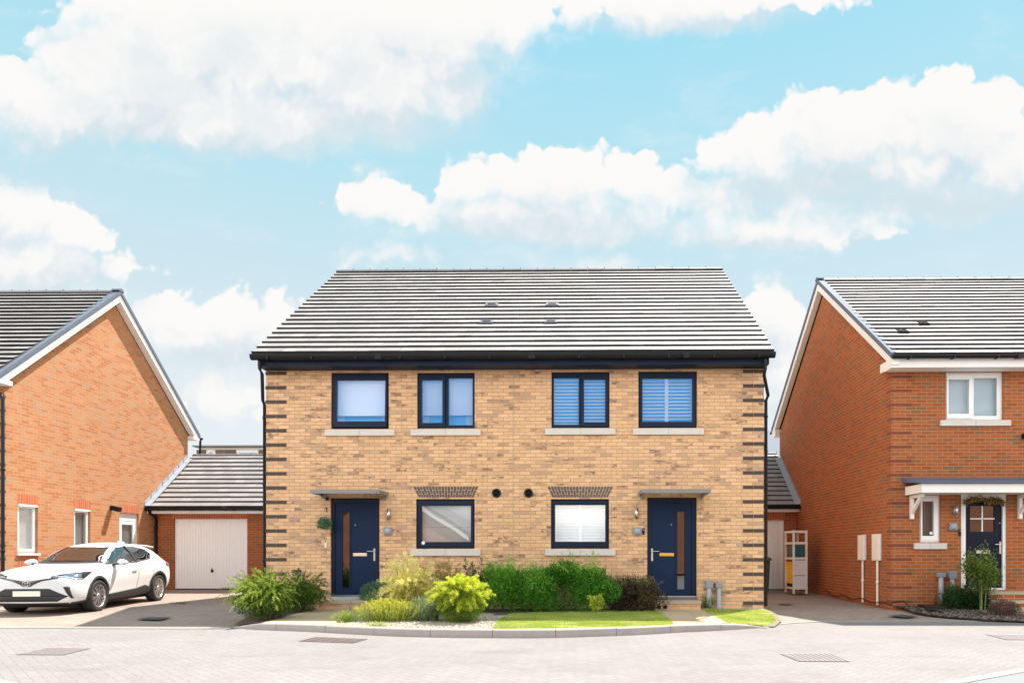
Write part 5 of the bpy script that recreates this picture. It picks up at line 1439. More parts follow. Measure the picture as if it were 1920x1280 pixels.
M['gap2'] = plain('dusty_recess', (0.10,0.08,0.075), 0.9, var=0.3, scale=20)
cover([(29,1226),(93,1212.5),(171,1214),(119,1226.5)], 'diamond iron drain cover in the road, in front of the car')
cover([(560,1201),(594,1193),(689,1197),(662,1204.5)], 'slanted iron gully cover just below kerb, rustiest of the covers', mat='iron', nx=8, ny=5)
cover([(1462,1224),(1558,1223.5),(1594,1239),(1498,1238.5)], 'iron drain cover in open road in front of right drive')
cover([(1847,1188),(1930,1188.5),(1968,1199.5),(1886,1198)], 'purplish iron drain cover at right edge of photo')
cover([(256,1160),(276,1155.5),(320,1156),(300,1161)], 'recessed inspection cover in shade on left drive', z=-0.045, nx=2, ny=1, group='inspection covers in the drives', mat='iron_dark')
cover([(1664,1153),(1690,1150.5),(1724,1154),(1698,1156.5)], 'recessed inspection cover on right drive beside bark bed', z=-0.05, nx=2, ny=1, group='inspection covers in the drives', mat='iron_dark')
cover([(1456,1131.4),(1466,1130),(1490,1130.4),(1480,1131.8)], 'dark channel cover on right drive in front of shelving', z=-0.022, nx=1, ny=1, group='inspection covers in the drives', mat='iron')
# ------------------------------------------------------------------ plants
NR = np.random.default_rng(12)
def nrm_(a): return a/np.maximum(np.linalg.norm(a, axis=1, keepdims=True), 1e-9)

def leaves_obj(name, C, Dv, L, Wd, tint, mat, parent, fold=0.25, base=Vector((0,0,0)), up=None):
    "one folded leaf (two triangles) per row"
    n = len(C); Dv = nrm_(Dv)
    ref = NR.normal(size=(n, 3)) if up is None else np.tile(np.array(up, float), (n, 1)) + NR.normal(size=(n, 3))*0.35
    Sv = nrm_(np.cross(Dv, ref)); Nv = np.cross(Sv, Dv)
    L = np.broadcast_to(L, (n,))[:, None]; Wd = np.broadcast_to(Wd, (n,))[:, None]
    b = C; t = C+Dv*L; mid = C+Dv*L*0.45-Nv*Wd*fold
    V = np.empty((n*4, 3)); V[0::4] = b; V[1::4] = mid+Sv*Wd*0.5; V[2::4] = t; V[3::4] = mid-Sv*Wd*0.5
    V -= np.array(base)
    me = bpy.data.meshes.new(name)
    me.vertices.add(n*4); me.vertices.foreach_set('co', V.ravel())
    i = np.arange(n)*4
    tri = np.stack([i, i+1, i+2, i, i+2, i+3], 1).ravel()
    me.loops.add(n*6); me.loops.foreach_set('vertex_index', tri)
    me.polygons.add(n*2); me.polygons.foreach_set('loop_start', np.arange(0, n*6, 3)); me.polygons.foreach_set('loop_total', np.full(n*2, 3))
    me.update(calc_edges=True)
    at = me.attributes.new('tint', 'FLOAT', 'FACE'); at.data.foreach_set('value', np.repeat(np.clip(tint, 0, 1), 2).astype(np.float32))
    me.materials.append(mat)
    o = bpy.data.objects.new(name, me); COL.objects.link(o)
    if parent is not None: o.parent = parent
    return o

def stems_obj(name, lines, r, mat, parent, base, n=4):
    m = MB()
    for L in lines:
        k = len(L); m.tube([Vector(p) for p in L], [r*(1-0.7*i/(k-1)) for i in range(k)], n, cap=False)
    o = m.build(name, mat, parent); return o

LF = lambda name, *stops, **k: leafmat(name, list(zip([i/(len(stops)-1) for i in range(len(stops))], stops)), **k)
M['l_bright'] = LF('bright_green_leaf', (0.04,0.10,0.012), (0.11,0.21,0.025), (0.24,0.35,0.048), (0.40,0.49,0.09))
M['l_mid'] = LF('mid_green_leaf', (0.045,0.10,0.015), (0.075,0.16,0.02), (0.12,0.22,0.03), (0.16,0.22,0.04))
M['l_hedge'] = LF('hedge_leaf', (0.025,0.11,0.010), (0.09,0.30,0.022), (0.19,0.48,0.045), (0.40,0.52,0.10))
M['l_dark'] = LF('dark_green_leaf', (0.02,0.055,0.015), (0.035,0.09,0.02), (0.06,0.13,0.03))
M['l_blue'] = LF('blue_green_leaf', (0.06,0.15,0.08), (0.11,0.23,0.125), (0.18,0.32,0.18))
M['l_gold'] = LF('golden_leaf', (0.15,0.19,0.02), (0.50,0.45,0.07), (0.88,0.77,0.20), (0.95,0.87,0.42), trans=0.3)
M['l_lime'] = LF('lime_yellow_leaf', (0.045,0.12,0.012), (0.18,0.32,0.020), (0.46,0.57,0.045), (0.74,0.76,0.10), trans=0.35)
M['l_bronze'] = LF('bronze_yellow_leaf', (0.22,0.20,0.04), (0.36,0.30,0.06), (0.45,0.36,0.10))
M['l_purple'] = LF('purple_brown_leaf', (0.035,0.024,0.022), (0.07,0.050,0.034), (0.15,0.125,0.04), (0.28,0.25,0.08), trans=0.2)
M['l_grey'] = LF('grey_green_leaf', (0.16,0.22,0.12), (0.24,0.31,0.17), (0.34,0.40,0.24))
M['l_sant'] = LF('yellow_green_stem', (0.22,0.29,0.05), (0.38,0.43,0.09), (0.52,0.54,0.15))
M['l_flower'] = LF('yellow_flower', (0.60,0.55,0.03), (0.75,0.66,0.05), trans=0.2)
M['l_violet'] = LF('violet_flower', (0.18,0.12,0.40), (0.42,0.36,0.60), (0.6,0.55,0.7), trans=0.2)
M['l_heather'] = LF('heather_leaf', (0.06,0.09,0.03), (0.10,0.12,0.04), (0.20,0.08,0.13), (0.28,0.10,0.18))
M['l_grass'] = LF('grass_blade', (0.24,0.34,0.055), (0.36,0.47,0.085), (0.48,0.55,0.14), (0.60,0.58,0.25), trans=0.4)
M['l_autumn'] = LF('autumn_leaf', (0.16,0.16,0.04), (0.30,0.24,0.07), (0.36,0.17,0.06), (0.20,0.08,0.04), trans=0.25)
M['l_sap'] = LF('sapling_leaf', (0.20,0.30,0.02), (0.40,0.48,0.04), (0.62,0.62,0.08))

M['l_sap_dark'] = LF('sapling_green_leaf', (0.05,0.10,0.02), (0.11,0.18,0.03), (0.22,0.29,0.06))
M['l_dark2'] = LF('deep_green_leaf', (0.012,0.05,0.012), (0.025,0.085,0.018), (0.05,0.13,0.03))

def shell_pts(n, c, r, lump=0.16, nl=26, inner=0.5, power=2.0, zmin=-0.85, sq=1.0):
    "points in the outer layers of a lumpy ellipsoid (sq<1: boxier)"
    d = nrm_(NR.normal(size=(n*2, 3))); d = d[d[:, 2] > zmin][:n]
    cen = nrm_(NR.normal(size=(nl, 3))); amp = NR.uniform(-1, 1, nl)*lump
    k = np.exp(-((1-d@cen.T)/0.06))@amp
    rr = (inner**power+(1-inner**power)*NR.random(len(d)))**(1/power)
    if sq != 1.0:
        q = NR.uniform(-1, 1, size=(len(d)*3, 3)); q = q/np.max(np.abs(q), axis=1, keepdims=True); q = q[nrm_(q)[:, 2] > zmin][:len(d)]
        d = nrm_(q); k = np.exp(-((1-d@cen.T)/0.06))@amp
        dd = q*(1-sq)*0.9+d*(0.1+0.9*sq)
    else: dd = d
    P_ = dd*(rr*(1+k))[:, None]*np.array(r)+np.array(c)
    return P_, d, rr*(1+k)

def plant(name, label, cat, loc, group=None): return thing(name, label, cat, loc, group=group)

def ball(name, label, cat, base, r, n, L, Wd, mat, lump=0.16, sq=1.0, group=None, upb=0.3, inner=0.45, stem=True, cz=0.92, wob=0.7):
    t = plant(name, label, cat, base, group)
    c = (base[0], base[1], base[2]+r[2]*cz)
    Pp, d, rr = shell_pts(n, c, r, lump=lump, sq=sq, inner=inner)
    ok = Pp[:, 2] > base[2]+0.01; Pp, d = Pp[ok], d[ok]
    D_ = d+NR.normal(size=d.shape)*wob+np.array([0, 0, upb])
    clump = 0.5+0.30*np.sin(Pp[:, 0]*9+1)*np.sin(Pp[:, 1]*8)*np.sin(Pp[:, 2]*10)
    tint = clump+NR.normal(size=len(Pp))*0.22
    leaves_obj('foliage', Pp, D_, L*NR.uniform(0.7, 1.25, len(Pp)), Wd*NR.uniform(0.8, 1.2, len(Pp)), tint, M[mat], t, base=Vector(base))
    if stem:
        lines = []
        for k in range(9):
            a = NR.uniform(0, 6.28); q = NR.uniform(0.3, 0.75)
            lines.append([(base[0]+0.03*math.cos(a), base[1]+0.03*math.sin(a), base[2]-0.02), (base[0]+r[0]*q*0.4*math.cos(a), base[1]+r[1]*q*0.4*math.sin(a), base[2]+r[2]*0.6), (base[0]+r[0]*q*math.cos(a), base[1]+r[1]*q*math.sin(a), base[2]+r[2]*1.3)])
        stems_obj('stems', lines, 0.012, M['bark'], t, base)
    return t

def sprigs(name, label, cat, base, r, h, ns, nleaf, L, Wd, mat, group=None, spread=1.0, droop=0.25, spray=0.0, start=0.15, lo=0.0, tintup=0.35, leafang=0.8, stemr=0.006, lean=(0, 0), stemmat='bark', hpow=0.7, filler=0, lenj=0.35, fz=0.42, fr_=0.85, fh=0.44, ft=0.25):
    "a bush of many arching twigs with leaves along them"
    t = plant(name, label, cat, base, group); b = np.array(base, float)
    C, D_, T, lines = [], [], [], []
    for s in range(ns):
        az = NR.uniform(0, 2*math.pi); q = NR.random()**0.6
        el = (1-q*spread*0.92)*math.pi/2
        ln = (1+NR.uniform(-lenj, lenj*0.6))
        ex = np.array([math.cos(az)*r[0]*math.cos(el)**hpow+lean[0], math.sin(az)*r[1]*math.cos(el)**hpow+lean[1], h*(math.sin(el)**0.6)*(1-lo)+h*lo])*ln
        st = b+np.array([NR.normal()*r[0]*0.22, NR.normal()*r[1]*0.22, 0.0])
        k = 7; ts = np.linspace(0, 1, k)
        pts = [st*(1-0)+ex*tt+np.array([0, 0, h*0.28*math.sin(math.pi*tt)-droop*h*tt*tt*0.6*q])+NR.normal(size=3)*0.006 for tt in ts]
        pts = np.array(pts); pts[:, 2] = np.maximum(pts[:, 2], base[2]+0.015)
        lines.append(pts)
        u = start+(1-start)*np.sort(NR.random(nleaf)); f = u*(k-1); i0 = np.minimum(f.astype(int), k-2); fr = (f-i0)[:, None]
        c = pts[i0]*(1-fr)+pts[i0+1]*fr; ax = nrm_(pts[i0+1]-pts[i0])
        sd = NR.normal(size=(nleaf, 3)); sd = nrm_(sd-np.sum(sd*ax, 1, keepdims=True)*ax)
        if spray:
            ph = (spray*(1.05-u)+0.01)[:, None]*NR.random((nleaf, 1))
            c = c+(sd*0.75+ax*0.65)*ph
        C.append(c); D_.append(ax*(1-leafang*0.5)+sd*leafang); T.append(0.35+tintup*u+NR.normal(size=nleaf)*0.14+NR.normal()*0.10)
    if filler:
        Pp, d, rr = shell_pts(filler, (base[0]+lean[0]*0.4, base[1], base[2]+h*fz), (r[0]*fr_, r[1]*fr_, h*fh), lump=0.2, inner=0.35, zmin=-0.98)
        ok = Pp[:, 2] > base[2]+0.012; Pp, d = Pp[ok], d[ok]
        C.append(Pp); D_.append(d+NR.normal(size=d.shape)*0.7+np.array([0, 0, 0.35])); T.append(ft+0.16*np.sin(Pp[:, 0]*11)*np.sin(Pp[:, 2]*13+1)+NR.normal(size=len(Pp))*0.15)
    C, D_, T = np.concatenate(C), np.concatenate(D_), np.concatenate(T)
    leaves_obj('foliage', C, D_, L*NR.uniform(0.7, 1.25, len(C)), Wd*NR.uniform(0.8, 1.2, len(C)), T, M[mat], t, base=Vector(base))
    stems_obj('stems', lines[:90], stemr, M[stemmat], t, base, 3)
    return t
def gp(px, py, z=ZG): p = GZ(px, py, z); return (p.x, p.y, z)

# left of the path
sprigs('arching_shrub', 'bright green arching shrub at kerb end, spilling over left drive', 'shrub', gp(502, 1159), (0.50, 0.46), 0.76, 420, 84, 0.030, 0.013, 'l_bright', droop=0.10, leafang=0.55, spread=1.0, hpow=0.85, start=0.22, filler=9000, fr_=1.0, fz=0.36, fh=0.40, ft=0.12, tintup=0.75, lean=(-0.10, 0))
sprigs('spreading_shrub', 'darker green feathery shrub in shade left of front door step', 'shrub', gp(562, 1146), (0.46, 0.50), 0.70, 340, 70, 0.032, 0.012, 'l_mid', droop=0.10, leafang=0.65, hpow=0.8, filler=5200, fr_=1.0, fz=0.36, fh=0.42, ft=0.3)
# bed between the path and the lawn
ball('dome_shrub', 'small blue-green dome shrub right of left front door', 'shrub', gp(708, 1139), (0.37, 0.34, 0.29), 6500, 0.034, 0.014, 'l_blue', lump=0.07, upb=0.6, inner=0.55, stem=False)
sprigs('golden_shrub', 'pale golden feathery shrub, tallest, in front of left window', 'shrub', (-3.04, 12.15, ZG), (0.46, 0.42), 0.98, 210, 210, 0.030, 0.008, 'l_gold', spray=0.11, droop=0.05, leafang=0.6, tintup=0.75, hpow=0.85, filler=7000, fr_=0.85, fz=0.40, fh=0.40, ft=0.22)
sprigs('golden_shrub', 'bronze-yellow shrub behind golden shrub against the wall', 'shrub', (-2.62, 13.15, ZG), (0.46, 0.36), 0.90, 110, 90, 0.036, 0.012, 'l_bronze', spray=0.09, droop=0.1, hpow=0.8)
sprigs('lime_shrub', 'round lime-yellow conifer-like bush nearest the kerb', 'shrub', (-1.97, 11.35, ZG), (0.40, 0.38), 0.76, 300, 150, 0.027, 0.008, 'l_lime', spray=0.08, droop=0.0, leafang=0.7, tintup=0.70, hpow=0.7, start=0.50, lenj=0.11, filler=19000, fr_=1.12, fz=0.40, fh=0.47, ft=0.22)
sprigs('upright_shrub', 'narrow dark green shrub between lime bush and long hedge', 'shrub', (-2.05, 13.4, ZG), (0.32, 0.26), 0.92, 80, 90, 0.036, 0.012, 'l_dark', spray=0.08, hpow=0.8)
# hedge bushes under the windows
def hedge(label, base, r, n, mat, L, Wd, shoots, sh, name='hedge_shrub', lump=0.25, sq=0.75, cat='hedge', group=None, blobs=15, br=0.27):
    "a loose shrub: many leafy heads of different size crowd together"
    t = plant(name, label, cat, base, group); Pa, Da, Ta = [], [], []
    for k in range(blobs):
        x = -1+2*(k+0.5)/blobs+NR.normal()*0.12; q = NR.random()
        rb = br*NR.uniform(0.75, 1.25); zz = NR.uniform(0.25, 1.0)**0.7
        top = 1.0-0.18*abs(x)**3+NR.uniform(-0.16, 0.10)
        c = (base[0]+x*r[0]*(1-rb*0.4), base[1]+NR.uniform(-0.75, 0.5)*r[1], base[2]+max(rb*0.55, zz*2*r[2]*top-rb*0.5))
        m_ = int(n/blobs); Pp, d, rr = shell_pts(m_, c, (rb*1.1, rb, rb*0.95), lump=lump, inner=0.3)
        ok = Pp[:, 2] > base[2]+0.01; Pp, d = Pp[ok], d[ok]
        Pa.append(Pp); Da.append(d+NR.normal(size=d.shape)*0.8+np.array([0, 0, 0.5])); Ta.append(0.36+NR.normal()*0.14+NR.normal(size=len(Pp))*0.22)
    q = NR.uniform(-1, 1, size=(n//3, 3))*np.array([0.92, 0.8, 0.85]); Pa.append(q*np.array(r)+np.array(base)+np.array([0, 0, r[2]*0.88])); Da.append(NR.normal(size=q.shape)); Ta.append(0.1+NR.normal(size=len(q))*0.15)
    Pa, Da, Ta = np.concatenate(Pa), np.concatenate(Da), np.concatenate(Ta); ok = Pa[:, 2] > base[2]+0.01
    leaves_obj('foliage', Pa[ok], Da[ok], L*NR.uniform(0.7, 1.25, ok.sum()), Wd*NR.uniform(0.8, 1.2, ok.sum()), Ta[ok], M[mat], t, base=Vector(base))
    C, D_, T, lines = [], [], [], []
    for k in range(shoots):
        x = base[0]+NR.uniform(-0.9, 0.9)*r[0]; y = base[1]+NR.uniform(-0.8, 0.6)*r[1]; z0 = base[2]+r[2]*1.45; hh = r[2]*0.35+sh*NR.random()**2.2
        tilt = NR.normal(size=2)*0.12
        pts = np.array([[x, y, z0], [x+tilt[0]*0.4, y+tilt[1]*0.4, z0+hh*0.5], [x+tilt[0], y+tilt[1], z0+hh]]); lines.append(pts)
        m_ = 46; u = NR.random(m_); c = pts[0]*(1-u[:, None])+pts[2]*u[:, None]+NR.normal(size=(m_, 3))*0.03*(1.1-u[:, None])
        C.append(c); D_.append(NR.normal(size=(m_, 3))*0.8+np.array([0, 0, 0.8])); T.append(0.55+0.3*u+NR.normal(size=m_)*0.15)
    C, D_, T = np.concatenate(C), np.concatenate(D_), np.concatenate(T)
    leaves_obj('new_shoots', C, D_, L*NR.uniform(0.7, 1.2, len(C)), Wd, T, M[mat], t, base=Vector(base))
    return t
hedge('leafy green hedge bush, left half of the long hedge behind lime bush', (-1.26, 13.5, ZG), (0.66, 0.46, 0.47), 19000, 'l_hedge', 0.038, 0.017, 40, 0.30)
hedge('dense green hedge bush below sill of ground-floor window with white shutters', (-0.10, 13.48, ZG), (0.68, 0.48, 0.49), 21000, 'l_hedge', 0.038, 0.017, 40, 0.34)
hedge('clipped purple-brown hedge block beside right front door', (1.05, 13.52, ZG), (0.49, 0.38, 0.325), 14000, 'l_purple', 0.032, 0.020, 26, 0.05, br=0.16, blobs=40)
# small plants
def clump(name, label, cat, base, r, h, n, mat, top=None, L=0.05, group=None, lean=0.25, topn=3):
    t = plant(name, label, cat, base, group); b = np.array(base)
    x = NR.normal(size=(n, 2))*0.5; x = x/np.maximum(1, np.linalg.norm(x, axis=1, keepdims=True)); hh = h*(1-0.35*np.sum(x**2, 1))*NR.uniform(0.7, 1.1, n)
    root = np.c_[x*np.array(r)*0.8, np.zeros(n)]+b; tip = root+np.c_[x*np.array(r)*lean+NR.normal(size=(n, 2))*0.02, hh]
    ks = 7; C = np.concatenate([root+(tip-root)*(k/ks) for k in range(ks)]); ax = np.tile(nrm_(tip-root), (ks, 1))
    D_ = ax+NR.normal(size=C.shape)*0.3; T = np.concatenate([np.full(n, 0.25+0.6*k/ks) for k in range(ks)])+NR.normal(size=len(C))*0.15
    leaves_obj('foliage', C, D_, np.repeat(hh, 1).mean()*0.30*NR.uniform(0.7, 1.2, len(C)), 0.010, T, M[mat], t, base=Vector(base))
    if top:
        C = np.concatenate([tip+NR.normal(size=tip.shape)*0.008 for k in range(topn)]); D_ = NR.normal(size=C.shape)+np.array([0, 0, 0.3])
        leaves_obj('flowers', C, D_, 0.018, 0.014, NR.random(len(C)), M[top], t, base=Vector(base))
    return t
clump('santolina_clump', 'yellow-flowering upright clump in front of golden shrub', 'flowers', gp(728, 1164), (0.50, 0.22), 0.36, 560, 'l_sant', 'l_flower', lean=0.3)
clump('lavender_clump', 'grey-green leafy clump between yellow flowers and lime bush', 'plant', gp(796, 1163), (0.24, 0.2), 0.42, 260, 'l_grey', lean=0.5)
clump('lavender_clump', 'small clump with pale flower spikes at corner of left path', 'plant', gp(650, 1166), (0.17, 0.14), 0.20, 120, 'l_bright', lean=0.9)
clump('flower_spikes', 'sparse violet flower spikes beside the left path', 'flowers', gp(655, 1160), (0.16, 0.10), 0.30, 12, 'l_grey', 'l_violet', lean=0.3, topn=14)
clump('salvia_clump', 'upright leafy stems with violet flowers before the dome shrub', 'plant', gp(703, 1150), (0.20, 0.12), 0.42, 70, 'l_bright', 'l_violet', lean=0.4, topn=2)
clump('low_weed', 'low yellow-green tuft on gravel by the kerb', 'plant', gp(708, 1173), (0.16, 0.06), 0.08, 60, 'l_lime', lean=0.8)
clump('iris_clump', 'spiky green tuft at foot of grey cable ducts', 'plant', gp(1326, 1140), (0.13, 0.09), 0.28, 60, 'l_mid', lean=1.1)
clump('grass_weed', 'low weeds growing in joint of left drive', 'weeds', gp(336, 1131, -0.01), (0.20, 0.05), 0.05, 60, 'l_mid', lean=0.8)
# fern-like spurge with leaves in tiers
def tiers(name, label, cat, base, h, n, ns, mat, L):
    t = plant(name, label, cat, base); b = np.array(base); C, D_, T, lines = [], [], [], []
    for s in range(ns):
        a = NR.uniform(0, 6.28); ex = np.array([math.cos(a)*0.10, math.sin(a)*0.07, h*NR.uniform(0.7, 1.0)]); lines.append([b, b+ex*0.5+np.array([0, 0, 0.02]), b+ex])
        for k in range(n):
            u = 0.2+0.8*k/n
            for q in range(6):
                an = q*1.047+k*0.5; C.append(b+ex*u); D_.append([math.cos(an), math.sin(an), 0.15-0.4*(1-u)]); T.append(0.4+0.4*u+NR.normal()*0.12)
    leaves_obj('foliage', np.array(C), np.array(D_, float), L, L*0.24, np.array(T), M[mat], t, base=Vector(base), up=(0, 0, 1))
    stems_obj('stems', lines, 0.006, M['stem_green'], t, base, 4); return t
tiers('spurge_plant', 'fern-like tiered green stems left of lime bush', 'plant', gp(814, 1165), 0.36, 9, 7, 'l_grey', 0.085)

def sapling(name, label, base, trunk_h, crown, n, mat, stems, L, Wd, lean=0.0, group=None):
    t = plant(name, label, 'sapling', base, group); b = np.array(base); lines = []
    for k in range(stems):
        a = k*2.1; o_ = np.array([math.cos(a), math.sin(a)*0.5, 0])*0.05*(stems > 1)
        p0 = b+o_; p1 = b+o_*1.2+np.array([lean*0.5, 0, trunk_h*0.5]); p2 = b+o_*2.0+np.array([lean, 0, trunk_h+crown[2]]); lines.append([p0, p1, p2])
    stems_obj('trunk', lines, 0.016 if stems > 1 else 0.010, M['stem_green'], t, base, 6)
    cc = b+np.array([lean, 0, trunk_h+crown[2]]); br = []; C, D_, T = [], [], []
    for k in range(26):
        d = NR.normal(size=3); d /= np.linalg.norm(d); d[2] = d[2]*0.9+0.15; d *= NR.uniform(0.75, 1.2)
        s = b+np.array([lean*0.8, 0, trunk_h*0.8+crown[2]*NR.uniform(0, 1.2)]); e = cc+d*np.array(crown)*NR.uniform(0.75, 1.1); br.append([s, (s+e)/2+np.array([0, 0, 0.03]), e])
        m_ = n//26; u = 0.35+0.65*NR.random(m_); c = s+(e-s)*u[:, None]+NR.normal(size=(m_, 3))*0.05*crown[0]/0.3
        C.append(c); D_.append(NR.normal(size=(m_, 3))+d*0.8); T.append(0.35+0.35*u+NR.normal(size=m_)*0.2)
    stems_obj('branches', br, 0.005, M['stem_green'], t, base, 3)
    leaves_obj('crown', np.concatenate(C), np.concatenate(D_), L*NR.uniform(0.7, 1.2, sum(map(len, C))), Wd, np.concatenate(T), M[mat], t, base=Vector(base))
    return t
sapling('sapling', 'tiny yellow-green sapling standing in front lawn', gp(1117, 1153), 0.12, (0.14, 0.11, 0.15), 420, 'l_sap', 1, 0.06, 0.026)
sapling('sapling', 'tall leafy multi-stem sapling in front of right navy door', gp(1842, 1146, -0.03), 0.42, (0.37, 0.30, 0.43), 3000, 'l_sap_dark', 3, 0.060, 0.026) if 'l_sap_dark' in M else None
hedge('dark green low bush on bark bed under grey ducts', gp(1806, 1143, -0.02), (0.50, 0.34, 0.26), 6200, 'l_dark2', 0.036, 0.016, 20, 0.12, name='low_shrub', cat='shrub', br=0.19) if 'l_dark2' in M else None
b = gp(1882, 1153, -0.03)
ball('heather_plant', 'small purple-tinged heather beside right entrance steps', 'plant', b, (0.27, 0.22, 0.15), 3000, 0.035, 0.009, 'l_heather', lump=0.2, upb=0.8)
sprigs('wall_weed', 'thin twig with yellowish leaves beside right grey duct', 'plant', gp(1353, 1139), (0.07, 0.05), 0.34, 6, 24, 0.03, 0.015, 'l_bronze', start=0.6)
# hanging basket and garland foliage
bc = np.array(HBC); n = 900; d = nrm_(NR.normal(size=(n, 3))); Pp = bc+d*np.array([0.125, 0.12, 0.10])*NR.uniform(0.5, 1.1, (n, 1)); Pp[:, 2] -= 0.06*NR.random(n)*(np.abs(d[:, 0]) > 0.5)
leaves_obj('plant', Pp, d+NR.normal(size=(n, 3))*0.6-np.array([0, 0, 0.3]), 0.045, 0.018, 0.8+NR.normal(size=n)*0.25, M['l_blue'], hb, base=BASE[hb.name])
pts = [W(x, y, RYF-0.06) for x, y in ((1810,939),(1820,935),(1833,933.5),(1846,934.5),(1856,937),(1866,935),(1876,936),(1880,942))]
C = []; 
for a_, b_ in zip(pts, pts[1:]):
    for k in range(42): C.append(np.array(a_.lerp(b_, NR.random()))+NR.normal(size=3)*np.array([0.02, 0.02, 0.025]))
C = np.array(C); leaves_obj('leaves', C, NR.normal(size=C.shape)*0.6+np.array([0, -0.3, -0.7]), 0.085, 0.035, NR.random(len(C)), M['l_autumn'], gl, base=BASE[gl.name])
m = MB(); m.tube(pts, 0.012, 6); m.build('vine', M['bark'], gl)

# grass
def in_poly(x, y, poly):
    ins = np.zeros(len(x), bool); n = len(poly); j = n-1
    for i in range(n):
        xi, yi, xj, yj = poly[i].x, poly[i].y, poly[j].x, poly[j].y
        c = ((yi > y) != (yj > y)) & (x < (xj-xi)*(y-yi)/((yj-yi) if abs(yj-yi) > 1e-9 else 1e-9)+xi); ins ^= c; j = i
    return ins
for poly, dens in zip(lawn_polys, (7500, 7500)):
    xs = [p.x for p in poly]; ys = [p.y for p in poly]
    n = int((max(xs)-min(xs))*(max(ys)-min(ys))*dens)
    x = NR.uniform(min(xs), max(xs), n); y = NR.uniform(min(ys), max(ys), n); k = in_poly(x, y, poly); x, y = x[k], y[k]
    e = NR.normal(size=(len(x), 3))*0.45+np.array([0, 0, 1.0])
    bare = np.sin(x*3.1+2*np.sin(y*4.3))*np.sin(y*6.7+1.3*np.sin(x*2.9)); k = NR.random(len(x)) > 0.75*(bare > 0.45); x, y, e = x[k], y[k], e[k]
    patch = 0.50+0.22*np.sin(x*2.3+1)*np.sin(y*5)+0.25*np.sin(x*7.1+2*np.sin(y*9))*np.sin(y*11+x*3)+NR.normal(size=len(x))*0.18
    o = leaves_obj('grass', np.c_[x, y, np.array([zg(a, b)+0.004 for a, b in zip(x, y)])], e, NR.uniform(0.012, 0.030, len(x)), 0.006, patch, M['l_grass'], None)
    o['kind'] = 'stuff'
# loose stones and bark chips
def scatter(name, poly, n, s, z, mats, flat=0.6, keep=None):
    xs = [p.x for p in poly]; ys = [p.y for p in poly]; x = NR.uniform(min(xs), max(xs), n); y = NR.uniform(min(ys), max(ys), n); k = in_poly(x, y, poly); x, y = x[k], y[k]
    n = len(x); sz = s*NR.uniform(0.5, 1.4, n); ang = NR.uniform(0, 6.28, n); asp = NR.uniform(0.5, 1.0, n)
    V = np.empty((n, 6, 3)); ca, sa = np.cos(ang), np.sin(ang)
    zz = z if np.isscalar(z) else z(x, y)
    for i, (a, b, c) in enumerate(((1,0,0),(0,1,0),(-1,0,0),(0,-1,0),(0.1,0.1,1),(0,0,-1))):
        jx = a*sz+NR.normal(size=n)*sz*0.15; jy = b*sz*asp+NR.normal(size=n)*sz*0.15
        V[:, i, 0] = x+jx*ca-jy*sa; V[:, i, 1] = y+jx*sa+jy*ca; V[:, i, 2] = zz+sz*flat*(0.5+c*1.0)+NR.normal(size=n)*sz*0.2
    F_ = np.array([(0,1,4),(1,2,4),(2,3,4),(3,0,4),(1,0,5),(2,1,5),(3,2,5),(0,3,5)])
    fs = (np.arange(n)[:, None, None]*6+F_[None]).reshape(-1, 3)
    me = bpy.data.meshes.new(name); me.from_pydata(V.reshape(-1, 3).tolist(), [], fs.tolist())
    at = me.attributes.new('tint', 'FLOAT', 'FACE'); at.data.foreach_set('value', np.repeat(NR.random(n), 8).astype(np.float32))
    me.materials.append(mats); o = bpy.data.objects.new(name, me); COL.objects.link(o); o['kind'] = 'stuff'; return o
M['stones'] = LF('pale_pebbles', (0.26,0.22,0.17), (0.40,0.35,0.28), (0.52,0.47,0.40), trans=0.0, rough=0.9)
M['chips'] = LF('bark_chips', (0.02,0.016,0.014), (0.06,0.045,0.036), (0.13,0.10,0.08), (0.24,0.20,0.17), trans=0.0, rough=0.9)
gpl = [GZ(x, y, ZG) for x, y in ((640,1172),(740,1177),(830,1179),(925,1179),(938,1160),(925,1150),(800,1146),(690,1146))]
scatter('gravel', gpl, 9000, 0.014, ZG, M['stones'])
mp = [Vector((p.x+0.03, p.y+0.03, 0)) for p in MU]+[Vector((11, 12.5, 0)), Vector((11, RYF, 0)), Vector((RX+0.1, RYF, 0))]
scatter('bark_chips', mp, 16000, 0.024, lambda x, y: -0.07+0.07*np.clip((y-12.2)/2.5, 0, 1), M['chips'])
# ------------------------------------------------------------------ the white car (built in its own axes: x forward, y to its left, z up)
TH_ = math.atan2(-0.993, 0.115)
car = thing('car', 'white crossover car with black wheel arches parked nose-out on left drive', 'car', (-10.90, 15.12, -0.035), TH_)
car.rotation_euler = (0, 0.0135, TH_); car.scale = (0.943, 0.943, 0.943)
M['paint'], _n, _b = newmat('white_car_paint'); _b.inputs['Roughness'].default_value = 0.4; _b.inputs['Coat Weight'].default_value = 0.5; _b.inputs['Coat Roughness'].default_value = 0.05
_n.put(_b.inputs['Base Color'], _n.mix(_n.noise(None, 2.0, 2.0), (0.65,0.65,0.66), (0.68,0.68,0.685)))
M['cladding'] = plain('black_cladding', (0.020,0.020,0.022), 0.55, var=0.15, scale=20)
M['car_dark'] = plain('dark_car_interior', (0.025,0.022,0.022), 0.8, var=0.2)
M['tyre'] = plain('tyre_rubber', (0.018,0.018,0.019), 0.75, var=0.2, scale=15)
M['alloy'] = plain('alloy_wheel', (0.60,0.58,0.57), 0.28, 0.9, var=0.1)
M['alloy_dark'] = plain('dark_wheel_inside', (0.05,0.045,0.045), 0.5, 0.5)
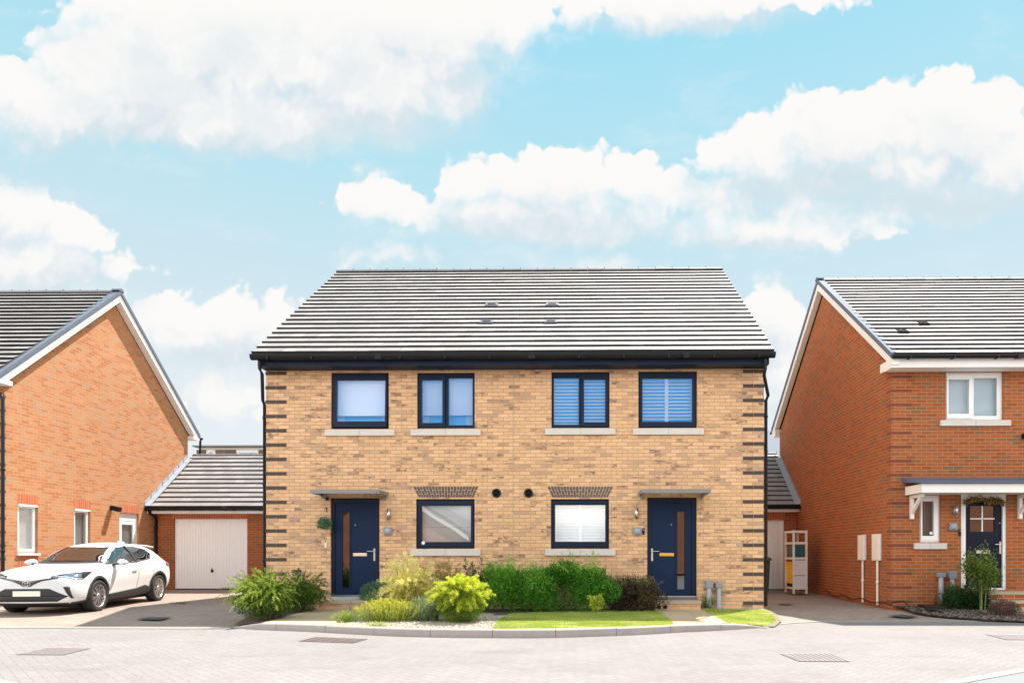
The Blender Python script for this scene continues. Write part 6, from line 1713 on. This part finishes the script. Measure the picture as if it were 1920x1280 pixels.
M['lamp_glass'] = plain('headlamp_glass', (0.16,0.24,0.36), 0.08, 0.55, var=0.35, scale=18, coat=1.0)
M['lamp_white'] = plain('lamp_reflector', (0.75,0.80,0.85), 0.15, 0.3, var=0.1, coat=1.0)
M['lamp_dark'] = plain('lamp_surround', (0.012,0.014,0.02), 0.12, 0.0, coat=1.0)
M['lamp_red'] = plain('red_tail_lamp', (0.55,0.01,0.015), 0.12, coat=1.0)
M['plate_white'] = plain('blank_number_plate', (0.78,0.76,0.66), 0.4, var=0.02)
ST = [
 (2.24,[(0,.27),(.42,.27),(.52,.30),(.57,.42),(.57,.55),(.52,.655),(.46,.715),(.34,.745),(.18,.758),(0,.762)]),
 (2.14,[(0,.22),(.60,.22),(.74,.26),(.80,.42),(.80,.58),(.74,.73),(.64,.795),(.48,.825),(.26,.84),(0,.845)]),
 (1.95,[(0,.20),(.66,.20),(.83,.25),(.88,.42),(.885,.62),(.84,.80),(.73,.875),(.54,.905),(.3,.92),(0,.925)]),
 (1.65,[(0,.20),(.70,.20),(.87,.26),(.905,.44),(.91,.68),(.865,.87),(.76,.945),(.56,.975),(.3,.99),(0,.995)]),
 (1.32,[(0,.20),(.70,.20),(.87,.26),(.905,.44),(.91,.70),(.865,.89),(.77,.97),(.56,1.005),(.3,1.025),(0,1.03)]),
 (1.00,[(0,.20),(.70,.20),(.85,.25),(.87,.44),(.89,.68),(.86,.895),(.78,.985),(.60,1.025),(.32,1.055),(0,1.062)]),
 (0.70,[(0,.20),(.70,.20),(.83,.25),(.835,.44),(.865,.67),(.855,.895),(.79,.995),(.68,1.10),(.52,1.185),(0,1.215)]),
 (0.30,[(0,.20),(.70,.20),(.82,.24),(.825,.43),(.855,.66),(.855,.895),(.80,1.0),(.695,1.23),(.55,1.385),(0,1.425)]),
 (-0.10,[(0,.20),(.70,.20),(.82,.24),(.825,.43),(.855,.66),(.855,.895),(.80,1.01),(.68,1.30),(.53,1.465),(0,1.515)]),
 (-0.60,[(0,.20),(.70,.20),(.82,.24),(.83,.43),(.865,.66),(.87,.91),(.80,1.03),(.665,1.315),(.52,1.475),(0,1.54)]),
 (-1.05,[(0,.21),(.70,.21),(.84,.25),(.87,.44),(.90,.69),(.89,.93),(.795,1.07),(.65,1.32),(.51,1.455),(0,1.525)]),
 (-1.40,[(0,.23),(.70,.23),(.87,.27),(.91,.45),(.92,.71),(.895,.95),(.785,1.10),(.63,1.30),(.50,1.42),(0,1.49)]),
 (-1.75,[(0,.25),(.68,.25),(.84,.29),(.89,.46),(.90,.71),(.88,.95),(.77,1.09),(.61,1.24),(.48,1.36),(0,1.425)]),
 (-1.98,[(0,.27),(.62,.27),(.78,.31),(.85,.47),(.865,.71),(.84,.93),(.73,1.03),(.60,1.10),(.45,1.16),(0,1.195)]),
 (-2.12,[(0,.30),(.55,.30),(.70,.33),(.78,.48),(.80,.69),(.77,.87),(.66,.95),(.52,.98),(.38,1.0),(0,1.01)]),
 (-2.17,[(0,.34),(.40,.34),(.50,.37),(.60,.49),(.62,.66),(.58,.80),(.5,.87),(.4,.89),(.3,.90),(0,.91)])]
vs, fs = [], []
NP = 18
for x, hp in ST:
    ring = [(x, y, z) for y, z in hp] + [(x, -y, z) for y, z in hp[-2:0:-1]]
    vs += ring
for i in range(len(ST)-1):
    for k in range(NP):
        l = (k+1) % NP; fs.append((i*NP+k, i*NP+l, (i+1)*NP+l, (i+1)*NP+k))
# caps as quad strips between the two halves of the ring
for s in (0, len(ST)-1):
    r = [s*NP+k for k in range(NP)]
    a = r[:10]; b = [r[0]]+r[:9:-1]+[r[9]]
    for k in range(9):
        q = (a[k], a[k+1], b[k+1], b[k]); q = tuple(dict.fromkeys(q))
        if len(q) > 2: fs.append(q if s == 0 else q[::-1])
me = bpy.data.meshes.new('body'); me.from_pydata(vs, [], fs); bmx = bmesh.new(); bmx.from_mesh(me); bmesh.ops.recalc_face_normals(bmx, faces=bmx.faces)
cl = bmx.edges.layers.float.new('crease_edge')
bmx.to_mesh(me); bmx.free()
body = bpy.data.objects.new('body', me); COL.objects.link(body)
md = body.modifiers.new('s', 'SUBSURF'); md.levels = 3; md.render_levels = 3
def bake(o):
    dg = bpy.context.evaluated_depsgraph_get(); dg.update()
    m2 = bpy.data.meshes.new_from_object(o.evaluated_get(dg)); o.modifiers.clear(); o.data = m2; return m2
me = bake(body); me.materials.clear(); me.materials.append(M['paint']); me.materials.append(M['car_dark'])
bt = bmesh.new(); bt.from_mesh(me); bmesh.ops.recalc_face_normals(bt, faces=bt.faces); bt.to_mesh(me); BV = BVHTree.FromBMesh(bt); bt.free()
# cutters
WA, WR = 1.32, 0.345
side_win = [[(0.74,1.035),(0.30,1.295),(0.02,1.392),(-0.36,1.415),(-0.40,1.055)], [(-0.47,1.06),(-0.44,1.412),(-0.80,1.405),(-1.18,1.335),(-1.30,1.23),(-1.12,1.12)]]
cut = MB()
for sx in (WA, -WA):
    for sy in (1, -1):
        cut.lathe((sx, sy*0.60, WR+0.01), (0, sy, 0), [(0.0, 0.0), (0.375, 0.0), (0.375, 0.6), (0.0, 0.6)], 40)
def do_cut(mb):
    c = mb.build('cutter', M['car_dark']); 
    bm = bmesh.new(); bm.from_mesh(c.data); bmesh.ops.remove_doubles(bm, verts=bm.verts, dist=1e-5); bmesh.ops.recalc_face_normals(bm, faces=bm.faces); bm.to_mesh(c.data); bm.free()
    b = body.modifiers.new('b', 'BOOLEAN'); b.operation = 'DIFFERENCE'; b.object = c; b.solver = 'EXACT'; b.use_self = True
    try: b.material_mode = 'TRANSFER'
    except Exception: pass
    bake(body); bpy.data.objects.remove(c)
do_cut(cut)
for poly in side_win:
    c = MB(); c.prism([(x, -1.3, z) for x, z in poly], (0, 2.6, 0)); do_cut(c)
c = MB(); c.prism([(1.3, -0.63, 1.085), (1.3, 0.63, 1.085), (1.3, 0.47, 1.405), (1.3, -0.47, 1.405)], (-2.45, 0, 0)); do_cut(c)
me = body.data
me.polygons.foreach_set('use_smooth', [True]*len(me.polygons)); me.set_sharp_from_angle(angle=rad(35))
body.parent = car
def snap(p, off=0.004, d=None):
    p = Vector(p)
    if d is not None:
        h, n, i, dist = BV.ray_cast(p, Vector(d))
        if h is None: h, n, i, dist = BV.find_nearest(p)
    else: h, n, i, dist = BV.find_nearest(p)
    return h+n*off
def patch(name, edgeA, edgeB, mat, parent, off=0.004, nu=14, nv=6, d=None, mirror=True, label=None):
    "surface patch ruled between two polylines, pressed on to the body"
    def along(E, t):
        E = [Vector(p) for p in E]; L = [(E[i+1]-E[i]).length for i in range(len(E)-1)]; s = t*sum(L)
        for i, l in enumerate(L):
            if s <= l or i == len(L)-1: return E[i].lerp(E[i+1], min(1, s/max(l, 1e-9)))
            s -= l
    res = []
    for sg in ((1, -1) if mirror else (1,)):
        m = MB(); g = []
        for i in range(nu+1):
            for j in range(nv+1):
                p = along(edgeA, i/nu).lerp(along(edgeB, i/nu), j/nv); p.y *= sg
                dd = None if d is None else Vector((d[0], d[1]*sg, d[2]))
                g.append(snap(p, off, dd))
        m.mesh(g, [(i*(nv+1)+j, (i+1)*(nv+1)+j, (i+1)*(nv+1)+j+1, i*(nv+1)+j+1) for i in range(nu) for j in range(nv)], 0, True)
        o = m.build(name, mat, parent, local=True)
        if name in ('side_window', 'rear_side_window', 'windscreen'): ss_ = o.modifiers.new('s', 'SUBSURF'); ss_.levels = ss_.render_levels = 3
        sm_ = o.modifiers.new('t', 'SOLIDIFY'); sm_.thickness = 0.006; sm_.offset = 0
        res.append(o)
    return res
PX = M['car_glass']
# glazing
patch('side_window', [(0.78,1.5,1.02),(-0.38,1.5,1.035)], [(0.78,1.5,1.03),(0.30,1.5,1.31),(0.02,1.5,1.41),(-0.35,1.5,1.43)], PX, car, off=-0.003, nu=5, nv=3, d=(0,-1,0))
patch('rear_side_window', [(-0.46,1.5,1.045),(-1.10,1.5,1.10),(-1.33,1.5,1.23)], [(-0.42,1.5,1.43),(-0.80,1.5,1.42),(-1.22,1.5,1.345)], PX, car, off=-0.003, nu=5, nv=3, d=(0,-1,0))
patch('windscreen', [(3,-0.66,1.065),(3,0.66,1.065)], [(3,-0.49,1.42),(3,0.49,1.42)], PX, car, off=-0.003, nu=6, nv=4, d=(-1,0,0), mirror=False)
patch('cowl', [(3,-0.70,1.045),(3,0.70,1.045)], [(3,-0.65,1.082),(3,0.65,1.082)], M['cladding'], car, off=0.004, nu=18, nv=3, d=(-1,0,0), mirror=False)
patch('window_trim', [(0.80,1.5,1.012),(-0.38,1.5,1.028),(-0.46,1.5,1.035),(-1.12,1.5,1.10)], [(0.80,1.5,1.03),(-0.38,1.5,1.05),(-0.46,1.5,1.057),(-1.10,1.5,1.122)], M['cladding'], car, off=0.005, nu=24, nv=1, d=(0,-1,0))
patch('door_pillar', [(-0.36,1.5,1.03),(-0.47,1.5,1.03)], [(-0.33,1.5,1.43),(-0.44,1.5,1.43)], M['cladding'], car, off=0.003, nu=3, nv=10, d=(0,-1,0))
patch('quarter_light', [(0.80,1.5,1.03),(0.60,1.5,1.03)], [(0.72,1.5,1.06),(0.58,1.5,1.145)], M['cladding'], car, off=0.004, nu=3, nv=4, d=(0,-1,0))
patch('windscreen_label', [(3,0.26,1.392),(3,0.40,1.388)], [(3,0.26,1.408),(3,0.40,1.404)], M['upvc'], car, off=0.004, nu=3, nv=2, d=(-1,0,0), mirror=False)
# cladding: sills, arches, bumper lip
patch('sill_cladding', [(0.93,1.5,0.215),(-0.93,1.5,0.225)], [(0.90,1.5,0.36),(0.55,1.5,0.37),(-0.30,1.5,0.41),(-0.70,1.5,0.47),(-0.95,1.5,0.40)], M['cladding'], car, off=0.012, nu=20, nv=5, d=(0,-1,0))
for sx in (WA, -WA):
    for sg in (1, -1):
        m = MB(); g = []; n = 30
        for i in range(n+1):
            a = rad(-12+204*i/n)
            for r in (0.366, 0.372, 0.425, 0.436):
                p = Vector((sx+math.cos(a)*r, 1.6*sg, WR+0.01+math.sin(a)*r)); p.z = max(p.z, 0.20)
                g.append(snap(p, 0.002 if r in (0.366, 0.436) else 0.014, (0, -sg, 0)))
        m.mesh(g, [(i*4+j, (i+1)*4+j, (i+1)*4+j+1, i*4+j+1) for i in range(n) for j in range(3)], 0, True)
        m.build('wheel_arch', M['cladding'], car, local=True)
patch('lower_grille', [(3,-0.56,0.295),(3,0.56,0.295)], [(3,-0.74,0.40),(3,0.74,0.40)], M['cladding'], car, off=0.004, nu=24, nv=3, d=(-1,0,0), mirror=False)
patch('lower_grille', [(3,-0.74,0.40),(3,0.74,0.40)], [(3,-0.42,0.56),(3,0.42,0.56)], M['cladding'], car, off=0.004, nu=24, nv=5, d=(-1,0,0), mirror=False)
m = MB()
for k in range(30):
    y = -0.5+k/29
    p0 = snap((3, y, 0.31), 0.008, (-1,0,0)); p1 = snap((3, y, 0.375), 0.008, (-1,0,0)); m.tube([p0, p1], 0.006, 5)
m.build('grille_mesh', M['alloy_dark'], car, local=True)
patch('bumper_lip', [(3,-0.66,0.215),(3,0.66,0.215)], [(3,-0.72,0.268),(3,0.72,0.268)], M['cladding'], car, off=0.012, nu=24, nv=2, d=(-1,0,0), mirror=False)
patch('bumper_corner', [(2.02,1.5,0.225),(1.70,1.5,0.225)], [(2.06,1.5,0.27),(1.71,1.5,0.30)], M['cladding'], car, off=0.010, nu=8, nv=2, d=(0,-1,0))
patch('fog_trim', [(3,0.66,0.595),(3,0.765,0.36)], [(3,0.755,0.60),(3,0.80,0.35)], M['cladding'], car, off=0.006, nu=10, nv=3, d=(-1,0,0))
patch('upper_grille', [(3,-0.56,0.770),(3,-0.28,0.715),(3,-0.14,0.655),(3,-0.07,0.605),(3,0.07,0.605),(3,0.14,0.655),(3,0.28,0.715),(3,0.56,0.770)], [(3,-0.56,0.798),(3,-0.28,0.752),(3,-0.14,0.725),(3,-0.07,0.715),(3,0.07,0.715),(3,0.14,0.725),(3,0.28,0.752),(3,0.56,0.798)], M['lamp_dark'], car, off=0.006, nu=40, nv=3, d=(-1,0,0), mirror=False)
# head lamps
hl = patch('headlight', [(2.16,0.42,0.765),(2.00,0.76,0.720),(1.86,0.875,0.740),(1.60,0.90,0.86)], [(2.14,0.42,0.805),(1.95,0.70,0.855),(1.78,0.80,0.885),(1.46,0.865,0.915)], M['lamp_dark'], car, off=0.005, nu=26, nv=5)
for o, sg in zip(hl, (1, -1)):
    def pt(q): return [(x, y*sg, z) for x, y, z in q]
    patch('lens', pt([(2.08,0.60,0.765),(2.00,0.77,0.745),(1.89,0.86,0.765)]), pt([(2.05,0.60,0.815),(1.94,0.73,0.835),(1.83,0.82,0.845)]), M['lamp_glass'], o, off=0.010, nu=12, nv=4, mirror=False)
    patch('daylight_strip', pt([(2.15,0.46,0.768),(2.00,0.765,0.724),(1.87,0.872,0.745)]), pt([(2.145,0.46,0.778),(1.998,0.765,0.738),(1.865,0.872,0.757)]), M['lamp_white'], o, off=0.011, nu=16, nv=2, mirror=False)
    patch('lamp_strip', pt([(2.12,0.47,0.796),(1.93,0.71,0.848),(1.66,0.835,0.893)]), pt([(2.115,0.47,0.803),(1.925,0.71,0.855),(1.655,0.835,0.901)]), M['lamp_white'], o, off=0.010, nu=14, nv=1, mirror=False)
patch('tail_light', [(-1.78,0.89,0.93),(-1.98,0.85,0.90),(-2.10,0.70,0.90)], [(-1.80,0.84,1.0),(-1.99,0.78,0.98),(-2.09,0.62,0.95)], M['lamp_red'], car, off=0.022, nu=12, nv=4)
# plate and badge
p = snap((3, 0, 0.46), 0.0, (-1,0,0)); m = MB(); m.box((p.x-0.004, -0.26, 0.405), (p.x+0.022, 0.26, 0.515)); m.build('number_plate', M['plate_white'], car, local=True, bevel=0.005)
p = snap((3, 0, 0.665), 0.016, (-1,0,0)); m = MB()
def oval(cy, cz, ry, rz, r): m.tube([(p.x, cy+math.cos(t)*ry, cz+math.sin(t)*rz) for t in [2*math.pi*i/28 for i in range(29)]], r, 6, cap=False)
oval(0, 0.665, 0.075, 0.05, 0.006); oval(0, 0.665, 0.028, 0.047, 0.005); oval(0, 0.690, 0.05, 0.02, 0.005)
m.build('badge', M['alloy'], car, local=True)
# panel gaps, handle, mirrors, spoiler, fin, wipers
def seam(pts, sg, nm):
    m = MB(); L = []
    for a, b in zip(pts, pts[1:]):
        for k in range(8): L.append(Vector((*a, 0)).lerp(Vector((*b, 0)), k/8))
    L.append(Vector((*pts[-1], 0)))
    q = [snap((v.x, 1.5*sg, v.y), 0.0015, (0, -sg, 0)) for v in L]
    m.tube(q, 0.0045, 5); return m.build(nm, M['car_dark'], car, local=True)
for sg in (1, -1):
    seam([(0.80,1.0),(0.90,0.80),(0.92,0.60),(0.84,0.42)], sg, 'door_seam'); seam([(-0.41,1.03),(-0.40,0.70),(-0.33,0.44)], sg, 'door_seam'); seam([(-1.15,1.09),(-1.22,0.95),(-1.05,0.74),(-0.88,0.50)], sg, 'door_seam')
    h = snap((-0.22, 1.5*sg, 0.845), 0.022, (0, -sg, 0)); m = MB(); m.box((h.x-0.10, h.y-0.012, h.z-0.013), (h.x+0.10, h.y+0.012, h.z+0.013)); m.build('door_handle', M['paint'], car, local=True, bevel=0.008)
    m = MB()
    n1, n2 = 14, 9; V = []
    for i in range(n2+1):
        t = math.pi*i/n2
        for k in range(n1):
            f = 2*math.pi*k/n1; x, y, z = math.sin(t)*math.cos(f), math.cos(t), math.sin(t)*math.sin(f)
            V.append((0.56+x*0.085+0.02*y*sg*sg, sg*(0.985+y*0.125), 1.055+z*0.075*(1-0.25*y)))
    m.mesh(V, [(i*n1+k, i*n1+(k+1) % n1, (i+1)*n1+(k+1) % n1, (i+1)*n1+k) for i in range(n2) for k in range(n1)], 0, True)
    mo = m.build('mirror', M['paint'], car, local=True)
    m = MB(); m.prism([(0.50, sg*0.80, 0.99), (0.64, sg*0.80, 0.99), (0.62, sg*0.95, 1.01), (0.52, sg*0.95, 1.01)], (0, 0, 0.035)); m.build('mirror_foot', M['cladding'], mo, local=True)
m = MB(); top = [(-1.52,0.50,1.445),(-1.52,0,1.49),(-1.52,-0.50,1.445),(-1.86,-0.50,1.405),(-1.97,-0.44,1.40),(-1.99,0,1.425),(-1.97,0.44,1.40),(-1.86,0.50,1.405)]
m.prism(top, (0, 0, -0.035)); m.build('roof_spoiler', M['paint'], car, local=True, bevel=0.01)
m = MB(); m.prism([(-1.10,-0.02,1.50),(-1.10,0.02,1.50),(-1.34,0.03,1.48),(-1.34,-0.03,1.48)], (-0.05, 0, 0.045)); m.build('aerial_fin', M['paint'], car, local=True, bevel=0.008)
m = MB()
for (a, b) in (((3,0.55,1.088),(3,-0.05,1.098)), ((3,-0.02,1.088),(3,-0.55,1.10))): m.tube([snap(Vector(a).lerp(Vector(b), k/6), 0.012, (-1,0,0)) for k in range(7)], 0.007, 5)
m.build('wipers', M['cladding'], car, local=True)
# seats seen through the glass
for (x, y) in ((-0.25, 0.36), (-0.25, -0.36), (-1.0, 0.36), (-1.0, -0.36)):
    m = MB(); m.box((x-0.06, y-0.13, 1.14), (x+0.05, y+0.13, 1.30)); m.prism([(x-0.10, y-0.23, 1.0), (x+0.04, y-0.23, 1.0), (x+0.0, y-0.19, 1.13), (x-0.10, y-0.19, 1.13)], (0, 0.44, 0)); m.build('seat', M['car_dark'], car, local=True, bevel=0.03)
m = MB(); m.tube([(0.42+0.06*math.sin(t), -0.36+0.17*math.cos(t), 1.10+0.12*math.sin(t)) for t in [2*math.pi*i/24 for i in range(25)]], 0.013, 6, cap=False); m.build('steering_wheel', M['car_dark'], car, local=True)
m = MB(); m.box((0.30,-0.09,1.33), (0.33,0.09,1.385)); m.build('rear_view_mirror', M['car_dark'], car, local=True, bevel=0.012)
# wheels
def make_wheel(sg):
    m = MB(); c = (0, 0, 0); ax = (0, sg, 0)
    m.lathe(c, ax, [(0.245,-0.105),(0.325,-0.115),(0.343,-0.085),(0.345,0.0),(0.343,0.085),(0.328,0.108),(0.30,0.114),(0.262,0.110),(0.245,0.100)], 44)
    tyre = m.build('wheel', M['tyre'], None, local=True)
    m = MB(); m.lathe(c, ax, [(0.247,-0.10),(0.230,-0.09),(0.225,0.03),(0.10,0.035),(0.0,0.035)], 36, 1); m.lathe(c, ax, [(0.248,0.103),(0.240,0.107),(0.230,0.098),(0.224,0.04)], 36, 0)
    for k in range(10):
        a = 2*math.pi*k/10
        for da in (-0.105, 0.105):
            p0 = Vector((math.cos(a+da*0.35)*0.05, sg*0.088, math.sin(a+da*0.35)*0.05)); p1 = Vector((math.cos(a+da)*0.232, sg*0.098, math.sin(a+da)*0.232))
            d = (p1-p0).normalized(); s = d.cross(Vector((0, 1, 0))).normalized(); w0, w1 = 0.010, 0.013
            m.prism([p0+s*w0, p1+s*w1, p1-s*w1, p0-s*w0], (0, -sg*0.03, 0), 0)
    m.lathe((0, sg*0.07, 0), ax, [(0.055,0.0),(0.055,0.022),(0.035,0.03),(0.0,0.032)], 20, 0)
    rim = m.build('rim', [M['alloy'], M['alloy_dark']], tyre, local=True)
    m = MB(); m.lathe((0, sg*0.02, 0), ax, [(0.15,0.0),(0.15,0.012),(0.0,0.012)], 24); m.build('brake_disc', M['alloy_dark'], tyre, local=True)
    return tyre
for sg in (1, -1):
    w = make_wheel(sg); w.parent = car; w.location = (WA, sg*0.79, WR); w.rotation_euler = (0, 0.2, 0)
    w2 = w.copy(); COL.objects.link(w2); w2.parent = car; w2.location = (-WA, sg*0.79, WR); w2.rotation_euler = (0, 0.5, 0)
    for ch in list(w.children):
        c = ch.copy(); COL.objects.link(c); c.parent = w2
m = MB(); m.box((-1.6,-0.62,0.14), (1.75,0.62,0.24)); m.tube([(WA,-0.7,WR),(WA,0.7,WR)], 0.04, 8); m.tube([(-WA,-0.7,WR),(-WA,0.7,WR)], 0.05, 8); m.build('underbody', M['car_dark'], car, local=True)
# ------------------------------------------------------------------ the brick homes across the street, seen in the panes
def across(label, x0, x1, y, h, apex, depth=9.0):
    t = thing('brick_house', label, 'house', ((x0+x1)/2, y, 0)); mid = (x0+x1)/2
    m = MB(); wall_face(m, Plane('back', y), x0, x1, -0.1, h, gable=(mid, apex))
    for X, k in ((x0, 'left'), (x1, 'right')): wall_face(m, Plane(k, X), y-depth, y, -0.1, h)
    wall_face(m, Plane('front', y-depth), x0, x1, -0.1, h, gable=(mid, apex)); m.build('wall', M['red_far'], t)
    m = MB()
    for s in (-1, 1):
        e = (mid+s*(mid-x0+0.35), h-0.35*(apex-h)/(mid-x0)+0.1); m.prism([(e[0], y+0.2, e[1]), (mid, y+0.2, apex+0.1), (mid, y+0.2, apex+0.32), (e[0], y+0.2, e[1]+0.22)], (0, -depth-0.4, 0))
    m.build('roof', M['ridge'], t)
    m = MB()
    for s in (-1, 1):
        e = (mid+s*(mid-x0+0.35), h-0.35*(apex-h)/(mid-x0)+0.09); m.prism([(e[0], y+0.21, e[1]), (mid, y+0.21, apex+0.09), (mid, y+0.21, apex-0.14), (e[0], y+0.21, e[1]-0.23)], (0, 0.03, 0))
    m.build('bargeboard', M['white'], t)
    return t
across('brick garage across the street, mirrored in left ground-floor window', -15.0, -6.2, -8.0, 2.15, 4.95)
across('brick house across the street, mirrored in right front door', 4.2, 12.5, -11.0, 5.0, 8.4)
across('brick house across the street, mirrored in navy door with garland', 17.5, 28.0, -11.0, 5.0, 8.6)
